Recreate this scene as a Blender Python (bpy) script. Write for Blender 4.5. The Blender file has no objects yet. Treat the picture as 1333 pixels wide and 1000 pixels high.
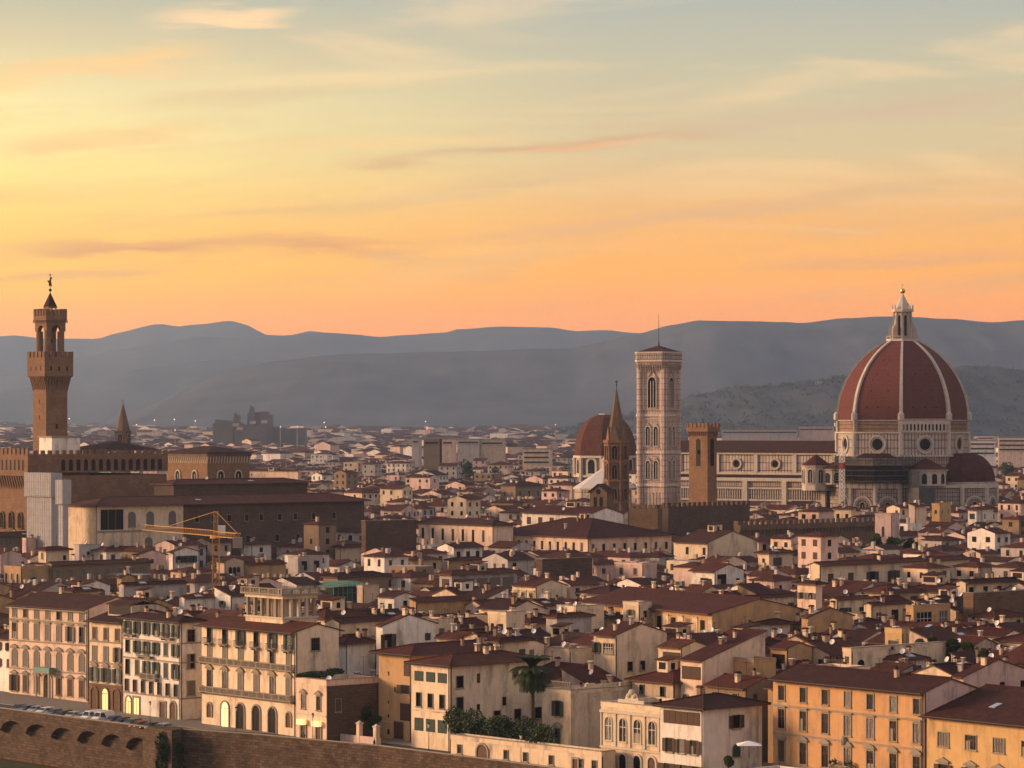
import bpy, math, random
from mathutils import Vector, Matrix, noise
R = math.radians
SC = bpy.context.scene
COL = SC.collection
F = 4050.0      # focal length in photo pixels (1333 wide)
HZ = 547.0      # horizon row in the photo
CZ = 56.0       # eye height above the riverside road, metres
CX = 666.5
# ---------------- camera
cam_d = bpy.data.cameras.new('camera'); cam = bpy.data.objects.new('camera', cam_d); COL.objects.link(cam)
cam.location = (0, 0, CZ); cam.rotation_euler = (R(90), 0, 0)
cam_d.sensor_width = 36.0; cam_d.lens = 36.0 * F / 1333.0
cam_d.shift_y = (HZ - 500.0) / 1333.0
cam_d.clip_start = 1.0; cam_d.clip_end = 90000.0
SC.camera = cam
# ---------------- colour management
SC.view_settings.view_transform = 'Standard'; SC.view_settings.look = 'None'
SC.view_settings.exposure = 0.38; SC.view_settings.gamma = 1.0
SC.cycles.use_denoising = True
SC.cycles.max_bounces = 5; SC.cycles.diffuse_bounces = 2; SC.cycles.glossy_bounces = 2
SC.cycles.transmission_bounces = 2; SC.cycles.volume_bounces = 2; SC.cycles.transparent_max_bounces = 8
SC.cycles.sample_clamp_indirect = 4.0

def lin(r, g, b):
    f = lambda c: (c/255.0/12.92) if c/255.0 <= 0.04045 else ((c/255.0+0.055)/1.055)**2.4
    return (f(r), f(g), f(b), 1.0)

class NT:
    """tiny node helper"""
    def __init__(s, tree): s.t = tree; s.n = tree.nodes; s.l = tree.links
    def new(s, typ, **kw):
        n = s.n.new(typ)
        for k, v in kw.items():
            if k.startswith('i_'): n.inputs[k[2:].replace('_', ' ')].default_value = v
            else: setattr(n, k, v)
        return n
    def link(s, a, b): s.l.new(a, b)
    def math(s, op, a, b=None, c=None, clamp=False):
        n = s.n.new('ShaderNodeMath'); n.operation = op; n.use_clamp = clamp
        for i, x in enumerate((a, b, c)):
            if x is None: continue
            if isinstance(x, (int, float)): n.inputs[i].default_value = x
            else: s.l.new(x, n.inputs[i])
        return n.outputs[0]
    def mr(s, v, a, b, c=0.0, d=1.0, smooth=False):
        n = s.n.new('ShaderNodeMapRange'); n.clamp = True
        if smooth: n.interpolation_type = 'SMOOTHSTEP'
        s.l.new(v, n.inputs[0])
        for i, x in enumerate((a, b, c, d)): n.inputs[i+1].default_value = x
        return n.outputs[0]
    def mix(s, fac, a, b, blend='MIX'):
        n = s.n.new('ShaderNodeMix'); n.data_type = 'RGBA'; n.blend_type = blend
        for i, x in ((0, fac), (6, a), (7, b)):
            if isinstance(x, (int, float)): n.inputs[i].default_value = x
            elif isinstance(x, tuple): n.inputs[i].default_value = x
            else: s.l.new(x, n.inputs[i])
        return n.outputs[2]
    def ramp(s, fac, stops):
        n = s.n.new('ShaderNodeValToRGB'); e = n.color_ramp.elements
        while len(e) < len(stops): e.new(0.5)
        for el, (p, c) in zip(e, stops): el.position = p; el.color = c
        s.l.new(fac, n.inputs[0]); return n.outputs[0]

# ---------------- world: dusk sky
SUN_ELEV, SUN_AZ = 13.0, -84.0        # lamp direction: degrees left of the view axis
W = bpy.data.worlds.new('World'); SC.world = W; W.use_nodes = True
nt = NT(W.node_tree); nt.n.clear()
tc = nt.new('ShaderNodeTexCoord'); sep = nt.new('ShaderNodeSeparateXYZ'); nt.link(tc.outputs['Generated'], sep.inputs[0])
X, Y, Z = sep.outputs
# colour up the sky, once for the glowing left (west) and once for the right
v = nt.mr(Z, 0.0, 0.30)
P = lambda py: max(0.0, (HZ-py)/F/0.30)
def sk(py, r, g, b):        # sky radiance behind the evening air that reads as (r, g, b) in that direction
    e = max((HZ-py)/F, 0.0319); T = math.exp(-5.2e-5*606/math.tan(e)); c = lin(r, g, b); B = (0.30, 0.31, 0.35)
    return tuple(max(0.0, (c[i]-(1-T)*B[i])/T)/(1.301*1.15) for i in range(3))+(1.0,)
leftc = nt.ramp(v, [(0.0, sk(440,250,168,70)), (P(430), sk(430,250,176,80)), (P(370), sk(370,255,196,104)), (P(300), sk(300,252,206,122)),
    (P(230), sk(230,255,228,144)), (P(140), sk(140,252,230,166)), (P(60), sk(60,220,200,158)), (P(0), sk(0,186,182,158)), (0.66, lin(150,150,148)), (1.0, lin(128,132,142))])
rightc = nt.ramp(v, [(0.0, sk(430,246,158,66)), (P(415), sk(415,246,168,76)), (P(350), sk(350,248,178,104)), (P(290), sk(290,240,180,122)),
    (P(200), sk(200,214,190,152)), (P(100), sk(100,196,186,160)), (P(0), sk(0,172,176,170)), (0.66, lin(138,144,152)), (1.0, lin(124,130,144))])
u = nt.mr(X, -0.19, 0.03, smooth=False)
base = nt.mix(u, leftc, rightc)
# streaky clouds, long and thin, rising slightly to the right
def cloud(su, sv, tilt, seed, lo, hi, det=5.0, rough=0.55):
    mp = nt.new('ShaderNodeCombineXYZ')
    zz = nt.math('ADD', Z, nt.math('MULTIPLY', X, tilt))
    nt.link(nt.math('MULTIPLY', X, su), mp.inputs[0]); nt.link(nt.math('MULTIPLY', zz, sv), mp.inputs[1]); mp.inputs[2].default_value = seed
    nz = nt.new('ShaderNodeTexNoise'); nz.inputs['Scale'].default_value = 1.0; nz.inputs['Detail'].default_value = det
    nz.inputs['Roughness'].default_value = rough; nz.inputs['Distortion'].default_value = 0.6
    nt.link(mp.outputs[0], nz.inputs['Vector'])
    return nt.mr(nz.outputs['Fac'], lo, hi, smooth=True)
band = nt.math('MULTIPLY', nt.mr(Z, 0.028, 0.05), nt.mr(Z, 0.16, 0.09))
c1 = nt.math('MULTIPLY', cloud(9, 85, -0.10, 3.1, 0.50, 0.74), band)
c2 = nt.math('MULTIPLY', cloud(14, 150, -0.07, 9.7, 0.52, 0.78), band)
c3 = nt.math('MULTIPLY', cloud(7, 60, -0.02, 21.3, 0.53, 0.72), nt.mr(Z, 0.03, 0.06))
dark = nt.mix(u, lin(206,146,82), lin(176,148,118))
base = nt.mix(nt.math('MULTIPLY', c1, 0.35), base, dark)
base = nt.mix(nt.math('MULTIPLY', c2, 0.35), base, lin(196,150,104))
base = nt.mix(nt.math('MULTIPLY', c3, 0.28), base, lin(255,204,138))
mp = nt.new('ShaderNodeCombineXYZ'); nt.link(nt.math('MULTIPLY', X, 30.0), mp.inputs[0]); nt.link(nt.math('MULTIPLY', Z, 230.0), mp.inputs[1])
SN = nt.new('ShaderNodeTexNoise'); SN.inputs['Scale'].default_value = 1.0; SN.inputs['Detail'].default_value = 5.0; nt.link(mp.outputs[0], SN.inputs['Vector'])
mp = nt.new('ShaderNodeCombineXYZ'); nt.link(nt.math('MULTIPLY', X, 22.0), mp.inputs[0]); nt.link(nt.math('MULTIPLY', Z, 200.0), mp.inputs[1]); mp.inputs[2].default_value = 7.7
SN2 = nt.new('ShaderNodeTexNoise'); SN2.inputs['Scale'].default_value = 1.0; SN2.inputs['Detail'].default_value = 5.0; nt.link(mp.outputs[0], SN2.inputs['Vector'])
def streak(px0, px1, py0, py1, th, colr, amt, seed):
    """one long cloud bank in the sky from direction (px0,py0) to (px1,py1)"""
    u0, v0, u1, v1 = (px0-CX)/F, (HZ-py0)/F, (px1-CX)/F, (HZ-py1)/F
    nz = SN if int(seed) % 2 else SN2
    slope = (v1-v0)/(u1-u0)
    line = nt.math('MULTIPLY_ADD', nt.math('SUBTRACT', X, u0), slope, v0)
    d = nt.math('SUBTRACT', Z, line)
    d = nt.math('ADD', d, nt.math('MULTIPLY', nt.math('SUBTRACT', nz.outputs['Fac'], 0.5), th*2.6/F))
    g = nt.math('ABSOLUTE', d); g = nt.mr(g, th/F, 0.0, smooth=True)
    e = nt.math('MULTIPLY', nt.mr(X, u0, u0+(u1-u0)*0.35, smooth=True), nt.mr(X, u1, u1-(u1-u0)*0.35, smooth=True))
    f = nt.math('MULTIPLY', nt.math('MULTIPLY', g, e), nt.mr(nz.outputs['Fac'], 0.25, 0.6, 0.35, 1.0))
    f = nt.math('MULTIPLY', f, nt.mr(Y, 0.0, 0.2))
    return nt.math('MULTIPLY', f, min(1.0, amt*1.35))
for a in [(-60,620,330,312,20,lin(226,140,70),0.62,1.0), (-40,330,205,165,16,lin(240,182,112),0.5,2.0), (380,1010,222,168,11,lin(206,146,100),0.65,3.0),
          (440,1200,330,250,16,lin(240,172,108),0.55,4.0), (170,420,38,18,22,lin(255,206,150),0.7,5.0), (-60,330,118,70,24,lin(255,196,112),0.65,6.0),
          (640,900,200,182,8,lin(250,186,128),0.4,7.0), (800,1200,292,306,5,lin(255,192,120),0.6,8.0), (800,1420,185,120,22,lin(206,172,140),0.5,9.0),
          (1050,1420,270,262,9,lin(250,190,128),0.5,10.0), (-60,260,372,352,9,lin(240,166,90),0.5,11.0), (-40,430,100,92,12,lin(232,196,140),0.5,12.0),
          (200,760,200,175,12,lin(246,200,128),0.5,13.0), (-60,380,250,215,14,lin(255,222,130),0.5,14.0), (380,900,262,240,12,lin(246,196,122),0.45,15.0),
          (900,1420,350,330,14,lin(240,160,104),0.4,16.0)]:
    base = nt.mix(streak(*a), base, tuple(q/1.22 for q in a[5][:3])+(1.0,))
# behind the viewer the sky is a dim mauve; high overhead dull blue-grey; the far left glows
back = nt.mr(Y, 0.55, -0.6, smooth=True)
backc = nt.mix(nt.mr(Z, 0.0, 0.5), lin(214,170,150), lin(150,146,154))
base = nt.mix(back, base, backc)
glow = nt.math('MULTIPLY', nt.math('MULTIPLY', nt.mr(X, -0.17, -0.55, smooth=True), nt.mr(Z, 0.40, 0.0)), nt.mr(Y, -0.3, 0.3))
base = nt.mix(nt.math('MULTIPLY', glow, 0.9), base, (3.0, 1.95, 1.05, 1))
sky = nt.new('ShaderNodeTexSky', sky_type='NISHITA', sun_disc=False, sun_elevation=R(2.0), sun_rotation=R(SUN_AZ))
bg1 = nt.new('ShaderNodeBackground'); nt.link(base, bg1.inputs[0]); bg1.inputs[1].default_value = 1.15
bg2 = nt.new('ShaderNodeBackground'); nt.link(sky.outputs[0], bg2.inputs[0]); bg2.inputs[1].default_value = 0.05
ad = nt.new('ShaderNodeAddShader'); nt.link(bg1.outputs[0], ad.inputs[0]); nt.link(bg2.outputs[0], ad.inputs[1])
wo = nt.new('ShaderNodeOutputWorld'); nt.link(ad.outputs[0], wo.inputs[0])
W.cycles.sampling_method = 'MANUAL'; W.cycles.sample_map_resolution = 256
# ---------------- the last sun, low on the left, softened by haze
sl = bpy.data.lights.new('sun', 'SUN'); sl.energy = 4.2; sl.angle = R(14); sl.color = (1.0, 0.62, 0.37)
so = bpy.data.objects.new('sun', sl); COL.objects.link(so)
dv = Vector((math.sin(R(SUN_AZ))*math.cos(R(SUN_ELEV)), math.cos(R(SUN_AZ))*math.cos(R(SUN_ELEV)), math.sin(R(SUN_ELEV))))
so.rotation_euler = dv.to_track_quat('Z', 'Y').to_euler()

# =====================================================================  materials
MATS = {}
def mat(name, col, rough=0.85, var=0.0, scale=0.35, stain=None, stain_amt=0.0, bump=0.0, spec=0.2, obj_var=0.0, metal=0.0, emit=None, estr=0.0, coords='Object'):
    m = bpy.data.materials.new(name); m.use_nodes = True; t = NT(m.node_tree)
    b = t.n['Principled BSDF']; b.inputs['Roughness'].default_value = rough; b.inputs['Specular IOR Level'].default_value = spec; b.inputs['Metallic'].default_value = metal
    c = (*col[:3], 1.0)
    if var or stain or bump or obj_var:
        tcn = t.new('ShaderNodeTexCoord'); oi = t.new('ShaderNodeObjectInfo')
        off = t.new('ShaderNodeVectorMath', operation='ADD'); t.link(tcn.outputs[coords], off.inputs[0])
        rv = t.new('ShaderNodeCombineXYZ'); t.link(t.math('MULTIPLY', oi.outputs['Random'], 137.0), rv.inputs[0]); t.link(rv.outputs[0], off.inputs[1])
        nz = t.new('ShaderNodeTexNoise'); nz.inputs['Scale'].default_value = scale; nz.inputs['Detail'].default_value = 7.0; nz.inputs['Roughness'].default_value = 0.65
        t.link(off.outputs[0], nz.inputs['Vector'])
        hsv = t.new('ShaderNodeHueSaturation'); hsv.inputs['Color'].default_value = c
        val = t.mr(nz.outputs['Fac'], 0.25, 0.75, 1.0-var, 1.0+var)
        if obj_var:
            val = t.math('MULTIPLY', val, t.math('MULTIPLY_ADD', oi.outputs['Random'], 2*obj_var, 1.0-obj_var))
        t.link(val, hsv.inputs['Value']); out = hsv.outputs[0]
        if stain:
            n2 = t.new('ShaderNodeTexNoise'); n2.inputs['Scale'].default_value = 1.0; n2.inputs['Detail'].default_value = 8.0; n2.inputs['Roughness'].default_value = 0.7
            mp = t.new('ShaderNodeMapping'); mp.inputs['Scale'].default_value = (0.35, 0.35, 0.12); t.link(off.outputs[0], mp.inputs[0]); t.link(mp.outputs[0], n2.inputs['Vector'])
            out = t.mix(t.math('MULTIPLY', t.mr(n2.outputs['Fac'], 0.5, 0.72), stain_amt), out, (*stain[:3], 1.0))
            n4 = t.new('ShaderNodeTexNoise'); n4.inputs['Scale'].default_value = 1.0; n4.inputs['Detail'].default_value = 5.0
            m4 = t.new('ShaderNodeMapping'); m4.inputs['Scale'].default_value = (1.3, 1.3, 0.10); t.link(off.outputs[0], m4.inputs[0]); t.link(m4.outputs[0], n4.inputs['Vector'])
            out = t.mix(t.math('MULTIPLY', t.mr(n4.outputs['Fac'], 0.55, 0.75), stain_amt*0.45), out, (*stain[:3], 1.0))
        t.link(out, b.inputs['Base Color'])
        if bump:
            bp = t.new('ShaderNodeBump'); bp.inputs['Strength'].default_value = bump; bp.inputs['Distance'].default_value = 0.3
            n3 = t.new('ShaderNodeTexNoise'); n3.inputs['Scale'].default_value = 1.2; n3.inputs['Detail'].default_value = 6.0; t.link(off.outputs[0], n3.inputs['Vector'])
            t.link(n3.outputs['Fac'], bp.inputs['Height']); t.link(bp.outputs[0], b.inputs['Normal'])
    else: b.inputs['Base Color'].default_value = c
    if emit: b.inputs['Emission Color'].default_value = (*emit[:3], 1.0); b.inputs['Emission Strength'].default_value = estr
    MATS[name] = m; return m
def plaster(name, col, stain=(0.16, 0.12, 0.09), amt=0.85):
    return mat('plaster_' + name, col, 0.9, var=0.13, scale=0.5, stain=stain, stain_amt=amt, bump=0.12, obj_var=0.08)
plaster('cream', (0.68, 0.53, 0.36)); plaster('pink', (0.62, 0.44, 0.37)); plaster('ochre', (0.47, 0.29, 0.14)); plaster('yellow', (0.52, 0.33, 0.14))
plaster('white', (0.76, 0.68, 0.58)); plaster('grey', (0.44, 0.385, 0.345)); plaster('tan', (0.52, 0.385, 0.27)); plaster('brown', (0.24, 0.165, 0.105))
plaster('peach', (0.74, 0.54, 0.39)); plaster('orange', (0.50, 0.28, 0.125)); plaster('sheet', (0.36, 0.345, 0.34), amt=0.3)
mat('stone_trim', (0.27, 0.225, 0.17), 0.9, var=0.2, scale=1.5); mat('pale_trim', (0.52, 0.45, 0.34), 0.9, var=0.12, scale=1.5)
mat('glass_dark', (0.010, 0.005, 0.004), 0.45, spec=0.08); mat('glass_mid', (0.05, 0.042, 0.038), 0.3, spec=0.3); mat('curtain', (0.26, 0.22, 0.17), 0.9); mat('shutter_green', (0.03, 0.05, 0.038), 0.7, var=0.3, scale=3); mat('shutter_brown', (0.075, 0.042, 0.026), 0.7, var=0.3, scale=3)
mat('shutter_grey', (0.15, 0.13, 0.105), 0.7, var=0.2, scale=3); mat('white_paint', (0.7, 0.68, 0.64), 0.6, var=0.05); mat('iron', (0.02, 0.019, 0.018), 0.6); mat('zinc', (0.24, 0.24, 0.25), 0.5, var=0.2)
mat('wood', (0.10, 0.055, 0.03), 0.7, var=0.3, scale=2); mat('lit_warm', (0.8, 0.6, 0.3), emit=(1.0, 0.62, 0.22), estr=0.85); mat('lit_yellow', (0.8, 0.8, 0.3), emit=(1.0, 0.86, 0.30), estr=0.95)
mat('lamp_white', (0.9, 0.9, 0.9), emit=(1.0, 0.86, 0.66), estr=5.0); mat('lamp_red', (0.9, 0.1, 0.1), emit=(1.0, 0.12, 0.06), estr=3.5)
mat('crane_paint', (0.52, 0.27, 0.07), 0.5, var=0.15, scale=2); mat('net_green', (0.025, 0.05, 0.035), 0.9, var=0.45, scale=0.5); mat('net_pale', (0.10, 0.19, 0.13), 0.9, var=0.4, scale=0.6)
mat('leaf_dark', (0.030, 0.045, 0.016), 0.7, var=0.5, scale=0.8, obj_var=0.2); mat('leaf_mid', (0.055, 0.075, 0.022), 0.7, var=0.5, scale=0.8, obj_var=0.2); mat('bark', (0.07, 0.05, 0.035), 0.9, var=0.3, scale=3)
mat('copper', (0.16, 0.27, 0.22), 0.6, var=0.3); mat('gold', (0.7, 0.45, 0.12), 0.35, metal=1.0); mat('lead', (0.40, 0.38, 0.36), 0.7, var=0.15, scale=0.6)
mat('asphalt', (0.06, 0.056, 0.052), 0.9, var=0.25, scale=0.6); mat('pavement', (0.2, 0.17, 0.14), 0.9, var=0.2, scale=0.8); mat('grass', (0.045, 0.05, 0.018), 0.95, var=0.5, scale=0.4); mat('paint_line', (0.7, 0.7, 0.68), 0.7)

def uvmat(name, fn, rough=0.85, bump=None, spec=0.2):
    m = bpy.data.materials.new(name); m.use_nodes = True; t = NT(m.node_tree); b = t.n['Principled BSDF']
    b.inputs['Roughness'].default_value = rough; b.inputs['Specular IOR Level'].default_value = spec
    uv = t.new('ShaderNodeUVMap'); uv.uv_map = 'UVMap'
    tcn = t.new('ShaderNodeTexCoord'); oi = t.new('ShaderNodeObjectInfo')
    off = t.new('ShaderNodeVectorMath', operation='ADD'); t.link(tcn.outputs['Object'], off.inputs[0])
    rv = t.new('ShaderNodeCombineXYZ'); t.link(t.math('MULTIPLY', oi.outputs['Random'], 91.0), rv.inputs[0]); t.link(rv.outputs[0], off.inputs[1])
    col, h = fn(t, uv.outputs[0], off.outputs[0], oi.outputs['Random'])
    t.link(col, b.inputs['Base Color'])
    if h is not None:
        bp = t.new('ShaderNodeBump'); bp.inputs['Strength'].default_value = bump or 0.4; bp.inputs['Distance'].default_value = 0.2
        t.link(h, bp.inputs['Height']); t.link(bp.outputs[0], b.inputs['Normal'])
    MATS[name] = m; return m
def noise_tex(t, vec, scale, det=6.0, rough=0.65):
    n = t.new('ShaderNodeTexNoise'); n.inputs['Scale'].default_value = scale; n.inputs['Detail'].default_value = det; n.inputs['Roughness'].default_value = rough
    t.link(vec, n.inputs['Vector']); return n.outputs['Fac']
def tiles(base, dark, light):
    def fn(t, uv, p, rnd):
        s = t.new('ShaderNodeSeparateXYZ'); t.link(uv, s.inputs[0])
        w = t.math('SINE', t.math('MULTIPLY', s.outputs[0], 2*math.pi/0.5))
        r = t.math('SINE', t.math('MULTIPLY', s.outputs[1], 2*math.pi/0.85))
        cell = t.new('ShaderNodeTexWhiteNoise', noise_dimensions='2D')
        cv = t.new('ShaderNodeCombineXYZ')
        t.link(t.math('FLOOR', t.math('DIVIDE', s.outputs[0], 0.5)), cv.inputs[0]); t.link(t.math('FLOOR', t.math('DIVIDE', s.outputs[1], 0.85)), cv.inputs[1]); t.link(cv.outputs[0], cell.inputs['Vector'])
        n = noise_tex(t, p, 0.22); n2 = noise_tex(t, p, 1.6)
        f = t.math('ADD', t.math('MULTIPLY', cell.outputs[0], 0.45), t.math('MULTIPLY', n2, 0.55))
        c = t.mix(f, dark, light)
        c = t.mix(t.mr(n, 0.35, 0.65), c, base)
        n5 = noise_tex(t, p, 0.55, 5.0, 0.7); c = t.mix(t.mr(n5, 0.56, 0.72, 0.0, 0.55), c, (0.090, 0.036, 0.025, 1)); c = t.mix(t.mr(n5, 0.42, 0.30, 0.0, 0.6), c, (0.016, 0.009, 0.008, 1))
        h = t.new('ShaderNodeHueSaturation'); t.link(c, h.inputs['Color'])
        vv = t.math('MULTIPLY', t.math('MULTIPLY_ADD', w, 0.42, 0.95), t.math('MULTIPLY_ADD', r, 0.12, 1.0))
        vv = t.math('MULTIPLY', vv, t.math('MULTIPLY_ADD', rnd, 0.5, 0.75))
        t.link(vv, h.inputs['Value']); t.link(t.math('MULTIPLY_ADD', rnd, 0.024, 0.488), h.inputs['Hue'])
        return h.outputs[0], w
    return fn
uvmat('tile_red', tiles((0.064, 0.014, 0.009, 1), (0.017, 0.004, 0.004, 1), (0.150, 0.042, 0.024, 1)), 0.9, 0.35)
uvmat('tile_brown', tiles((0.040, 0.010, 0.008, 1), (0.012, 0.004, 0.004, 1), (0.090, 0.028, 0.018, 1)), 0.9, 0.35)
uvmat('tile_dome', tiles((0.145, 0.044, 0.028, 1), (0.08, 0.026, 0.018, 1), (0.20, 0.07, 0.042, 1)), 0.85, 0.2)
def stone(base, dark, light, w=0.9, h=0.42):
    def fn(t, uv, p, rnd):
        br = t.new('ShaderNodeTexBrick'); t.link(uv, br.inputs['Vector']); br.inputs['Scale'].default_value = 1.0
        br.inputs['Brick Width'].default_value = w; br.inputs['Row Height'].default_value = h; br.inputs['Mortar Size'].default_value = 0.03
        br.inputs['Color1'].default_value = base; br.inputs['Color2'].default_value = light; br.inputs['Mortar'].default_value = dark
        n = noise_tex(t, p, 0.25); c = t.mix(t.mr(n, 0.4, 0.68, 0.0, 0.6), br.outputs['Color'], dark)
        n2 = noise_tex(t, p, 1.3, 8.0, 0.75); c = t.mix(t.mr(n2, 0.5, 0.75, 0.0, 0.5), c, light)
        return c, n2
    return fn
uvmat('stone_brown', stone((0.155, 0.095, 0.06, 1), (0.07, 0.045, 0.03, 1), (0.20, 0.13, 0.085, 1)), 0.95, 0.5)
uvmat('stone_dark', stone((0.10, 0.062, 0.045, 1), (0.05, 0.032, 0.025, 1), (0.14, 0.09, 0.065, 1)), 0.95, 0.5)
uvmat('stone_warm', stone((0.21, 0.115, 0.06, 1), (0.11, 0.06, 0.035, 1), (0.27, 0.16, 0.09, 1)), 0.95, 0.5)
def marble(bw, rh, mort, base, line, pink):
    def fn(t, uv, p, rnd):
        br = t.new('ShaderNodeTexBrick'); t.link(uv, br.inputs['Vector']); br.inputs['Scale'].default_value = 1.0; br.offset = 0.0
        br.inputs['Brick Width'].default_value = bw; br.inputs['Row Height'].default_value = rh; br.inputs['Mortar Size'].default_value = mort; br.inputs['Mortar Smooth'].default_value = 0.1
        br.inputs['Color1'].default_value = base; br.inputs['Color2'].default_value = pink; br.inputs['Mortar'].default_value = line
        b2 = t.new('ShaderNodeTexBrick'); t.link(uv, b2.inputs['Vector']); b2.inputs['Scale'].default_value = 1.0; b2.offset = 0.0
        b2.inputs['Brick Width'].default_value = bw*3; b2.inputs['Row Height'].default_value = rh*2; b2.inputs['Mortar Size'].default_value = mort*0.9
        b2.inputs['Color1'].default_value = (1, 1, 1, 1); b2.inputs['Color2'].default_value = (1, 1, 1, 1); b2.inputs['Mortar'].default_value = (0.35, 0.2, 0.16, 1)
        c = t.mix(1.0, br.outputs['Color'], b2.outputs['Color'], 'MULTIPLY')
        n = noise_tex(t, p, 0.35); return t.mix(t.mr(n, 0.45, 0.75, 0.0, 0.55), c, (0.20, 0.16, 0.13, 1)), None
    return fn
uvmat('marble_panel', marble(1.5, 3.4, 0.17, (0.52, 0.45, 0.37, 1), (0.05, 0.05, 0.042, 1), (0.42, 0.33, 0.27, 1)), 0.6)
uvmat('marble_fine', marble(1.1, 1.7, 0.13, (0.40, 0.33, 0.27, 1), (0.07, 0.05, 0.045, 1), (0.30, 0.22, 0.18, 1)), 0.6)
uvmat('marble_tower', marble(1.35, 2.3, 0.10, (0.56, 0.45, 0.37, 1), (0.12, 0.09, 0.07, 1), (0.44, 0.29, 0.23, 1)), 0.6)
mat('marble_white', (0.50, 0.43, 0.355), 0.55, var=0.18, scale=0.8, stain=(0.2, 0.16, 0.13), stain_amt=0.5)
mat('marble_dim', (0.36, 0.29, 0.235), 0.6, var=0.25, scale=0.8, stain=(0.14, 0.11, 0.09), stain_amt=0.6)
mat('rough_masonry', (0.25, 0.165, 0.11), 0.95, var=0.3, scale=0.6, stain=(0.12, 0.085, 0.06), stain_amt=0.6, bump=0.4)

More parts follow.
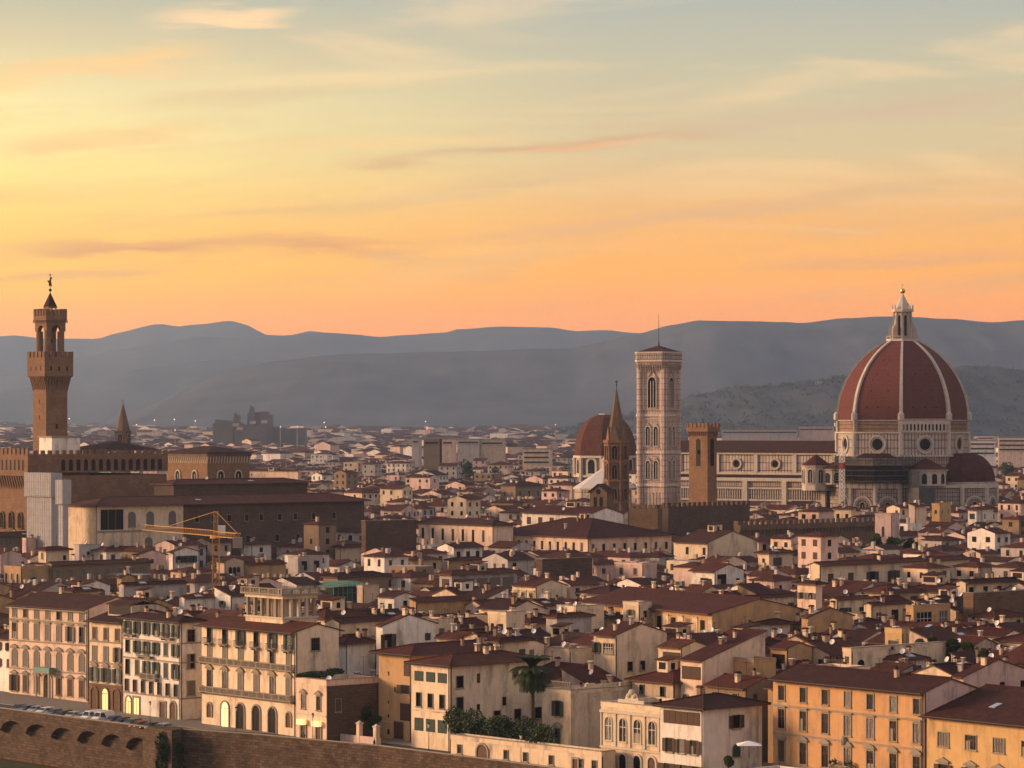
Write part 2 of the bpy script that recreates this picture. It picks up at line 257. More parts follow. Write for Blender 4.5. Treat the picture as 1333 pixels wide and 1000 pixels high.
# =====================================================================  mesh helpers
class MB:
    def __init__(s): s.v = []; s.f = []; s.m = []; s.ms = []
    def mi(s, name):
        if name not in s.ms: s.ms.append(name)
        return s.ms.index(name)
    def face(s, pts, m):
        n = len(s.v); s.v.extend([tuple(p) for p in pts]); s.f.append(tuple(range(n, n+len(pts)))); s.m.append(s.mi(m))
    def box(s, x0, y0, z0, x1, y1, z1, m, top=None, faces='xXyYzZ'):
        a = [(x0,y0,z0),(x1,y0,z0),(x1,y1,z0),(x0,y1,z0),(x0,y0,z1),(x1,y0,z1),(x1,y1,z1),(x0,y1,z1)]
        q = {'z':(3,2,1,0),'Z':(4,5,6,7),'y':(0,1,5,4),'X':(1,2,6,5),'Y':(2,3,7,6),'x':(3,0,4,7)}
        n = len(s.v); s.v.extend(a)
        for k in faces:
            s.f.append(tuple(n+i for i in q[k])); s.m.append(s.mi(top if (k == 'Z' and top) else m))
    def prism(s, poly, z0, z1, m, top=None, bot=False, poly2=None):
        """poly counter-clockwise; poly2 = outline at z1"""
        p2 = poly2 or poly; k = len(poly)
        for i in range(k):
            j = (i+1) % k
            s.face([(*poly[i], z0), (*poly[j], z0), (*p2[j], z1), (*p2[i], z1)], m)
        s.face([(*p, z1) for p in p2], top or m)
        if bot: s.face([(*p, z0) for p in reversed(poly)], m)
    def cone(s, poly, z0, z1, m, c=(0, 0)):
        for i in range(len(poly)):
            j = (i+1) % len(poly); s.face([(*poly[i], z0), (*poly[j], z0), (c[0], c[1], z1)], m)
    def tube(s, p, q, r, m, n=6, r2=None):
        p = Vector(p); q = Vector(q); r2 = r if r2 is None else r2; d = (q-p).normalized()
        a = d.orthogonal().normalized(); b = d.cross(a)
        P0 = [p+(a*math.cos(2*math.pi*i/n)+b*math.sin(2*math.pi*i/n))*r for i in range(n)]
        P1 = [q+(a*math.cos(2*math.pi*i/n)+b*math.sin(2*math.pi*i/n))*r2 for i in range(n)]
        for i in range(n): j = (i+1) % n; s.face([P0[i], P0[j], P1[j], P1[i]], m)
        s.face(P1, m); s.face(list(reversed(P0)), m)
    def sphere(s, c, r, m, n=8, k=6, sz=1.0):
        for i in range(k):
            t0, t1 = math.pi*i/k, math.pi*(i+1)/k
            for j in range(n):
                a0, a1 = 2*math.pi*j/n, 2*math.pi*(j+1)/n
                f = lambda t, a: (c[0]+r*math.sin(t)*math.cos(a), c[1]+r*math.sin(t)*math.sin(a), c[2]-r*math.cos(t)*sz)
                pts = [f(t0, a0), f(t0, a1), f(t1, a1), f(t1, a0)]
                if i == 0: pts = [pts[0], pts[2], pts[3]]
                elif i == k-1: pts = pts[:3]
                s.face(pts, m)
    def slab(s, verts, faces, t, m, under=None):
        """sheet with thickness t below it"""
        under = under or m; edges = {}
        for f in faces:
            s.face([verts[i] for i in f], m)
            s.face([(verts[i][0], verts[i][1], verts[i][2]-t) for i in reversed(f)], under)
            for a, b in zip(f, f[1:]+f[:1]): edges[(a, b)] = 1
        for (a, b) in edges:
            if (b, a) not in edges:
                A, B = verts[a], verts[b]; s.face([(A[0],A[1],A[2]-t), (B[0],B[1],B[2]-t), B, A], under)
    def arc_poly(s, x0, x1, z0, zs, n=8, pointed=False):
        """outline (x,z) of an arched opening, counter-clockwise seen from -y"""
        w = (x1-x0)/2; c = (x0+x1)/2; pts = [(x0, z0), (x1, z0)]
        for i in range(n+1):
            a = math.pi*i/n
            if pointed: pts.append((c+w*math.cos(a), zs+w*1.35*math.sin(a)**0.8 if 0 < i < n else zs))
            else: pts.append((c+w*math.cos(a), zs+w*math.sin(a)))
        return pts
    def mesh(s, name):
        me = bpy.data.meshes.new(name)
        me.from_pydata(s.v, [], s.f)
        for n in s.ms: me.materials.append(MATS[n])
        me.polygons.foreach_set('material_index', s.m)
        uvl = me.uv_layers.new(name='UVMap'); data = [0.0]*(2*len(me.loops)); k = 0
        V = s.v
        for f in s.f:
            p0, p1, p2 = V[f[0]], V[f[1]], V[f[2]]
            ax, ay, az = p1[0]-p0[0], p1[1]-p0[1], p1[2]-p0[2]; bx, by, bz = p2[0]-p0[0], p2[1]-p0[1], p2[2]-p0[2]
            nx, ny, nz = ay*bz-az*by, az*bx-ax*bz, ax*by-ay*bx; l = math.sqrt(nx*nx+ny*ny+nz*nz) or 1.0; nx /= l; ny /= l; nz /= l
            h = math.hypot(nx, ny)
            if h < 0.02: tx, ty = 1.0, 0.0; bx_, by_, bz_ = 0.0, 1.0, 0.0
            else:
                tx, ty = -ny/h, nx/h; bx_, by_, bz_ = -nz*ty*-1*-1, nz*tx, h
                bx_, by_, bz_ = (ny*0-nz*ty), (nz*tx-nx*0), (nx*ty-ny*tx)
            for i in f:
                p = V[i]; data[k] = p[0]*tx+p[1]*ty; data[k+1] = p[0]*bx_+p[1]*by_+p[2]*bz_; k += 2
        uvl.data.foreach_set('uv', data)
        me.update(); return me
    def build(s, name, parent=None, loc=(0, 0, 0), rz=0.0):
        return put(name, s.mesh(name), parent, loc, rz)
def put(name, me, parent=None, loc=(0, 0, 0), rz=0.0):
    o = bpy.data.objects.new(name, me); COL.objects.link(o); o.location = loc; o.rotation_euler = (0, 0, rz)
    if parent is not None: o.parent = parent
    return o
def empty(name, loc, rz=0.0, label=None, cat=None, group=None):
    o = bpy.data.objects.new(name, None); o.empty_display_size = 0.5; COL.objects.link(o); o.location = loc; o.rotation_euler = (0, 0, rz)
    return tag(o, label, cat, group)
def tag(o, label=None, cat=None, group=None, kind=None):
    if label: o['label'] = label
    if cat: o['category'] = cat
    if group: o['group'] = group
    if kind: o['kind'] = kind
    return o
def at(px, py, z):                       # point seen at a photo pixel, at height z
    Yd = (CZ-z)*F/(py-HZ); return Vector(((px-CX)/F*Yd, Yd, z))
def atY(px, Yd): return (px-CX)/F*Yd
def zat(py, Yd): return CZ+(HZ-py)*Yd/F

# =====================================================================  ground, river side, hills
def lerp_pts(pts, x):
    if x <= pts[0][0]: return pts[0][1]
    for (a, b), (c, d) in zip(pts, pts[1:]):
        if x <= c:
            t = (x-a)/(c-a); t = t*t*(3-2*t)*0.5+t*0.5; return b+(d-b)*t
    return pts[-1][1]
def hill(name, pts, Yr, Yf, Yb, matn, nx=240, ny=26, seed=0.0, amp=0.10, rough=0.004):
    mb = MB(); x0, x1 = pts[0][0], pts[-1][0]; V = []
    for j in range(ny+7):
        if j <= ny: t = j/ny; Yd = Yf+(Yr-Yf)*t
        else: t = 1-(j-ny)/6.0; Yd = Yr+(Yb-Yr)*(1-t)
        row = []
        for i in range(nx+1):
            px = x0+(x1-x0)*i/nx; Hr = max(0.0, zat(lerp_pts(pts, px), Yr)); Xw = (px-CX)/F*Yr
            s = t*t*(3-2*t)*0.55+t*0.45 if j <= ny else max(t, 0)**1.2
            q = noise.fractal(Vector((Xw/Yr*18+seed, Yd/Yr*9, seed)), 0.9, 2.0, 6)
            q2 = noise.fractal(Vector((Xw/Yr*160+seed, Yd/Yr*90, seed)), 0.8, 2.0, 3)
            h = Hr*s*(1+amp*q*(4*t*(1-t))*1.4) + Hr*rough*q2*(1.0 if t > 0 else 0)
            if t == 0: h = -3.0
            row.append((Xw, Yd, max(h, -3.0) if s > 0 else -3.0))
        V.append(row)
    vs = [p for r in V for p in r]; mb.v = vs
    for j in range(len(V)-1):
        for i in range(nx):
            a = j*(nx+1)+i; mb.f.append((a, a+1, a+nx+2, a+nx+1)); mb.m.append(mb.mi(matn))
    o = mb.build(name); tag(o, kind='structure')
    for p in o.data.polygons: p.use_smooth = True
    return o, V
mat('forest_hazed', (0.10, 0.10, 0.11), 1.0, var=0.28, scale=0.004, stain=(0.14, 0.11, 0.07), stain_amt=0.0, spec=0.0)  # woods paled and tinted blue-grey: some distance haze is put into the base colour
mat('forest_near', (0.074, 0.078, 0.082), 1.0, var=0.22, scale=0.012, spec=0.0)
hill('far_mountains', [(-700,470),(-200,442),(0,438),(22,437),(60,441),(128,441),(150,434),(195,424),(205,421),(232,425),(260,422),(300,418),(318,421),(330,428),(345,436),(375,437),(402,431),(430,434),(470,441),(700,446),(1200,440),(2000,450)], 17500, 15600, 18600, 'forest_hazed', seed=1.3)
hill('middle_mountains', [(-700,500),(-200,500),(0,489),(90,467),(170,453),(230,443),(262,438),(300,440),(350,438),(430,433),(470,436),(492,439),(530,436),(580,433),(592,429),(650,425),(715,426),(745,431),(790,430),(830,434),(900,440),(1300,430),(2000,440)], 14500, 12200, 15500, 'forest_hazed', seed=4.4)
hill('low_spur', [(-700,505),(-100,500),(0,508),(100,496),(200,478),(290,468),(400,474),(600,500),(900,530),(1100,545)], 12400, 10600, 13200, 'forest_hazed', seed=8.2)
hill('main_ridge', [(20,571),(110,564),(155,552),(175,544),(200,531),(225,517),(262,498),(310,480),(360,470),(420,463),(450,461),(500,460),(560,458),(620,457),(700,454),(740,454),(780,446),(830,435),(870,424),(910,417),(950,418),(1050,420),(1100,414),(1160,412),(1240,415),(1290,420),(1333,417),(1500,425),(1900,440)], 9500, 7200, 11200, 'forest_hazed', nx=330, seed=2.7, amp=0.10)
_, NEAR = hill('near_hills', [(560,592),(700,570),(790,547),(850,533),(900,515),(940,508),(970,503),(1040,500),(1100,492),(1200,480),(1260,477),(1300,477),(1333,482),(1500,490),(1900,510)], 5600, 4500, 6800, 'forest_near', nx=260, ny=30, seed=6.1, amp=0.22, rough=0.02)
g = MB(); g.face([(-9400, 500, -0.3), (9400, 500, -0.3), (9400, 32000, -0.3), (-9400, 32000, -0.3)], 'ground'); 
mat('ground', (0.085, 0.07, 0.055), 1.0, var=0.4, scale=0.01, spec=0.0)
#tag(g.build('ground'), kind='structure')
# =====================================================================  houses
def arch_plate(mb, x0, x1, z0, z1, y, m, n=7, pointed=False):
    zs = z1-(x1-x0)/2; pts = mb.arc_poly(x0, x1, z0, zs, n, pointed); mb.face([(x, y, z) for x, z in pts], m)
def arch_solid(mb, x0, x1, z0, z1, y0, y1, m, n=7):
    """a plate with thickness, front at y0 (y0<y1)"""
    zs = z1-(x1-x0)/2; pts = mb.arc_poly(x0, x1, z0, zs, n); mb.face([(x, y0, z) for x, z in pts], m)
    for (a, b), (c, d) in zip(pts, pts[1:]+pts[:1]): mb.face([(a, y0, b), (a, y1, b), (c, y1, d), (c, y0, d)], m)
WC = {}
def win_meshes(kind, w, h, seed):
    """window parts facing -y, origin at the sill centre: [(name, mesh, [(name, mesh)])]"""
    key = (kind, round(w, 1), round(h, 1), seed)
    if key in WC: return WC[key]
    w, h = round(w, 1), round(h, 1); k = kind.split('_'); rnd = random.Random(seed*7+int(w*10)+int(h*100)); pane = MB(); fr = MB(); S2 = {-1: MB(), 1: MB()}; gb = MB()
    arch = 'arch' in k; glass = 'lit_yellow' if 'lit' in k else 'lit_warm' if 'litw' in k else 'glass_mid' if seed == 1 else 'glass_dark'
    if arch: arch_plate(pane, -w/2, w/2, 0, h, -0.02, glass)
    else: pane.face([(-w/2, -0.02, 0), (w/2, -0.02, 0), (w/2, -0.02, h), (-w/2, -0.02, h)], glass)
    if seed == 2: pane.face([(-w/2, -0.024, h*.0), (-w*.1, -0.024, h*.0), (-w*.1, -0.024, h*.6), (-w/2, -0.024, h*.6)], 'curtain')
    if seed == 3: pane.face([(-w/2, -0.024, 0), (w/2, -0.024, 0), (w/2, -0.024, h*.42), (-w/2, -0.024, h*.42)], 'curtain')
    trim = 'pale_trim' if 'pale' in k else 'stone_trim'; t = 0.16 if 'thin' not in k else 0.10
    if 'bare' not in k:
        hh = h-w/2 if arch else h
        fr.box(-w/2-t, -0.14, -0.05, -w/2, 0, hh, trim); fr.box(w/2, -0.14, -0.05, w/2+t, 0, hh, trim)
        fr.box(-w/2-t-0.1, -0.24, -0.22, w/2+t+0.1, 0, -0.05, trim)
        if arch:
            n = 8
            for i in range(n):
                a0, a1 = math.pi*i/n, math.pi*(i+1)/n; r0, r1 = w/2, w/2+t; zc = h-w/2
                q = [(math.cos(a0)*r0, zc+math.sin(a0)*r0), (math.cos(a0)*r1, zc+math.sin(a0)*r1), (math.cos(a1)*r1, zc+math.sin(a1)*r1), (math.cos(a1)*r0, zc+math.sin(a1)*r0)]
                fr.face([(x, -0.14, z) for x, z in q], trim); fr.face([(q[1][0], -0.14, q[1][1]), (q[1][0], 0, q[1][1]), (q[2][0], 0, q[2][1]), (q[2][0], -0.14, q[2][1])], trim)
                fr.face([(q[0][0], 0, q[0][1]), (q[0][0], -0.14, q[0][1]), (q[3][0], -0.14, q[3][1]), (q[3][0], 0, q[3][1])], trim)
        else: fr.box(-w/2-t, -0.14, h, w/2+t, 0, h+t, trim)
        if 'cor' in k: fr.box(-w/2-t-0.2, -0.4, h+t+0.15, w/2+t+0.2, 0, h+t+0.38, trim)
        if 'ped' in k:
            a = w/2+t+0.25; z0 = h+t+0.1; fr.box(-a, -0.42, z0, a, 0, z0+0.16, trim)
            pts = [(-a, z0+0.17), (a, z0+0.17), (a, z0+0.26), (a*0.5, z0+0.26+0.42), (0, z0+0.26+0.58), (-a*0.5, z0+0.26+0.42), (-a, z0+0.26)] if 'seg' in k else [(-a, z0+0.17), (a, z0+0.17), (a, z0+0.25), (0, z0+0.78), (-a, z0+0.25)]
            fr.face([(x, -0.36, z) for x, z in pts], trim)
            for (a_, b_), (c_, d_) in zip(pts, pts[1:]+pts[:1]): fr.face([(a_, -0.36, b_), (a_, 0, b_), (c_, 0, d_), (c_, -0.36, d_)], trim)
    sc = 'shutter_green' if 'g' in k else 'shutter_grey' if 'y' in k else 'shutter_brown'
    if 'open' in k:
        o = w*0.5
        for s in (-1, 1):
            x0 = s*(w/2+0.03); x1 = s*(w/2+0.03+o); S2[s].box(min(x0, x1), -0.24, 0.02, max(x0, x1), -0.15, h-0.02, sc)
    if 'shut' in k:
        if arch: arch_solid(S2[1], -w/2+0.02, w/2-0.02, 0.02, h-0.04, -0.09, -0.03, sc)
        else:
            S2[-1].box(-w/2+0.02, -0.09, 0.02, -0.02, -0.03, h-0.02, sc); S2[1].box(0.02, -0.09, 0.02, w/2-0.02, -0.03, h-0.02, sc)
    if 'ajar' in k:                       # shutters pushed half open
        for s in (-1, 1):
            S2[s].face([(s*w/2, -0.05, 0.02), (s*w*0.22, -0.42, 0.02), (s*w*0.22, -0.42, h), (s*w/2, -0.05, h)], sc)
            S2[s].face([(s*w*0.22+0.02*s, -0.44, 0.02), (s*w/2+0.03*s, -0.05, 0.02), (s*w/2+0.03*s, -0.05, h), (s*w*0.22+0.02*s, -0.44, h)], sc)
    if 'bars' in k:
        pc = 'white_paint' if 'wp' in k else 'wood'
        for x in ([-w/4, 0, w/4] if w > 1.6 else [0]): gb.box(x-0.04, -0.06, 0, x+0.04, -0.022, h if not arch else h-0.1, pc)
        gb.box(-w/2, -0.058, h*0.62-0.04, w/2, -0.0225, h*0.62+0.04, pc)
    subs = []
    if fr.f: subs.append(('frame', fr.mesh('window_frame')))
    for s in (-1, 1):
        if S2[s].f: subs.append(('shutter', S2[s].mesh('shutter_leaf')))
    if gb.f: subs.append(('glazing_bars', gb.mesh('glazing_bars')))
    r = (pane.mesh('window_pane'), subs); WC[key] = r; return r
WM = {}
def add_win(root, x, y, z, rz, kind, w, h, seed=0, split=False, name='window'):
    me, subs = win_meshes(kind, w, h, seed)
    if split:
        o = put(name, me, root, (x, y, z), rz)
        for n, m in subs: put(n, m, o)
        return o
    key = (kind, round(w, 1), round(h, 1), seed)
    if key not in WM:
        nm = MB()
        for m in [me]+[s[1] for s in subs]:
            ms = [q.name for q in m.materials]
            for p in m.polygons: nm.face([tuple(m.vertices[i].co) for i in p.vertices], next(k_ for k_, v_ in MATS.items() if v_.name == ms[p.material_index]))
        WM[key] = nm.mesh('window_mesh')
    return put(name, WM[key], root, (x, y, z), rz)

def chimney_mesh(seed):
    key = ('chim', seed)
    if key in WM: return WM[key]
    r = random.Random(seed); mb = MB(); w, d, h = r.uniform(.4, .65), r.uniform(.4, .95), r.uniform(.7, 1.35); m = ['plaster_tan', 'plaster_cream', 'plaster_brown', 'plaster_tan', 'plaster_grey'][seed % 5]
    mb.box(-w/2, -d/2, -0.8, w/2, d/2, h, m); mb.box(-w/2-.1, -d/2-.1, h+0.003, w/2+.1, d/2+.1, h+.12, 'stone_trim')
    if seed % 3 == 0:
        for s in (-1, 1): mb.box(s*(w/2-.08)-.07, -d/2, h+.123, s*(w/2-.08)+.07, d/2, h+.5, m)
        mb.slab([(-w/2-.15, -d/2-.15, h+.5), (0, -d/2-.15, h+.8), (0, d/2+.15, h+.8), (-w/2-.15, d/2+.15, h+.5), (w/2+.15, -d/2-.15, h+.5), (w/2+.15, d/2+.15, h+.5)], [[0, 1, 2, 3], [1, 4, 5, 2]], .08, 'tile_red')
    elif seed % 3 == 1:
        for k in range(2): mb.tube((0, (k-.5)*d*.5, h+.12), (0, (k-.5)*d*.5, h+.6), .14, 'tile_red', 6)
    else:
        mb.box(-w/2-.14, -d/2-.14, h+.4, w/2+.14, d/2+.14, h+.5, 'plaster_white')
        for a in (-1, 1):
            for b in (-1, 1): mb.box(a*w*.4-.06, b*d*.4-.06, h+.12, a*w*.4+.06, b*d*.4+.06, h+.4, m)
    WM[key] = mb.mesh('chimney'); return WM[key]
def antenna_mesh(seed):
    key = ('ant', seed)
    if key in WM: return WM[key]
    r = random.Random(seed); mb = MB(); h = r.uniform(2.0, 3.6); mb.tube((0, 0, -.6), (0, 0, h), .035, 'iron', 5)
    for k in range(3): z = h-.15-.45*k; mb.tube((-.5+.1*k, 0, z), (.5-.1*k, 0, z), .02, 'iron', 4)
    mb.tube((0, -.6, h-.1), (0, .6, h-.1), .02, 'iron', 4); WM[key] = mb.mesh('antenna'); return WM[key]
def dish_mesh():
    if 'dish' in WM: return WM['dish']
    mb = MB(); mb.tube((0, 0, -.6), (0, 0, .9), .04, 'iron', 5); n = 12; c = Vector((0, -.1, 1.1)); ax = Vector((.25, -.85, .45)).normalized(); a = ax.orthogonal().normalized(); b = ax.cross(a)
    for rr0, rr1, d0, d1 in ((0, .3, -.14, -.09), (.3, .52, -.09, 0)):
        for i in range(n):
            t0, t1 = 2*math.pi*i/n, 2*math.pi*(i+1)/n; P = lambda r_, d_, t: c+ax*d_+(a*math.cos(t)+b*math.sin(t))*r_
            if rr0 == 0: mb.face([P(0, d0, 0), P(rr1, d1, t0), P(rr1, d1, t1)], 'white_paint')
            else: mb.face([P(rr0, d0, t0), P(rr1, d1, t0), P(rr1, d1, t1), P(rr0, d0, t1)], 'white_paint')
    mb.tube(c, c+ax*.5, .02, 'iron', 4); WM['dish'] = mb.mesh('satellite_dish'); return WM['dish']
def skylight_mesh():
    if 'skyl' in WM: return WM['skyl']
    mb = MB(); mb.box(-.6, -.9, 0, .6, .9, .12, 'zinc'); mb.box(-.52, -.82, .121, .52, .82, .15, 'skyglass'); WM['skyl'] = mb.mesh('skylight'); return WM['skyl']
mat('skyglass', (0.35, 0.38, 0.42), 0.08, spec=0.8)

def roof_shape(L, D, H, kind, s=0.30, o=0.6, t=0.22):
    """x in [-L,0], y in [0,D]; returns slab verts, faces, height function, ridge list. Underside passes through wall tops."""
    xa, xb, ya, yb = -L-o, o, -o, D+o; e = -s*o+t        # height of the top surface at the eave edge relative to H
    if kind == 'x':      # ridge along x, gables at the ends
        xa, xb = -L-.15, .15; r = H+t+s*D/2; z = H+e
        v = [(xa, ya, z), (xb, ya, z), (xb, D/2, r), (xa, D/2, r), (xa, yb, z), (xb, yb, z)]; f = [[0, 1, 2, 3], [3, 2, 5, 4]]
        hf = lambda x, y: H+t+s*min(y, D-y); rd = [((xa, D/2, r), (xb, D/2, r))]
    elif kind == 'y':
        ya, yb = -.15, D+.15; r = H+t+s*L/2; z = H+e
        v = [(xa, ya, z), (-L/2, ya, r), (-L/2, yb, r), (xa, yb, z), (xb, ya, z), (xb, yb, z)]; f = [[0, 1, 2, 3], [1, 4, 5, 2]]
        hf = lambda x, y: H+t+s*min(-x, L+x); rd = [((-L/2, ya, r), (-L/2, yb, r))]
    elif kind == 'h':
        z = H+e; c = min(L, D)/2+o; r = z+s*c
        if L >= D: a, b = (-L-o+c, D/2, r), (o-c, D/2, r)
        else: a, b = (-L/2, -o+c, r), (-L/2, D+o-c, r)
        v = [(xa, ya, z), (xb, ya, z), (xb, yb, z), (xa, yb, z), a, b]
        if abs(L-D) < 0.05: b = a; v = v[:5]; f = [[0, 1, 4], [1, 2, 4], [2, 3, 4], [3, 0, 4]]
        elif L > D: f = [[0, 1, 5, 4], [1, 2, 5], [2, 3, 4, 5], [3, 0, 4]]
        else: f = [[0, 1, 4], [1, 2, 5, 4], [2, 3, 5], [3, 0, 4, 5]]
        hf = lambda x, y: H+t+s*min(-x, L+x, y, D-y); rd = [(a, b)]+[(v[0], a), (v[3], a if L >= D else b), (v[1], b if L >= D else a), (v[2], b)]
    elif kind == 's':    # single slope down to the front
        xa, xb = -L-.15, .15; z = H+e; r = H+t+s*D
        v = [(xa, ya, z), (xb, ya, z), (xb, D+.3, r+.3*s), (xa, D+.3, r+.3*s)]; f = [[0, 1, 2, 3]]
        hf = lambda x, y: H+t+s*y; rd = []
    elif kind == 't':    # single slope down to the right
        ya, yb = -.15, D+.15; z = H+e; r = H+t+s*L
        v = [(-L-.3, ya, r+.3*s), (xb, ya, z), (xb, yb, z), (-L-.3, yb, r+.3*s)]; f = [[0, 1, 2, 3]]
        hf = lambda x, y: H+t+s*(-x); rd = []
    return v, f, hf, rd
def solve(xl, xc, xr, ye, H, al, Yd=None, L=None, D=None):
    Yd = Yd or (CZ-H)*F/(ye-HZ); X = atY(xc, Yd); c, s = math.cos(R(al)), math.sin(R(al))
    if L is None: k = (xl-CX)/F; L = (X-k*Yd)/(c+k*s)
    if D is None: k = (xr-CX)/F; D = (k*Yd-X)/(s-k*c)
    return X, Yd, L, D
HOUSES = []     # records for placing and for labels
FOOT = []
def corners(X, Yd, L, D, al):
    c, s = math.cos(R(al)), math.sin(R(al)); f = lambda x, y: (X+x*c+y*s, Yd-x*s+y*c)
    return [f(-L, 0), f(0, 0), f(0, D), f(-L, D)]
def house(cat, wall, xl, xc, xr, ye, H, roof='x', al=48, front='auto', side='auto', label=None, name='house', s=0.30, o=0.6, chim=None, L=None, D=None, Yd=None,
          tile=None, split=False, seed=None, group=None, gab=None, stand=True, px=None, base=-0.3, eave='wood'):
    X, Yd, L, D = solve(xl, xc, xr, ye, H, al, Yd, L, D); L = max(L, 2.0); D = max(D, 2.0)
    seed = seed if seed is not None else int(xc*31+ye*17+(xl or 0)*7) & 0xffff; rnd = random.Random(seed)
    root = empty(name, (X, Yd, 0), -R(al), label, cat, group); W_ = 'plaster_'+wall if 'plaster_'+wall in MATS else wall
    wb = MB(); wb.box(-L, 0, base, 0, D, H, W_, faces='xXyY' if roof not in 'p' else 'xXyYZ', top='flat_roof')
    t = .22
    if roof == 'x':
        for x, n in ((0, 1), (-L, -1)):
            p = [(x, 0, H), (x, D, H), (x, D/2, H+s*D/2)]; wb.face(p if n > 0 else p[::-1], W_)
    if roof == 'y':
        for y, n in ((0, 1), (D, -1)):
            p = [(-L, y, H), (0, y, H), (-L/2, y, H+s*L/2)]; wb.face(p if n > 0 else p[::-1], W_)
    if roof == 's':
        wb.face([(0, 0, H), (0, D, H), (0, D, H+s*D)], W_); wb.face([(-L, D, H), (-L, 0, H), (-L, D, H+s*D)], W_); wb.face([(-L, D, H), (-L, D, H+s*D), (0, D, H+s*D), (0, D, H)], W_)
    if roof == 't':
        wb.face([(-L, 0, H), (0, 0, H), (-L, 0, H+s*L)], W_); wb.face([(0, D, H), (-L, D, H), (-L, D, H+s*L)], W_); wb.face([(-L, 0, H), (-L, 0, H+s*L), (-L, D, H+s*L), (-L, D, H)], W_)
    wb.build('wall', root)
    tile = tile or rnd.choice(['tile_red', 'tile_red', 'tile_brown'])
    if roof == 'p':
        rb = MB(); ph = rnd.uniform(.5, 1.0); q = .3
        rb.box(-L-.06, -.06, H+.003, .06, q, H+ph, W_, faces='xXyYZz'); rb.box(-L-.06, D-q, H+.003, .06, D+.06, H+ph, W_, faces='xXyYZz')
        rb.box(-L-.06, q, H+.003, -L+q, D-q, H+ph-.004, W_, faces='xXZz'); rb.box(-q, q, H+.003, .06, D-q, H+ph-.004, W_, faces='xXZz')
        rb.box(-L-.14, -.14, H+ph+.003, .14, q+.08, H+ph+.12, 'stone_trim'); rb.box(-q-.08, q+.09, H+ph+.003, .14, D-.2, H+ph+.118, 'stone_trim')
        ro = rb.build('parapet', root); hf = lambda x, y: H+.05; rd = []
    else:
        v, f, hf, rd = roof_shape(L, D, H, roof, s, o); rb = MB(); rb.slab(v, f, t, tile, eave)
        for a, b in rd: rb.tube((a[0], a[1], a[2]+.02), (b[0], b[1], b[2]+.02), .16, tile, 5)
        ro = rb.build('roof', root)
        if split and roof in 'xh':
            gb = MB(); gb.tube((-L-o*.5, -o-.08, H-s*o+.02), (o*.5, -o-.08, H-s*o+.02), .11, 'iron', 6); gb.tube((-.25, -.12, 0), (-.25, -.12, H-s*o), .07, 'iron', 6); gb.build('gutter', ro)
    if base < 0 and rnd.random() < (.8 if L*D > 50 else .4):
        b_ = MB(); b_.box(.012, .12, 0, .14, .24, H-.05, 'pipe'); b_.build('drainpipe', root)
    n = chim if chim is not None else rnd.choice([1, 1, 2, 2, 3, 3]) if L*D > 60 else rnd.choice([0, 1, 2])
    if chim is None and roof in 'xyh' and L*D > 90 and rnd.random() < .38:      # rooftop room or terrace let into the tiles
        w_, d_ = rnd.uniform(2.4, 4.5), rnd.uniform(2.2, 4.0); x, y = -L/2+rnd.uniform(-1, 1), D/2+rnd.uniform(-1, 1); z = hf(x, y); b_ = MB(); b_.box(x-w_/2, y-d_/2, H-.1, x+w_/2, y+d_/2, z+1.7, rnd.choice(['plaster_white', 'plaster_cream', 'plaster_tan', W_])); b_.box(x-w_/2+.5, y-d_/2-.04, z+.1, x+w_/2-.5, y-d_/2-.001, z+1.3, 'glass_dark', faces='y'); b_.box(x+w_/2+.001, y-.5, z+.1, x+w_/2+.04, y+.5, z+1.2, 'glass_dark', faces='X')
        q = .35; b_.slab([(x-w_/2-q, y-d_/2-q, z+1.72), (x+w_/2+q, y-d_/2-q, z+1.72), (x+w_/2+q, y+d_/2+q, z+2.3), (x-w_/2-q, y+d_/2+q, z+2.3)], [[0, 1, 2, 3]], .12, tile); b_.build('rooftop_room', ro)
    feats = []
    for i in range(n):
        x, y = rnd.uniform(-L*.85, -L*.15), rnd.uniform(D*.15, D*.85); put('chimney', chimney_mesh(rnd.randrange(15)), ro, (x, y, hf(x, y)-.1), rnd.choice([0, math.pi/2]))
    if rnd.random() < .6: x, y = -L*.5, rnd.uniform(D*.3, D*.7); put('antenna', antenna_mesh(rnd.randrange(5)), ro, (x, y, hf(x, y)), rnd.uniform(0, 3))
    if rnd.random() < .3: x, y = rnd.uniform(-L*.6, -L*.1), rnd.uniform(.5, D*.5); put('satellite_dish', dish_mesh(), ro, (x, y, hf(x, y)), rnd.uniform(-.5, .5)); feats.append('dish')
    if roof in 'xyh' and rnd.random() < .3:
        o_ = put('skylight', skylight_mesh(), ro, (0, 0, 0)); 
        if roof == 'y' or (roof == 'h' and D > L): x = -L*.18; y = D*rnd.uniform(.3, .7); o_.rotation_euler = (0, math.atan(s), 0)
        else: x = -L*rnd.uniform(.3, .7); y = D*.2; o_.rotation_euler = (math.atan(s), 0, 0)
        o_.location = (x, y, hf(x, y)+.03); feats.append('skylight')
    # ---- windows
    def auto(width, face):
        rows = []; nf = max(1, int(width/rnd.uniform(2.9, 4.0))); z = H-2.5
        if width < 2.4: return rows
        st = rnd.choice(['thin_open_g', 'thin_open', 'thin_open_y', 'thin', 'thin_shut', 'thin_ajar_g', 'bare'] if face == 'f' else ['thin', 'bare', 'thin_open', 'thin_shut_y', 'bare'])
        w = rnd.uniform(.9, 1.2); h = rnd.uniform(1.3, 1.8); skip = .12 if face == 'f' else .35
        for r_ in range(3 if H > 12 else 2): rows.append((nf, z, w, h, st, .5/nf if nf > 1 else .5, 1-.5/nf if nf > 1 else .5, skip)); z -= 3.4
        return rows
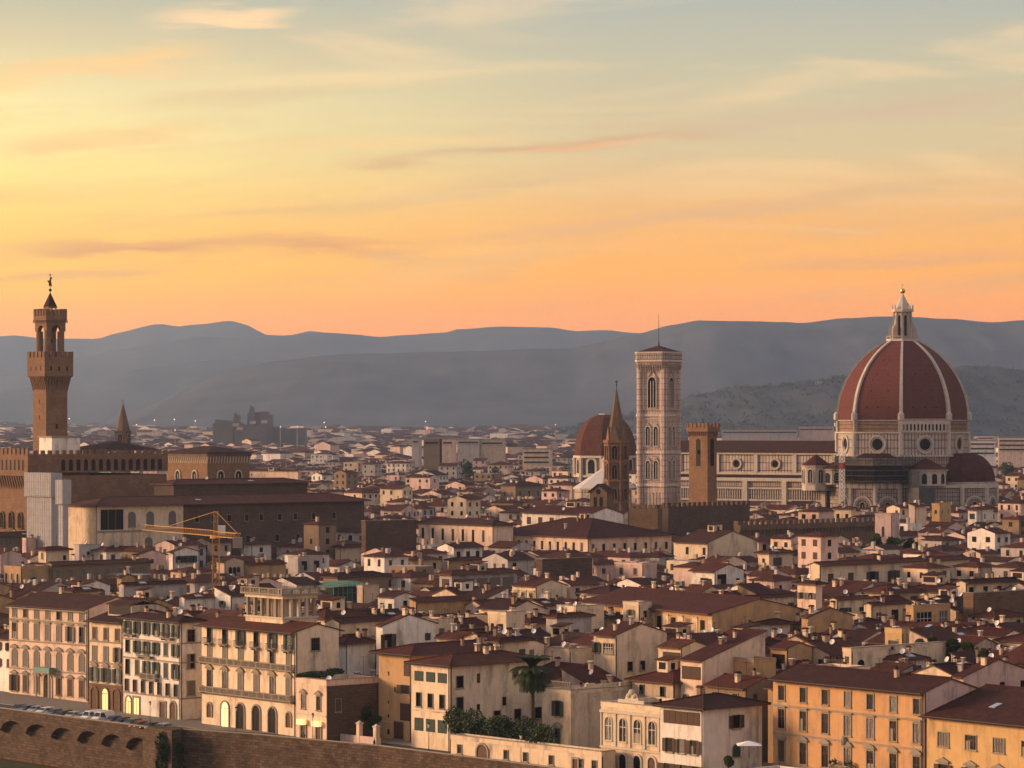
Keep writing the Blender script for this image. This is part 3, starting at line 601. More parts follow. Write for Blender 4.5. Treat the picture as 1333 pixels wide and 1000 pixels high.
    for spec, width, place in ((front, L, lambda u, z: (-L+u*L, 0, z, 0)), (side, D, lambda u, z: (0, u*D, z, math.pi/2))):
        face = 'f' if spec is front and width == L else 's'
        rows = auto(width, face) if spec == 'auto' else (spec or [])
        for row in rows:
            nw, z, w, h, st = row[:5]; u0, u1 = (row[5], row[6]) if len(row) > 6 else (.5/nw, 1-.5/nw); sk = row[7] if len(row) > 7 else 0
            if z < 0.2 and z < H-2.6 and spec == 'auto': continue
            for i in range(nw):
                if sk and rnd.random() < sk: continue
                u = (u0+u1)/2 if nw == 1 else u0+(u1-u0)*i/(nw-1)
                if not stand: pass
                x, y, zz, rz = place(u, z); 
                s2 = st
                if sk and rnd.random() < .3: s2 = st.replace('open', 'shut')
                elif split and rnd.random() < .28: s2 = st.replace('shut', rnd.choice(['ajar', 'bars', 'open'])) if 'shut' in st and 'bare' not in st and 'arch' not in st else st.replace('open', rnd.choice(['shut', 'ajar'])) if 'open' in st else st
                add_win(root, x, y, zz, rz, s2, w, h, rnd.choice([0, 0, 0, 1, 1, 2, 3]), split)
    HOUSES.append(dict(o=root, xl=xl, xc=xc, xr=xr, ye=ye, wall=wall, roof=roof, L=L, D=D, Y=Yd, X=X, al=al, H=H, feats=feats, chim=n, label=label, cat=cat))
    FOOT.append(corners(X, Yd, L, D, al)); return root, L, D, hf, ro
mat('pipe', (0.07, 0.045, 0.03), 0.6); mat('flat_roof', (0.16, 0.12, 0.10), 0.95, var=0.3, scale=0.6)
# =====================================================================  landmarks
def ngon(n, r, rot=0.0, c=(0, 0)): return [(c[0]+r*math.cos(rot+2*math.pi*i/n), c[1]+r*math.sin(rot+2*math.pi*i/n)) for i in range(n)]
OCT = lambda r, c=(0, 0): ngon(8, r, R(22.5), c)
def ring(mb, r0, r1, y0, y1, m, n=20, z=0.0):
    for i in range(n):
        a, b = 2*math.pi*i/n, 2*math.pi*(i+1)/n; p = lambda r, t, y: (math.cos(t)*r, y, z+math.sin(t)*r)
        mb.face([p(r0, a, y0), p(r1, a, y0), p(r1, b, y0), p(r0, b, y0)], m); mb.face([p(r1, a, y0), p(r1, a, y1), p(r1, b, y1), p(r1, b, y0)], m)
        mb.face([p(r0, b, y0), p(r0, b, y1), p(r0, a, y1), p(r0, a, y0)], m)
def disc(mb, r, y, m, n=20, z=0.0): mb.face([(math.cos(2*math.pi*i/n)*r, y, z+math.sin(2*math.pi*i/n)*r) for i in range(n)], m)
def oculus(parent, x, y, z, rz, ro, ri):
    mb = MB(); disc(mb, ri*1.02, -.05, 'glass_dark'); o = mb.build('oculus', parent, (x, y, z), rz)
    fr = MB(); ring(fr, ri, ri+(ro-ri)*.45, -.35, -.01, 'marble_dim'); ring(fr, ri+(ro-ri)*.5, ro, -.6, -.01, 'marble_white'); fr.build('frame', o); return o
def gothic(parent, x, y, z, rz, w, h, lights=2, gable=0.0, m='marble_white', name='window', back='glass_dark'):
    """tall pointed window with mullions, facing -y"""
    mb = MB(); pts = mb.arc_poly(-w/2, w/2, 0, h-w*.6, 8, True); mb.face([(a, -.04, b) for a, b in pts], back); o = mb.build(name, parent, (x, y, z), rz)
    fr = MB(); t = .32; q = fr.arc_poly(-w/2-t, w/2+t, -t, h-w*.6, 8, True)
    for k in range(len(pts)):
        j = (k+1) % len(pts); fr.face([(pts[k][0], -.5, pts[k][1]), (q[k][0], -.5, q[k][1]), (q[j][0], -.5, q[j][1]), (pts[j][0], -.5, pts[j][1])], m)
        fr.face([(q[k][0], -.5, q[k][1]), (q[k][0], 0, q[k][1]), (q[j][0], 0, q[j][1]), (q[j][0], -.5, q[j][1])], m)
    for k in range(1, lights): xx = -w/2+w*k/lights; fr.box(xx-.13, -.36, 0, xx+.13, -.06, h-w*.35, m)
    if gable:
        a = w/2+.7; z0 = h+.15
        for s in (-1, 1): fr.slab([(s*a, -.55, z0-1.0), (s*a, -.1, z0-1.0), (0, -.1, z0+gable), (0, -.55, z0+gable)], [[0, 1, 2, 3]], .4, m)
    fr.build('frame', o); return o
def merlons(mb, x0, y0, x1, y1, z, m, w=1.3, gap=1.0, h=1.5, t=0.6, swallow=False):
    d = Vector((x1-x0, y1-y0)); l = d.length; d.normalize(); nn = max(1, round((l+gap)/(w+gap))); w = (l+gap)/nn-gap; n2 = Vector((-d.y, d.x))*t
    for i in range(nn):
        a = Vector((x0, y0))+d*(i*(w+gap)); b = a+d*w
        pl = [(a.x, a.y), (b.x, b.y), (b.x+n2.x, b.y+n2.y), (a.x+n2.x, a.y+n2.y)]
        mb.prism(pl, z+.002, z+h, m)
        if swallow:
            for (s0, s1) in ((0, .3), (.7, 1)):
                aa, bb = a+d*w*s0, a+d*w*s1; mb.prism([(aa.x, aa.y), (bb.x, bb.y), (bb.x+n2.x, bb.y+n2.y), (aa.x+n2.x, aa.y+n2.y)], z+h+.002, z+h+.5, m)
def corbels(mb, x0, y0, x1, y1, z0, z1, out, m, gap=1.6, w=0.45):
    """wedge brackets along a wall run whose outward side is to the right of the direction"""
    d = Vector((x1-x0, y1-y0)); l = d.length; d.normalize(); o = Vector((d.y, -d.x)); nn = max(2, round(l/gap))
    for i in range(nn+1):
        c = Vector((x0, y0))+d*(l*i/nn); a, b = c-d*w/2, c+d*w/2; ao, bo = a+o*out, b+o*out
        mb.face([(a.x, a.y, z0), (b.x, b.y, z0), (bo.x, bo.y, z1), (ao.x, ao.y, z1)], m)
        mb.face([(a.x, a.y, z0), (ao.x, ao.y, z1), (a.x, a.y, z1)], m); mb.face([(b.x, b.y, z0), (b.x, b.y, z1), (bo.x, bo.y, z1)], m)

# ---------------------------------------------------------------- cathedral
def cathedral():
    Yc = 1335.0; root = empty('cathedral', (atY(1175, Yc), Yc, 0), R(-31), 'great cathedral with red tiled ribbed dome, white lantern and striped marble walls', 'cathedral')
    AP = 27.9*math.cos(R(22.5))
    mb = MB(); mb.prism(OCT(27.5), 0, 40.6, 'marble_fine'); mb.build('crossing_wall', root)
    mb = MB(); mb.prism(OCT(27.9), 41.2, 50.4, 'marble_panel'); mb.prism(OCT(28.6), 40.601, 41.2, 'marble_white', bot=True); mb.prism(OCT(28.7), 50.401, 51.0, 'marble_white', bot=True)
    for p in OCT(28.0): mb.prism(ngon(8, .95, 0, p), 41.201, 50.4, 'marble_white')
    dr = mb.build('drum', root)
    for k in range(8):
        a = R(45*k); n = (math.cos(a), math.sin(a)); oculus(dr, n[0]*(AP+.02), n[1]*(AP+.02), 45.8, a+math.pi/2, 4.0, 2.45)
    mb = MB(); mb.prism(OCT(27.4), 51.001, 55.6, 'rough_masonry'); mb.prism(OCT(28.1), 55.601, 56.1, 'marble_dim', bot=True)
    for p in OCT(27.3): mb.prism(ngon(8, 1.3, 0, p), 51.001, 55.6, 'marble_dim')
    for k in range(8):
        a = R(45*k); t = (-math.sin(a), math.cos(a)); n = (math.cos(a), math.sin(a)); A = 27.4*math.cos(R(22.5))
        if k != 7: 
            for z in (52.3, 54.0):
                p, q = [(n[0]*(A+.15)+t[0]*s, n[1]*(A+.15)+t[1]*s) for s in (-9.6, 9.6)]
                mb.prism([(p[0]+n[0]*.15, p[1]+n[1]*.15), (q[0]+n[0]*.15, q[1]+n[1]*.15), (q[0]-n[0]*.3, q[1]-n[1]*.3), (p[0]-n[0]*.3, p[1]-n[1]*.3)], z, z+.25, 'stone_brown')
    mb.build('unfinished_band', root)
    # gallery on the south-east face only
    mb = MB(); Wd = 11.1; mb.box(-Wd, -1.6, 51.0, Wd, -.05, 51.6, 'marble_white'); mb.box(-Wd, -1.5, 54.9, Wd, -.05, 55.7, 'marble_white'); mb.box(-Wd, -.4, 51.6, Wd, -.1, 54.9, 'glass_dark', faces='y')
    nA = 13
    for i in range(nA+1): x = -Wd+.4+(2*Wd-.8)*i/nA; mb.box(x-.38, -1.45, 51.601, x+.38, -.9, 54.899, 'marble_white')
    for i in range(nA):
        x0 = -Wd+.4+(2*Wd-.8)*i/nA+.38; x1 = x0+(2*Wd-.8)/nA-.76; c = (x0+x1)/2; r = (x1-x0)/2
        for s in (-1, 1):
            pts = [(c+s*r, 53.9), (c+s*r, 54.9), (c, 54.9), (c+s*0, 53.9+r)]+[(c+s*r*math.sin(R(q)), 53.9+r*math.cos(R(q))) for q in (30, 60)]
            if s > 0: mb.face([(x, -1.43, z) for x, z in pts], 'marble_white')
            else: mb.face([(x, -1.43, z) for x, z in reversed(pts)], 'marble_white')
    mb.box(-Wd, -1.55, 55.701, Wd, -1.35, 56.6, 'marble_dim'); a = R(-45); mb.build('gallery', root, (math.cos(a)*27.4*.924, math.sin(a)*27.4*.924, 0), a+math.pi/2)
    # dome shell
    C_, RHO = 9.5, 37.4; prof = lambda h: math.sqrt(RHO**2-h**2)-C_
    mb = MB(); N = 22; hs = [34.3*i/N for i in range(N+1)]
    for i in range(N):
        lo, hi = OCT(prof(hs[i])), OCT(prof(hs[i+1]))
        for k in range(8): j = (k+1) % 8; mb.face([(*lo[k], 56.1+hs[i]), (*lo[j], 56.1+hs[i]), (*hi[j], 56.1+hs[i+1]), (*hi[k], 56.1+hs[i+1])], 'tile_dome')
    for k in range(8):                        # little vent holes in three rows
        for h, us in ((5, (.25, .5, .75)), (12, (.3, .7)), (19, (.35, .65)), (25, (.4, .6))):
            a, b = [Vector((*OCT(prof(h)+.02)[q % 8], 56.1+h)) for q in (k, k+1)]; a2, b2 = [Vector((*OCT(prof(h+.7)+.05)[q % 8], 56.8+h)) for q in (k, k+1)]
            out = Vector((math.cos(R(45*k+45)), math.sin(R(45*k+45)), 0))*.12
            for u in us: mb.face([a.lerp(b, u-.015)+out, a.lerp(b, u+.015)+out, a2.lerp(b2, u+.015)+out, a2.lerp(b2, u-.015)+out], 'glass_dark')
    mb.build('dome', root)
    for k in range(8):
        a = R(22.5+45*k); o = Vector((math.cos(a), math.sin(a), 0)); t = Vector((-o.y, o.x, 0)); mb = MB()
        for i in range(N):
            w0, w1 = .82-.36*i/N, .82-.36*(i+1)/N; P = [o*(prof(hs[j])-.4)+Vector((0, 0, 56.1+hs[j])) for j in (i, i+1)]; Q = [o*(prof(hs[j])+.65)+Vector((0, 0, 56.3+hs[j])) for j in (i, i+1)]
            mb.face([Q[0]-t*w0, Q[0]+t*w0, Q[1]+t*w1, Q[1]-t*w1], 'marble_white'); mb.face([P[0]-t*w0, Q[0]-t*w0, Q[1]-t*w1, P[1]-t*w1], 'marble_white'); mb.face([Q[0]+t*w0, P[0]+t*w0, P[1]+t*w1, Q[1]+t*w1], 'marble_white')
        b = o*(prof(0)+.2); mb.prism(ngon(8, 1.45, 0, (b.x, b.y)), 56.101, 58.6, 'marble_white'); mb.cone(ngon(8, 1.45, 0, (b.x, b.y)), 58.6, 60.2, 'marble_white', (b.x, b.y)); mb.build('rib', root)
    # lantern
    mb = MB(); mb.prism(OCT(7.0), 89.8, 90.8, 'marble_white', bot=True); mb.prism(OCT(6.2), 88.6, 89.8, 'marble_dim'); mb.prism(OCT(3.3), 90.801, 102.4, 'marble_white')
    for p, q in zip(OCT(6.9), OCT(6.9)[1:]+OCT(6.9)[:1]): mb.tube((*p, 91.9), (*q, 91.9), .12, 'marble_white', 4); mb.tube((*p, 90.8), (*p, 92.2), .16, 'marble_white', 4)
    for k in range(8):
        a = R(22.5+45*k); o = Vector((math.cos(a), math.sin(a), 0)); t = Vector((-o.y, o.x, 0))*.35
        pr = [(3.2, 90.8), (6.0, 90.8), (6.0, 95.0), (5.4, 96.2), (4.6, 96.8), (4.1, 99.5), (3.9, 102.4), (3.2, 102.4)]
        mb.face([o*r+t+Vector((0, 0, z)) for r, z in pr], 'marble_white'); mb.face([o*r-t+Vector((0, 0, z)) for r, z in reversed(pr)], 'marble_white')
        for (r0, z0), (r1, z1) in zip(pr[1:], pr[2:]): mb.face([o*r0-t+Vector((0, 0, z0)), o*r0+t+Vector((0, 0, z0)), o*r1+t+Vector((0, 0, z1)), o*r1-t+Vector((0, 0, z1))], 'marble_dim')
    mb.prism(OCT(4.7), 102.401, 103.6, 'marble_white', bot=True)
    for p in OCT(4.3): mb.prism(ngon(5, .35, 0, p), 103.601, 104.6, 'marble_white'); mb.cone(ngon(5, .4, 0, p), 104.6, 105.8, 'marble_white', p)
    ln = mb.build('lantern', root)
    for k in range(8): a = R(45*k); gothic(ln, math.cos(a)*3.06, math.sin(a)*3.06, 92.0, a+math.pi/2, 1.3, 9.0, 1)
    mb = MB(); mb.cone(OCT(3.7), 103.601, 110.6, 'marble_white'); mb.build('spire', ln)
    mb = MB(); mb.sphere((0, 0, 111.4), 1.15, 'gold', 12, 8); mb.tube((0, 0, 112.4), (0, 0, 114.6), .12, 'gold', 5); mb.tube((-.7*.857, .7*.515, 113.8), (.7*.857, -.7*.515, 113.8), .12, 'gold', 5); mb.build('ball_and_cross', ln)
    # low body and the three tribunes
    mb = MB(); mb.prism(OCT(34.5), 0, 28.0, 'marble_fine', top='tile_red'); mb.prism(OCT(35.2), 27.6, 28.6, 'marble_white', bot=True, top='tile_red'); mb.build('chapel_wall', root)
    for k, ang in enumerate((-90, 0, 90)):
        a = R(ang); cx, cy = math.cos(a)*27.5, math.sin(a)*27.5; mb = MB(); P = lambda r: ngon(8, r*.92, R(22.5), (cx, cy))
        mb.prism(P(15.6), 0, 27.4, 'marble_fine'); mb.prism(P(16.6), 27.401, 29.2, 'marble_white', bot=True); mb.prism(P(16.0), 29.201, 30.0, 'marble_dim'); 
        for p in P(15.7): mb.prism(ngon(6, 1.0, 0, p), 0, 27.4, 'marble_white')
        for q in range(8):
            b = R(45*q); 
            if math.cos(b-a) < -.1: continue
            x, y = cx+math.cos(b)*14.35*.924, cy+math.sin(b)*14.35*.924
            t = (-math.sin(b), math.cos(b)); w = 10.2
            for z in (6.2, 11.8): 
                e = [(x+t[0]*s+math.cos(b)*d, y+t[1]*s+math.sin(b)*d) for s, d in ((-w/2, .25), (w/2, .25), (w/2, -.1), (-w/2, -.1))]; mb.prism(e, z, z+.5, 'marble_white', bot=True)
        tr = mb.build('tribune', root)
        for q in range(8):
            b = R(45*q)
            if math.cos(b-a) < -.1: continue
            x, y = cx+math.cos(b)*(14.35*.924+.03), cy+math.sin(b)*(14.35*.924+.03); rz = b+math.pi/2
            am = MB(); n = 12
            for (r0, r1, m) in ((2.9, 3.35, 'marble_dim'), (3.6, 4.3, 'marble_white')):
                for i in range(n):
                    t0, t1 = math.pi*i/n, math.pi*(i+1)/n; am.face([(math.cos(t0)*r0, -.5, 20+math.sin(t0)*r0), (math.cos(t0)*r1, -.5, 20+math.sin(t0)*r1), (math.cos(t1)*r1, -.5, 20+math.sin(t1)*r1), (math.cos(t1)*r0, -.5, 20+math.sin(t1)*r0)], m)
                    am.face([(math.cos(t0)*r1, -.5, 20+math.sin(t0)*r1), (math.cos(t0)*r1, 0, 20+math.sin(t0)*r1), (math.cos(t1)*r1, 0, 20+math.sin(t1)*r1), (math.cos(t1)*r1, -.5, 20+math.sin(t1)*r1)], m)
                for s in (-1, 1): am.box(min(s*r0, s*r1), -.5, 12.2, max(s*r0, s*r1), 0, 19.999, m)
            ao = am.build('blind_arch', tr, (x, y, 0), rz); gothic(ao, 0, -.03, 13.0, 0, 2.2, 8.5, 2, m='marble_dim')
        mb = MB(); hs2 = [12.0*i/8 for i in range(9)]; pf = lambda h: 15.0*math.cos(math.asin(min(1, h/12.6)))**.8
        for i in range(8):
            lo, hi = P(pf(hs2[i])), P(pf(hs2[i+1]))
            for q in range(8): j = (q+1) % 8; mb.face([(*lo[q], 30.0+hs2[i]), (*lo[j], 30.0+hs2[i]), (*hi[j], 30.0+hs2[i+1]), (*hi[q], 30.0+hs2[i+1])], 'tile_red')
        mb.build('half_dome', tr)
    for ang in (-45, 45, -135):
        a = R(ang); cx, cy = math.cos(a)*28.5, math.sin(a)*28.5; mb = MB(); P = ngon(16, 8.2, 0, (cx, cy)); mb.prism(P, 28.6, 34.6, 'marble_white'); mb.prism(ngon(16, 8.8, 0, (cx, cy)), 34.601, 35.3, 'marble_dim', bot=True); mb.cone(ngon(16, 8.7, 0, (cx, cy)), 35.301, 40.2, 'tile_red', (cx-math.cos(a)*2, cy-math.sin(a)*2))
        ex = mb.build('exedra', root)
        for q in (-60, -30, 0, 30, 60):
            b = a+R(q); nb = MB(); arch_plate(nb, -1.1, 1.1, 29.3, 33.6, -.06, 'glass_dark'); nb.build('niche', ex, (cx+math.cos(b)*8.2, cy+math.sin(b)*8.2, 0), b+math.pi/2)
    # nave
    W0, W1 = -112.0, -26.0
    mb = MB(); mb.box(W0, -10.5, 0, W1, 10.5, 41.0, 'marble_panel', faces='xyY'); mb.box(W0, -11.4, 41.001, W1, -10.2, 42.2, 'marble_white'); mb.box(W0, 10.2, 41.001, W1, 11.4, 42.2, 'marble_white')
    mb.face([(W0, 10.5, 41.0), (W0, -10.5, 41.0), (W0, 0, 46.8)], 'marble_panel'); mb.box(W0, -10.95, 32.2, W1, -10.501, 33.2, 'marble_white')
    for x in (-27.5, -46.0, -64.8, -83.6, -102.4): mb.box(x-.9, -11.1, 33.201, x+.9, -10.502, 41.0, 'marble_white')
    nv = mb.build('nave_wall', root)
    for x in (-36.6, -55.4, -74.2, -93.0): oculus(nv, x, -10.52, 36.9, 0, 2.5, 1.55)
    mb = MB(); mb.slab([(W0, -12, 42.25), (W1, -12, 42.25), (W1, 0, 47.0), (W0, 0, 47.0), (W0, 12, 42.25), (W1, 12, 42.25)], [[0, 1, 2, 3], [3, 2, 5, 4]], .3, 'tile_brown'); mb.build('nave_roof', root)
    mb = MB(); mb.box(W0, -20.5, 0, W1, 20.5, 29.6, 'marble_fine', faces='xyY'); mb.box(W0, -21.3, 29.601, W1, -20.2, 31.0, 'marble_white'); mb.box(W0, -21.2, 21.0, W1, -20.501, 21.7, 'marble_white'); mb.box(W0, -21.2, 26.2, W1, -20.501, 26.8, 'marble_white')
    mb.box(W0, -21.0, 15.0, W1, -20.501, 15.6, 'marble_white')
    x = W0+.6
    while x < W1: mb.box(x-.16, -20.9, 21.701, x+.16, -20.502, 26.199, 'marble_white'); x += 1.15
    for x in (-27.5, -46.0, -64.8, -83.6, -102.4): mb.box(x-1.1, -21.6, 0, x+1.1, -20.503, 29.599, 'marble_white')
    mb.build('aisle_wall', root)
    mb = MB(); 
    for s in (-1, 1): 
        v = [(W0, s*20.2, 30.2), (W1, s*20.2, 30.2), (W1, s*10.52, 32.1), (W0, s*10.52, 32.1)]
        mb.slab(v, [[0, 1, 2, 3] if s < 0 else [3, 2, 1, 0]], .25, 'tile_brown')
    mb.build('aisle_roof', root)
    mb = MB(); q = (-29.5, -24.0); mb.prism(OCT(6.0, q), 26, 36.0, 'marble_white'); mb.prism(OCT(6.5, q), 36.001, 36.7, 'marble_dim', bot=True); mb.cone(OCT(6.4, q), 36.701, 41.5, 'tile_red', q); cp = mb.build('corner_chapel', root)
    for k in (-90, -45, -135): a = R(k); gothic(cp, q[0]+math.cos(a)*5.56, q[1]+math.sin(a)*5.56, 29.2, a+math.pi/2, 2.0, 5.6, 2)
    return root
CATH = cathedral()
def on_cathedral(x, y, z=0):
    return CATH.location+Vector((x*math.cos(R(31))+y*math.sin(R(31)), -x*math.sin(R(31))+y*math.cos(R(31)), z))
def scaffold():
    p = on_cathedral(0, -29.5); root = empty('scaffolding', p, R(-31), 'dark netted scaffolding wrapped round the left tribune below the big dome', 'scaffolding')
    mb = MB(); P = lambda r: ngon(8, r, R(22.5))
    for z in (30.4, 32.6, 34.8, 37.0, 39.2): mb.prism(P(17.4), z, z+.25, 'scaf_board', bot=True)
    mb.build('decks', root); mb = MB()
    for r in (17.3, 15.9):
        pts = P(r)
        for a, b in zip(pts, pts[1:]+pts[:1]):
            for u in (0, .25, .5, .75): x, y = a[0]+(b[0]-a[0])*u, a[1]+(b[1]-a[1])*u; mb.tube((x, y, 27), (x, y, 41.4), .08, 'iron', 4)
            for z in (31.5, 33.7, 35.9, 38.1, 40.3): mb.tube((*a, z), (*b, z), .06, 'iron', 4)
    mb.build('poles', root); mb = MB()
    pts = P(16.6)
    for k in range(8): a, b = pts[k], pts[(k+1) % 8]; mb.face([(*a, 37.2), (*b, 37.2), (*b, 40.2), (*a, 40.2)], 'scaf_net')
    mb.build('netting', root)
    mb = MB(); q = [(17.8, -6), (26.5, -14), (29, -3.5), (22, 4)]; mb.prism(q, 2, 28.0, 'scaf_net2', bot=True); mb.prism([(17, -3), (20, -6), (21, -1), (18, 1)], 28.002, 35, 'scaf_net'); mb.build('netting', root)
mat('scaf_board', (0.10, 0.08, 0.065), 0.9, var=0.3); mat('scaf_net', (0.17, 0.145, 0.125), 0.9, var=0.5, scale=0.5); mat('scaf_net2', (0.075, 0.072, 0.07), 0.9, var=0.5, scale=0.4); mat('red_paint', (0.22, 0.035, 0.03), 0.6, var=0.2)
scaffold()
def mast(px, Yd, z0, z1, w, m, label, name, cat, top=None):
    root = empty(name, (atY(px, Yd), Yd, 0), R(-31), label, cat); mb = MB(); h = w/2
    for a, b in ((-h, -h), (h, -h), (h, h), (-h, h)): mb.tube((a, b, z0), (a, b, z1), .12, m, 4)
    z = z0; c = [(-h, -h), (h, -h), (h, h), (-h, h)]; k = 0
    while z+w < z1:
        for i in range(4): a, b = c[i], c[(i+1) % 4]; mb.tube((*a, z), (*b, z+w), .07, m, 4); mb.tube((*a, z), (*b, z), .07, m, 4)
        z += w
    mb.build('lattice', root)
    if top:
        t = MB(); t.box(-h-.15, -h-.15, z1-9, h+.15, h+.15, z1-6.5, top); t.build('cage', root)
    return root
mast(1096, 1282, 8, 45, 1.7, 'white_paint', 'white lattice hoist mast with a red cage beside the left tribune of the cathedral', 'hoist_mast', 'hoist', 'red_paint')

# ---------------------------------------------------------------- marble bell tower
def campanile():
    Yc = 1316.0; root = empty('bell_tower', (atY(857.5, Yc), Yc, 0), R(-31), 'tall square pink and white marble bell tower with thin pole on its low roof', 'bell tower')
    h = 5.75; lv = [0, 13, 28.6, 42.4, 58.0, 78.6]
    mb = MB(); mb.box(-h, -h, 0, h, h, 78.6, 'marble_tower', faces='xXyY')
    for a in (-1, 1):
        for b in (-1, 1): mb.prism(ngon(8, 1.5, R(22.5), (a*h, b*h)), 0, 78.6, 'marble_tower')
    mb.build('shaft', root); mb = MB()
    for z in lv[1:-1]:
        mb.box(-h-.5, -h-.5, z-.5, h+.5, h+.5, z+.5, 'marble_white')
        for a in (-1, 1):
            for b in (-1, 1): mb.prism(ngon(8, 1.85, R(22.5), (a*h, b*h)), z-.55, z+.55, 'marble_white', bot=True)
        mb.box(-h-.25, -h-.25, z+2.0, h+.25, h+.25, z+2.35, 'marble_dim')
    mb.build('cornices', root)
    mb = MB(); o = ngon(8, 1, R(22.5))
    def chop(r, c): return [(-r+c, -r), (r-c, -r), (r, -r+c), (r, r-c), (r-c, r), (-r+c, r), (-r, r-c), (-r, -r+c)]
    mb.prism(chop(7.2, 1.7), 78.6, 79.4, 'marble_dim', bot=True); mb.prism(chop(7.4, 1.8), 79.401, 80.6, 'marble_tower', bot=True, poly2=chop(8.1, 2.1)); mb.prism(chop(8.2, 2.1), 80.601, 81.4, 'marble_white', bot=True); mb.prism(chop(8.0, 2.0), 81.401, 84.2, 'marble_fine'); mb.prism(chop(8.2, 2.1), 84.201, 84.8, 'marble_white', bot=True)
    c = chop(7.4, 1.8)
    for (a, b) in zip(c, c[1:]+c[:1]): corbels(mb, a[0], a[1], b[0], b[1], 77.2, 79.4, .7, 'marble_dim', 1.1, .35)
    mb.build('crown_gallery', root)
    mb = MB(); mb.cone(chop(7.8, 1.9), 84.801, 87.6, 'tile_brown'); mb.build('roof', root)
    mb = MB(); mb.tube((0, 0, 87), (0, 0, 89.5), .5, 'iron', 8, .2); mb.tube((0, 0, 89.4), (0, 0, 100.8), .14, 'iron', 6, .07); mb.build('pole', root)
    for k in range(4):
        rz = k*math.pi/2; r = Matrix.Rotation(rz, 3, 'Z'); P = lambda x, z: (*(r @ Vector((x, -h-.01, 0))).xy, z)
        x, y, z = P(0, 61.2); gothic(root, x, y, z, rz, 3.8, 12.6, 3, gable=3.8)
        for (zz, hh) in ((45.2, 9.6), (31.0, 9.4)):
            for s in (-1, 1): x, y, z = P(s*1.9, zz); gothic(root, x, y, z, rz, 2.0, hh*.82, 2, gable=1.5)
        mb = MB()
        for x0 in (-4.1, 4.1):
            mb.box(x0-.35, -h-.3, 30.6, x0+.35, -h-.002, 41.6, 'marble_white'); mb.box(x0-.35, -h-.3, 44.8, x0+.35, -h-.002, 57.2, 'marble_white'); mb.box(x0-.35, -h-.3, 60.4, x0+.35, -h-.002, 77, 'marble_white')
        for z in (56.3, 40.9): mb.box(-3.7, -h-.28, z, 3.7, -h-.002, z+.4, 'marble_white')
        for i in range(5): x0 = -3.2+1.6*i; mb.box(x0-.45, -h-.2, 15.5, x0+.45, -h-.002, 25.5, 'marble_dim')
        mb.build('pilasters', root, (0, 0, 0), rz)
campanile()
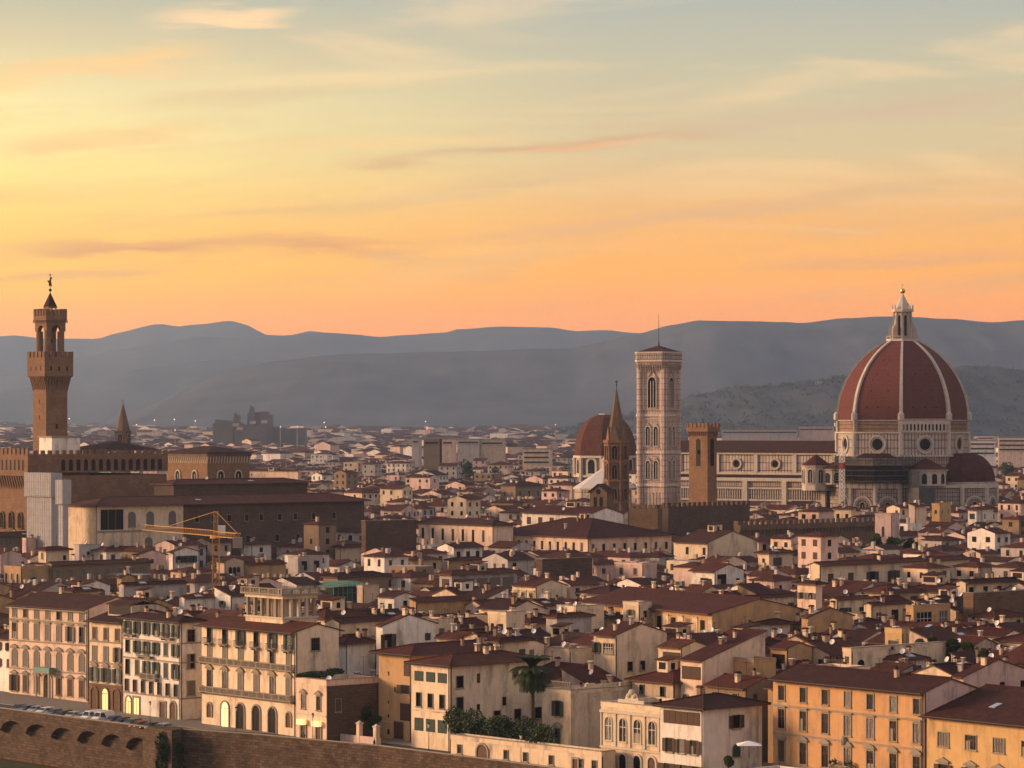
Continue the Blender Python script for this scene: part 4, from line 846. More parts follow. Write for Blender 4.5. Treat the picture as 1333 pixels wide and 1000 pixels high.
# ---------------------------------------------------------------- fortress palace with its tall tower
def palace():
    al = 50; X, Yd, L, D = solve(-60, 38, 217, 584, 46.0, al, Yd=975.0); S = 'stone_warm'
    root = empty('fortress_palace', (X, Yd, 0), -R(al), 'fortress palace of brown stone with battlements all along its top, carrying a tall tower', 'palace')
    mb = MB(); mb.box(-L, 0, 0, 0, D, 38.5, S, faces='xXyY'); mb.build('wall', root)
    mb = MB(); o = 1.3; mb.box(-L-o, -o, 38.501, o, 0, 45.2, S, faces='xXyYzZ'); mb.box(0.001, 0.001, 39.5, o*.5, D, 45.2, S)
    mb.box(-L-o, 0.001, 38.501, -L, D, 45.2, S); mb.box(-L, .6, 45.0, 0, D, 45.2, 'flat_roof', faces='Z')
    corbels(mb, -L, 0, o, 0, 34.0, 38.5, o, S, 1.5, .5)
    gal = mb.build('gallery', root); mb = MB()
    merlons(mb, -L-o, -o, o, -o, 45.2, S, 1.5, 1.0, 1.9, .7); merlons(mb, o*.5, 1.5, o*.5, D, 45.2, S, 1.4, 1.2, 1.3, .7); merlons(mb, -L*.5, D*.55, 0, D*.55, 45.2, S, 1.4, 1.1, 1.4, .7)
    mb.build('battlements', root)
    for i in range(16): x = -1.5-i*2.5; nb = MB(); arch_plate(nb, -.55, .55, 0, 3.4, -.05, 'glass_dark'); nb.build('window', gal, (x, -o-.01, 40.2), 0)
    for i in range(14): y = 12+i*2.8; nb = MB(); arch_plate(nb, -.75, .75, 0, 3.6, -.05, 'glass_dark'); nb.build('window', gal, (o*.5+.01, y, 40.0), math.pi/2)
    for i in range(7): x = -5-i*5.5; gothic(root, x, -.02, 22, 0, 2.2, 4.6, 2, m='stone_brown')
    mb = MB(); mb.box(-16.2, 13.5, 45.2, -8.5, 24, 50.4, 'plaster_white'); mb.box(-16.5, 13.2, 50.401, -8.2, 24.3, 50.9, 'stone_trim'); hb = mb.build('roof_hut', root)
    mb = MB(); v, f, hf, rd = roof_shape(L*.5, D*.40, 47.2, 'h', .25); mb.slab(v, f, .25, 'tile_brown'); mb.build('roof', root, (-2, D*.57, -.8))
    # tower
    Xt, Yt = atY(60, 1000.0), 1000.0; d = Vector((Xt-X, Yt-Yd)); c, s = math.cos(R(al)), math.sin(R(al)); lx, ly = d.x*c-d.y*s, d.x*s+d.y*c
    w = 8.0; mb = MB(); mb.box(-w, 0, 45.2, 0, w, 66.0, S, faces='xXyY'); tw = mb.build('tower', root, (lx, ly, 0)); 
    q = 1.35; mb = MB(); mb.box(-w-q, -q, 70.2, q, w+q, 76.2, S)
    sq = [(-w, 0), (0, 0), (0, w), (-w, w)]
    for a, b in zip(sq, sq[1:]+sq[:1]):
        corbels(mb, a[0], a[1], b[0], b[1], 65.4, 70.2, q, S, 1.0, .38)
    sq2 = [(-w-.35, -.35), (.35, -.35), (.35, w+.35), (-w-.35, w+.35)]; sq3 = [(-w-q, -q), (q, -q), (q, w+q), (-w-q, w+q)]; mb.prism(sq, 66.0, 70.2, S, poly2=sq2); mb.prism(sq2, 69.2, 70.2, S, poly2=sq3)
    for a, b in zip(sq3, sq3[1:]+sq3[:1]): merlons(mb, a[0], a[1], b[0], b[1], 76.2, S, 1.25, .85, 1.9, .5)
    tg = mb.build('tower_gallery', tw)
    for k in range(3): 
        nb = MB(); arch_plate(nb, -.3, .3, 0, 1.5, -.04, 'glass_dark'); nb.build('window', tg, (-w/2+(k-1)*3.0, -q-.01, 71.9)); nb = MB(); arch_plate(nb, -.3, .3, 0, 1.5, -.04, 'glass_dark'); nb.build('window', tg, (q+.01, w/2+(k-1)*3.0, 71.9), math.pi/2)
    for z in (61.3, 56.2, 48.0): nb = MB(); nb.box(-.3, -.05, 0, .3, -.001, 1.3, 'glass_dark'); nb.build('window', tw, (-w/2, -.01, z))
    nb = MB(); nb.box(-.4, -.05, 0, .4, -.001, 1.6, 'glass_dark'); nb.build('window', tw, (.01, w/2, 53.2), math.pi/2)
    # belfry: four fat corner columns, arches, parapet, pyramid
    mb = MB(); ce = (-w/2, w/2); b = 3.55
    for a in (-1, 1):
        for e in (-1, 1): mb.prism(ngon(10, 1.15, 0, (ce[0]+a*(b-1.1), ce[1]+e*(b-1.1))), 76.2, 84.6, S)
    x0, x1, y0, y1 = ce[0]-b, ce[0]+b, ce[1]-b, ce[1]+b; mb.box(x0, y0, 87.0, x1, y1, 88.2, S)
    for (fx, fy, rot) in ((0, -1, 0), (1, 0, 1), (0, 1, 2), (-1, 0, 3)):
        r = Matrix.Rotation(rot*math.pi/2, 3, 'Z'); n = 10; rr = 1.9
        for yy in (-b, -b+1.2):
            for sgn in (-1, 1):
                pts = [(sgn*b, 84.6), (sgn*b, 87.0), (0, 87.0)]+[(sgn*rr*math.sin(R(t)), 84.6+rr*math.cos(R(t))) for t in (0, 22, 45, 67, 90)]
                P = [r @ Vector((x, yy, z)) for x, z in pts]; P = [(p.x+ce[0], p.y+ce[1], p.z) for p in P]; mb.face(P if (sgn > 0) == (yy == -b) else P[::-1], S)
        ar = [(rr*math.cos(R(18*t)), 84.6+rr*math.sin(R(18*t))) for t in range(11)]
        for (a0, z0), (a1, z1) in zip(ar, ar[1:]):
            P = [r @ Vector(p) for p in ((a0, -b, z0), (a1, -b, z1), (a1, -b+1.2, z1), (a0, -b+1.2, z0))]; mb.face([(p.x+ce[0], p.y+ce[1], p.z) for p in P], S)
    k = .35; mb.box(x0-k, y0-k, 88.201, x1+k, y1+k, 89.6, S)
    sq = [(x0-k, y0-k), (x1+k, y0-k), (x1+k, y1+k), (x0-k, y1+k)]
    for a, e in zip(sq, sq[1:]+sq[:1]): corbels(mb, a[0], a[1], e[0], e[1], 87.3, 88.2, .25, S, .8, .3); merlons(mb, a[0], a[1], e[0], e[1], 89.6, S, .95, .75, 1.8, .45, True)
    bf = mb.build('belfry', tw)
    mb = MB(); mb.sphere((ce[0]+.6, ce[1]-.4, 81.6), .95, 'iron', 10, 6, 1.1); mb.tube((ce[0]-2.6, ce[1], 83.6), (ce[0]+2.6, ce[1], 83.6), .14, 'iron', 5); mb.tube((ce[0]+.6, ce[1]-.4, 82.4), (ce[0]+.6, ce[1]-.4, 83.6), .1, 'iron', 5); mb.build('bell', bf)
    mb = MB()
    for p in ngon(4, 1.7, R(45), ce): mb.tube((*p, 89.6), (*p, 92.4), .22, S, 6)
    mb.prism(ngon(4, 2.3, R(45), ce), 92.2, 92.6, S, bot=True); mb.cone(ngon(4, 2.3, R(45), ce), 92.601, 97.4, 'tile_brown', ce); sp = mb.build('pyramid_roof', bf)
    mb = MB(); cx, cy = ce; mb.sphere((cx, cy, 98.0), .5, 'iron', 8, 6); mb.tube((cx, cy, 97), (cx, cy, 103.0), .09, 'iron', 5)
    c_, s_ = math.cos(R(al)), math.sin(R(al)); T = lambda u, z: (cx+u*c_, cy+u*s_, z)
    body = [(-.5, 99.4), (-.2, 99.2), (0, 100.0), (.3, 99.2), (.6, 99.3), (.35, 100.4), (.25, 101.4), (.65, 101.8), (.35, 102.3), (-.05, 101.9), (-.35, 101.0), (-.95, 101.3), (-.75, 100.5), (-.4, 100.3)]
    for dy in (-.08, .08): mb.face([(T(u, z)[0]-s_*dy, T(u, z)[1]+c_*dy, z) for u, z in (body if dy < 0 else body[::-1])], 'iron')
    for (a, b_), (c2, d2) in zip(body, body[1:]+body[:1]): mb.face([(T(a, b_)[0]+s_*.08, T(a, b_)[1]-c_*.08, b_), (T(a, b_)[0]-s_*.08, T(a, b_)[1]+c_*.08, b_), (T(c2, d2)[0]-s_*.08, T(c2, d2)[1]+c_*.08, d2), (T(c2, d2)[0]+s_*.08, T(c2, d2)[1]-c_*.08, d2)], 'iron')
    mb.sphere((cx, cy, 103.0), .28, 'iron', 6, 4); mb.build('weather_vane', sp); FOOT.append(corners(X, Yd, L, D, al))
palace()
# ---------------------------------------------------------------- granary church, brown block with tracery windows
def granary():
    al = 50; X, Yd, L, D = solve(218, 270, 325, 592, 0, al, Yd=1150.0); H = 44.0
    root = empty('granary_church', (X, Yd, 0), -R(al), 'square brown church with low hipped roof and pale double arched windows beside the battlements', 'church')
    mb = MB(); mb.box(-L, 0, 0, 0, D, H-1.5, 'stone_warm', faces='xXyY'); mb.box(-L-.5, -.5, H-1.5, .5, D+.5, H, 'stone_brown'); mb.box(-L-.2, -.2, H-12, .2, D+.2, H-11.6, 'stone_trim'); 
    for a in ((-L, 0, 0, 0), (0, 0, 0, D)): corbels(mb, *a, H-4.0, H-1.5, .55, 'pale_trim', 1.25, .3)
    mb.build('wall', root)
    v, f, hf, rd = roof_shape(L, D, H, 'h', .22, 1.2); mb = MB(); mb.slab(v, f, .3, 'tile_brown'); mb.build('roof', root)
    for x in (-L*.72, -L*.3): gothic(root, x, -.02, H-14.5, 0, 2.8, 7.4, 2, m='pale_trim')
    for y in (D*.3, D*.72): gothic(root, .02, y, H-14.5-3*(y > D*.5), math.pi/2, 2.6, 7.4+3*(y > D*.5), 2, m='pale_trim')
    FOOT.append(corners(X, Yd, L, D, al))
granary()
# ---------------------------------------------------------------- museum tower (plain square, battlements) and its long hall
def museum():
    al = 46; X, Yd, L, D = solve(897, 921, 933, 560, 0, al, Yd=1060.0); S = 'stone_warm'; w = (L+D)/2
    root = empty('stone_tower', (X, Yd, 0), -R(al), 'plain square brown stone tower with battlements and tall arched bell openings', 'tower')
    zt = zat(562, Yd); mb = MB(); mb.box(-L, 0, 0, 0, D, zt-1.2, S, faces='xXyY'); mb.build('shaft', root)
    mb = MB(); q = .75; sq = [(-L, 0), (0, 0), (0, D), (-L, D)]; s3 = [(-L-q, -q), (q, -q), (q, D+q), (-L-q, D+q)]; mb.prism(s3, zt, zt+1.4, S, bot=True)
    for a, b in zip(sq, sq[1:]+sq[:1]): corbels(mb, a[0], a[1], b[0], b[1], zt-1.8, zt, q, S, 1.0, .35)
    mb.box(-L, 0, zt-1.2, 0, D, zt, S, faces='xXyY')
    for a, b in zip(s3, s3[1:]+s3[:1]): merlons(mb, a[0], a[1], b[0], b[1], zt+1.4, S, 1.0, .7, 1.4, .4)
    mb.build('battlements', root); z0 = zat(607, Yd); z1 = zat(571, Yd)
    for (x, y, rz, ww) in ((-L*.5, -.02, 0, 2.0), (.02, D*.5, math.pi/2, 1.8)): nb = MB(); arch_plate(nb, -ww/2, ww/2, 0, z1-z0, -.05, 'glass_dark'); o = nb.build('bell_opening', root, (x, y, z0), rz); nb = MB(); nb.tube((0, -.3, (z1-z0)*.45), (0, -.3, (z1-z0)*.45+1.3), .5, 'iron', 8, .25); nb.build('bell', o)
    mb = MB(); mb.tube((-L/2, D/2, zt), (-L/2, D/2, zt+4.5), .12, 'iron', 5); mb.box(-L/2-.4, D/2-.05, zt+3.2, -L/2+.5, D/2+.05, zt+4.4, 'iron'); mb.build('weather_vane', root)
    # long battlemented hall
    def hall(xl, xc, xr, ye, Yd, m, label, corb, al=46, top=1.3):
        X, Y2, L2, D2 = solve(xl, xc, xr, ye, 0, al, Yd=Yd); H = zat(ye, Yd); r2 = empty('battlemented_hall', (X, Y2, 0), -R(al), label, 'palace wing')
        mb = MB(); mb.box(-L2, 0, 0, 0, D2, H, m, top='tile_brown'); mb.build('wall', r2); mb = MB(); merlons(mb, -L2, 0, 0, 0, H, m, 1.4, 1.0, top, .6); merlons(mb, 0, 0, 0, D2, H, m, 1.4, 1.0, top, .6)
        if corb: corbels(mb, 0, 0, 0, D2, H-3.4, H-1.6, .6, m, 1.5, .5); mb.box(.001, 0, H-1.6, .6, D2, H-.001, m)
        mb.build('battlements', r2); FOOT.append(corners(X, Y2, L2, D2, al)); return r2, L2, D2, H
    r2, L2, D2, H = hall(862, 870, 976, 660, 1005, 'stone_dark', 'long dark battlemented hall below the plain square stone tower', False)
    hall(955, 962, 1162, 684, 960, 'stone_brown', 'long low wall of brown stone with battlements and small corbel arches', True, 50)
    hall(782, 856, 864, 662, 1090, 'stone_brown', 'low brown stone hall with pale bands at the foot of the marble bell tower', False, 30)
    FOOT.append(corners(X, Yd, L, D, al))
museum()
# ---------------------------------------------------------------- abbey spire
def abbey():
    Yd = 1085.0; cx = 802.5; root = empty('abbey_spire', (atY(cx, Yd), Yd, 0), R(-12), 'slender brown six-sided bell tower with a pointed spire in front of the red dome', 'bell tower')
    z = lambda py: zat(py, Yd); r = 15.0*Yd/F; H6 = lambda q: ngon(6, q, R(0))
    mb = MB(); mb.prism(H6(r), 10, z(577), 'stone_brown')
    for py in (655, 627, 602, 581): mb.prism(H6(r+.5), z(py), z(py)+.7, 'stone_warm', bot=True)
    mb.prism(H6(r+.7), z(577), z(573), 'stone_warm', bot=True)
    for p in H6(r): mb.prism(ngon(5, .45, 0, p), 10, z(577), 'stone_warm')
    mb.build('shaft', root)
    for k in range(6):
        a = R(30+60*k); ap = r*.866+.02
        for py, hh in ((623, 4.6), (598, 4.6), (650, 3.5)): gothic(root, math.cos(a)*ap, math.sin(a)*ap, z(py), a+math.pi/2, 1.7, hh, 2, m='stone_warm')
    mb = MB(); mb.cone(H6(r-.5), z(573), z(503), 'stone_brown')
    for k in range(6):
        a = R(30+60*k); n = Vector((math.cos(a), math.sin(a), 0)); t = Vector((-n.y, n.x, 0)); b = n*(r*.866-.1)
        mb.face([b-t*1.5+Vector((0, 0, z(573))), b+t*1.5+Vector((0, 0, z(573))), b+Vector((0, 0, z(555)))-n*.2], 'stone_warm'); mb.face([b-t*1.5+Vector((0, 0, z(573))), b+Vector((0, 0, z(555)))-n*.2, b-n*2+Vector((0, 0, z(556)))], 'stone_warm'); mb.face([b+t*1.5+Vector((0, 0, z(573))), b-n*2+Vector((0, 0, z(556))), b+Vector((0, 0, z(555)))-n*.2], 'stone_warm')
    sp = mb.build('spire', root); mb = MB(); mb.tube((0, 0, z(505)), (0, 0, z(495)), .12, 'iron', 5); mb.sphere((0, 0, z(501)), .3, 'iron', 6, 4); mb.box(-.5, -.05, z(498), .5, .05, z(496.5), 'iron'); mb.build('finial', sp)
    # bell gable
    Y2 = 1050.0; X2 = atY(790, Y2); g = empty('bell_gable', (X2, Y2, 0), R(-30), 'brown bell gable with a round opening above two tall arches, left of the slender spire', 'bell gable'); zz = lambda py: zat(py, Y2); w = 6.6
    mb = MB(); mb.box(-w, 0, 12, 0, 4.5, zz(640), 'stone_brown', faces='xXyY'); mb.face([(-w, 0, zz(640)), (0, 0, zz(640)), (-w/2, 0, zz(631))], 'stone_brown'); mb.face([(0, 4.5, zz(640)), (-w, 4.5, zz(640)), (-w/2, 4.5, zz(631))], 'stone_brown'); mb.build('wall', g)
    mb = MB(); e = .5; mb.slab([(-w-e, -.5, zz(640)-.2), (-w/2, -.5, zz(630)), (-w/2, 5, zz(630)), (-w-e, 5, zz(640)-.2), (e, -.5, zz(640)-.2), (e, 5, zz(640)-.2)], [[0, 1, 2, 3], [1, 4, 5, 2]], .3, 'tile_brown'); mb.build('roof', g)
    nb = MB(); disc(nb, .9, -.05, 'glass_dark', 12); o = nb.build('round_opening', g, (-w/2, 0, zz(640.5))); 
    for s in (-1, 1): nb = MB(); arch_plate(nb, -.65, .65, 0, zz(647)-zz(662), -.05, 'glass_dark'); nb.build('bell_opening', g, (-w/2+s*1.1, 0, zz(662)))
    FOOT.append([(atY(770, 1050), 1040), (atY(835, 1050), 1040), (atY(835, 1100), 1110), (atY(770, 1100), 1110)])
abbey()
# ---------------------------------------------------------------- red dome of the chapel behind, and the white-roofed baptistery
def chapel_dome():
    Yd = 1690.0; root = empty('domed_chapel', (atY(788, Yd), Yd, 0), R(-31), 'smaller plain red tiled dome behind the slender brown spire', 'domed chapel'); z = lambda py: zat(py, Yd); r = 41.0*Yd/F
    mb = MB(); mb.prism(OCT(r-.4), 10, z(596), 'stone_brown'); mb.prism(OCT(r+.6), z(596), z(593), 'marble_white', bot=True); mb.prism(OCT(r+.4), z(621), z(618), 'marble_white', bot=True)
    for p in OCT(r-.3): mb.prism(ngon(6, 1.3, 0, p), z(650), z(596), 'marble_white')
    d = mb.build('drum', root)
    for k in range(8):
        a = R(45*k); ap = (r-.4)*.924+.02; nb = MB(); arch_plate(nb, -2.1, 2.1, 0, 7.6, -.1, 'glass_dark'); o = nb.build('window', d, (math.cos(a)*ap, math.sin(a)*ap, z(616)), a+math.pi/2)
        fr = MB(); arch_solid(fr, -3.3, 3.3, -.8, 8.8, -.06, 0, 'marble_white'); fr.build('frame', o)
    mb = MB(); N = 12; Hh = z(540)-z(593)
    for i in range(N):
        f = lambda t: r*math.cos(math.asin(min(.995, t*.985)))**.82; lo, hi = OCT(f(i/N)), OCT(f((i+1)/N)); z0, z1 = z(593)+Hh*i/N, z(593)+Hh*(i+1)/N
        for k in range(8): j = (k+1) % 8; mb.face([(*lo[k], z0), (*lo[j], z0), (*hi[j], z1), (*hi[k], z1)], 'tile_red')
    mb.prism(OCT(3.4), z(541), z(538.5), 'marble_white'); mb.build('dome', root)
chapel_dome()
def baptistery():
    Yd = 1395.0; root = empty('baptistery', (atY(788, Yd), Yd, 0), R(-31), 'eight-sided white pyramid roof with a small lantern, between the bell gable and the red dome', 'baptistery'); z = lambda py: zat(py, Yd); r = 14.6
    mb = MB(); mb.prism(OCT(r-.6), 0, z(637), 'marble_panel'); mb.prism(OCT(r), z(637), z(635), 'marble_white', bot=True); mb.build('wall', root); mb = MB(); mb.cone(OCT(r), z(635), z(607), 'lead_white'); mb.build('roof', root)
    mb = MB(); mb.prism(OCT(1.6), z(611), z(601), 'marble_white'); mb.prism(OCT(2.0), z(601), z(600), 'marble_dim', bot=True); mb.cone(OCT(1.8), z(600), z(592), 'marble_white'); mb.sphere((0, 0, z(591)), .5, 'marble_white', 8, 5); mb.build('lantern', root)
mat('lead_white', (0.50, 0.47, 0.44), 0.6, var=0.12, scale=0.4); baptistery()
def far_spire():
    Yd = 1500.0; root = empty('far_bell_tower', (atY(160, Yd), Yd, 0), R(-20), 'small dark pointed spire standing behind the battlements of the fortress palace', 'bell tower'); z = lambda py: zat(py, Yd); r = 9.2*Yd/F
    mb = MB(); mb.prism(ngon(4, r*1.15, R(45)), 0, z(563), 'stone_brown'); mb.prism(ngon(4, r*1.25, R(45)), z(564), z(561), 'stone_dark', bot=True); mb.build('shaft', root)
    for k in range(4): a = R(90*k); gothic(root, math.cos(a)*r*.82, math.sin(a)*r*.82, z(577), a+math.pi/2, 2.2, 4.2, 2, m='stone_warm')
    mb = MB(); mb.cone(ngon(8, r*1.05, R(22.5)), z(561), z(523), 'stone_brown'); mb.build('spire', root); mb = MB(); mb.tube((0, 0, z(524)), (0, 0, z(520)), .15, 'iron', 5); mb.build('finial', root)
far_spire()
def courthouse():
    Yd = 4200.0; root = empty('courthouse', (atY(314, Yd), Yd, 0), 0, 'jagged dark many-towered modern building rising from the far city on the left', 'office building'); mb = MB(); sc = Yd/F
    def tower(x0, x1, ytops, dy=0, d=22):
        pts = [((x0-314)*sc, 0)]+[((x-314)*sc, zat(y, Yd)) for x, y in ytops]+[((x1-314)*sc, 0)]
        pts = [(p[0], p[1]) for p in pts]; mb.face([(x, dy, z) for x, z in pts[::-1]][::-1], 'court')
        for (a, b), (c, e) in zip(pts, pts[1:]): mb.face([(a, dy, b), (a, dy+d, b), (c, dy+d, e), (c, dy, e)], 'court')
    tower(276, 302, [(276, 551), (279, 551), (279, 546), (302, 548)], 10); tower(300, 308, [(300, 547), (302, 537), (304, 540), (308, 541)], 40); tower(305, 320, [(305, 556), (312, 549), (320, 553)], 0)
    tower(317, 325, [(317, 538), (319, 538), (321, 527), (323, 530), (325, 530)], 60); tower(322, 342, [(322, 537), (340, 535), (342, 536)], 90); tower(338, 352, [(338, 541), (351, 540), (352, 541)], 30); tower(350, 395, [(350, 556), (372, 558), (394, 557), (395, 559)], 50); tower(308, 345, [(308, 556), (345, 553)], -10)
    mb.build('tower_block', root)
    for px, py in ((308, 551), (313, 556), (330, 548), (345, 547)): nb = MB(); nb.box(-4, -13, 0, 4, -11, 4, 'plaster_pink'); nb.build('facade_panel', root, ((px-314)*sc, 0, zat(py+4, Yd)))
mat('court', (0.17, 0.13, 0.12), 0.9, var=0.2, scale=0.03); courthouse()
# =====================================================================  riverside row
def course(root, L, D, z, m='stone_trim', h=.28, out=.12, side=True, name='string_course'):
    mb = MB(); mb.box(-L-.02, -out, z, out if side else 0, 0, z+h, m)
    if side: mb.box(.002, .001, z, out, D, z+h, m)
    return mb.build(name, root)
def balcony(root, x, z, w, d=1.0, style='rail', m='stone_trim', arch=False):
    mb = MB(); mb.box(x-w/2, -d, z-.18, x+w/2, -.01, z, m)
    for s in (-1, 1): mb.box(x+s*(w/2-.35)-.12, -d*.8, z-.5, x+s*(w/2-.35)+.12, -.01, z-.181, m)
    if style == 'rail':
        n = max(4, int(w/.22)); mb.box(x-w/2, -d, z+.92, x+w/2, -d+.05, z+.98, 'iron')
        for i in range(n+1): xx = x-w/2+.03+(w-.06)*i/n; mb.box(xx-.02, -d, z, xx+.02, -d+.04, z+.919, 'iron')
        for s in (-1, 1): mb.box(x+s*(w/2-.02)-.02, -d+.06, z+.92, x+s*(w/2-.02)+.02, -.02, z+.98, 'iron')
    else:
        n = max(3, int(w/.38)); mb.box(x-w/2, -d, z+.85, x+w/2, -d+.25, z+1.0, m)
        for i in range(n+1):
            xx = x-w/2+.1+(w-.2)*i/n; q = .13 if i % 6 == 0 else .07; mb.box(xx-q, -d+.03, z+.001, xx+q, -d+.2, z+.849, m)
        for s in (-1, 1): mb.box(x+s*(w/2-.1)-.1, -d+.26, z+.85, x+s*(w/2-.1)+.1, -.02, z+1.0, m)
    return mb.build('balcony', root)
def door(root, x, z, w, h, m='wood', lit=None, arch=True, side=False, y=0, surround='stone_trim'):
    mb = MB()
    if arch: arch_plate(mb, -w/2, w/2, 0, h, -.04, lit or m)
    else: mb.face([(-w/2, -.04, 0), (w/2, -.04, 0), (w/2, -.04, h), (-w/2, -.04, h)], lit or m)
    o = mb.build('shop_door' if lit else 'door', root, (x, 0, z) if not side else (0, y, z), math.pi/2 if side else 0)
    fr = MB(); t = .3; hh = h-w/2 if arch else h; fr.box(-w/2-t, -.2, 0, -w/2, 0, hh, surround); fr.box(w/2, -.2, 0, w/2+t, 0, hh, surround)
    if arch:
        n = 8
        for i in range(n):
            a0, a1 = math.pi*i/n, math.pi*(i+1)/n; r0, r1 = w/2, w/2+t; C = lambda r, a, yy: (math.cos(a)*r, yy, hh+math.sin(a)*r)
            fr.face([C(r0, a0, -.2), C(r1, a0, -.2), C(r1, a1, -.2), C(r0, a1, -.2)], surround); fr.face([C(r1, a0, -.2), C(r1, a0, 0), C(r1, a1, 0), C(r1, a1, -.2)], surround)
    else: fr.box(-w/2-t, -.2, h, w/2+t, 0, h+t, surround)
    if lit: fr.box(-.05, -.08, 0, .05, -.05, hh, 'iron'); fr.box(-w/2, -.081, hh-.1, w/2, -.051, hh, 'iron')
    fr.build('frame', o); return o
HN = 'palazzo'
# A1 peach palazzo, seven bays
r, L, D, hf, ro = house('palazzo', 'peach', 12, 114, None, 0, 18.3, 'x', 43, [(7, 15.9, 1.2, 1.5, 'shut_y'), (7, 11.6, 1.4, 3.0, 'shut_y_cor'), (7, 5.9, 1.5, 3.3, 'arch_ped_seg_shut_y'), (3, .7, 1.5, 3.3, 'ped_shut', .07, .36), (3, .7, 1.5, 3.3, 'ped_shut', .64, .93)], [], 'wide peach palazzo with seven bays and a green canopy over its door, far left', HN, D=15, Yd=620.0, split=True, chim=2, o=1.1, s=.27, tile='tile_brown')
for z in (15.2, 10.9, 5.2): course(r, L, D, z, side=False)
course(r, L, D, 17.7, 'pale_trim', .5, .9, False, 'cornice'); door(r, -L*.5, 0, 2.4, 4.6, surround='pale_trim')
mb = MB(); mb.box(-L*.5-2.6, -1.8, 4.9, -L*.5+2.6, -.1, 5.1, 'stone_trim'); mb.box(-L*.5-2.5, -1.7, 5.101, -L*.5+2.5, -.2, 6.1, 'copper')
for s in (-1, 1): mb.tube((-L*.5+s*2.1, -1.4, 0), (-L*.5+s*2.1, -1.4, 4.9), .22, 'pale_trim', 8)
mb.build('portal_canopy', r)
PA = r
# A2 narrow ochre house
r, L, D, hf, ro = house('palazzo', 'cream', 116.5, 160, None, 0, 17.2, 'x', 45, [(3, 13.6, 1.2, 2.2, 'plain_shut', .16, .84), (3, 9.4, 1.2, 2.8, 'shut_y', .16, .84), (3, 5.4, 1.4, 2.7, 'ped_seg_g_open', .16, .84)], [], 'narrow cream house with three bays above a dark rusticated ground floor with a lit doorway', HN, D=14, Yd=597.0, split=True, chim=1, o=1.0, s=.27)
mb = MB(); mb.box(-L+.02, -.16, 0, 0, -.001, 5.0, 'stone_brown'); mb.build('rusticated_base', r); course(r, L, D, 8.9, side=False); course(r, L, D, 13.0, side=False)
for k, u in enumerate((.17, .5, .83)):
    o = door(r, -L*(1-u), 0, 1.9, 4.2, 'wood', 'lit_warm' if k == 1 else None, surround='stone_warm'); o.location.y = -.17
b = MB(); b.box(-L*.75, 2.5, 16.5, -L*.05, 8, 20.3, 'plaster_tan', faces='xXyYZ'); lo = b.build('roof_loggia', r)
b = MB(); v, f, h2, rd = roof_shape(L*.7, 5.5, 0, 'x', .22, .5); b.slab(v, f, .2, 'tile_brown'); b.build('roof', lo, (-L*.05, 2.5, 20.3)); b = MB(); b.box(-L*.72, 2.4, 18.4, -L*.08, 2.49, 20.1, 'glass_dark', faces='y'); b.build('opening', lo)
# A3 pale house with green shutters
r, L, D, hf, ro = house('palazzo', 'white', 160.5, 235, 262, 0, 18.4, 'h', 50, [(6, 15.4, 1.2, 2.3, 'thin_open_g'), (6, 11.8, 1.2, 2.3, 'thin_open_g'), (6, 7.6, 1.2, 2.8, 'thin_open_g'), (7, 4.4, 1.1, 2.2, 'thin_ajar_y')], [(1, 14.6, 1.6, 2.2, 'shut_y', .5, .5), (1, 9.6, 1.6, 2.6, 'shut_y', .5, .5), (1, 4.6, 1.6, 2.6, 'shut_y', .5, .5)], 'pale five-storey riverside house crowded with dark green shutters and small balconies', HN, Yd=580.0, split=True, chim=3, o=1.0, s=.27, tile='tile_brown')
for z in (14.2, 10.6, 3.9): course(r, L, D, z)
for u, z, w, st in ((.14, 15.2, 3.6, 'rail'), (.80, 15.2, 3.6, 'rail'), (.42, 11.4, 4.6, 'rail'), (.5, 7.2, 5.2, 'stone')): balcony(r, -L*(1-u), z, w, 1.0, st)
door(r, -L*.90, 0, 1.7, 3.3, lit='lit_warm'); door(r, -L*.76, 0, 1.9, 3.3, lit='lit_warm', arch=False); door(r, -L*.30, 0, 1.8, 3.0, arch=False); door(r, -L*.12, 0, 1.8, 3.3)
# A4 palazzo with rooftop belvedere
r, L, D, hf, ro = house('palazzo', 'cream', 262.5, 385, 441, 0, 18.4, 'x', 50, [(6, 15.2, 1.4, 2.6, 'g_open', .09, .93), (6, 12.3, 1.3, 2.4, 'shut_y', .09, .93), (6, 7.1, 1.5, 3.0, 'ped_seg_shut_y', .09, .93)], [(1, 15.0, 1.8, 2.2, 'thin_shut_y', .45, .45), (1, 9.6, 1.2, 1.3, 'thin_shut_y', .45, .45)], 'large cream palazzo carrying an open columned belvedere on its roof', HN, Yd=551.0, split=True, chim=2, o=1.2, s=.25)
for i in range(6): u = .09+.84*i/5; balcony(r, -L*(1-u), 15.1, 2.2, .9, 'rail')
balcony(r, -L*.5, 11.6, L*.99, 1.0, 'stone'); balcony(r, -L*.5, 6.2, L*.98, 1.0, 'stone'); course(r, L, D, 5.6)
for i in range(6):
    u = .09+.84*i/5; sm = i in (0, 5); o = door(r, -L*(1-u), 0 if not sm else 1.4, 1.3 if sm else 2.3, 2.6 if sm else 4.6, 'glass_dark' if not sm else 'wood', 'lit_yellow' if i == 1 else None, surround='stone_trim')
al = 50; b = MB(); x1 = -8.1; x0 = x1-11.6; y0, y1 = 3.0, 10.6; z0 = 18.6
b.box(x0, y0, z0-.5, x1, y1, z0+1.6, 'plaster_cream'); b.box(x0-.25, y0-.25, z0+1.601, x1+.25, y1+.25, z0+1.9, 'pale_trim'); b.box(x0+2.8, y0+2.6, z0+1.9, x1-2.8, y1-1.5, z0+5.2, 'plaster_tan')
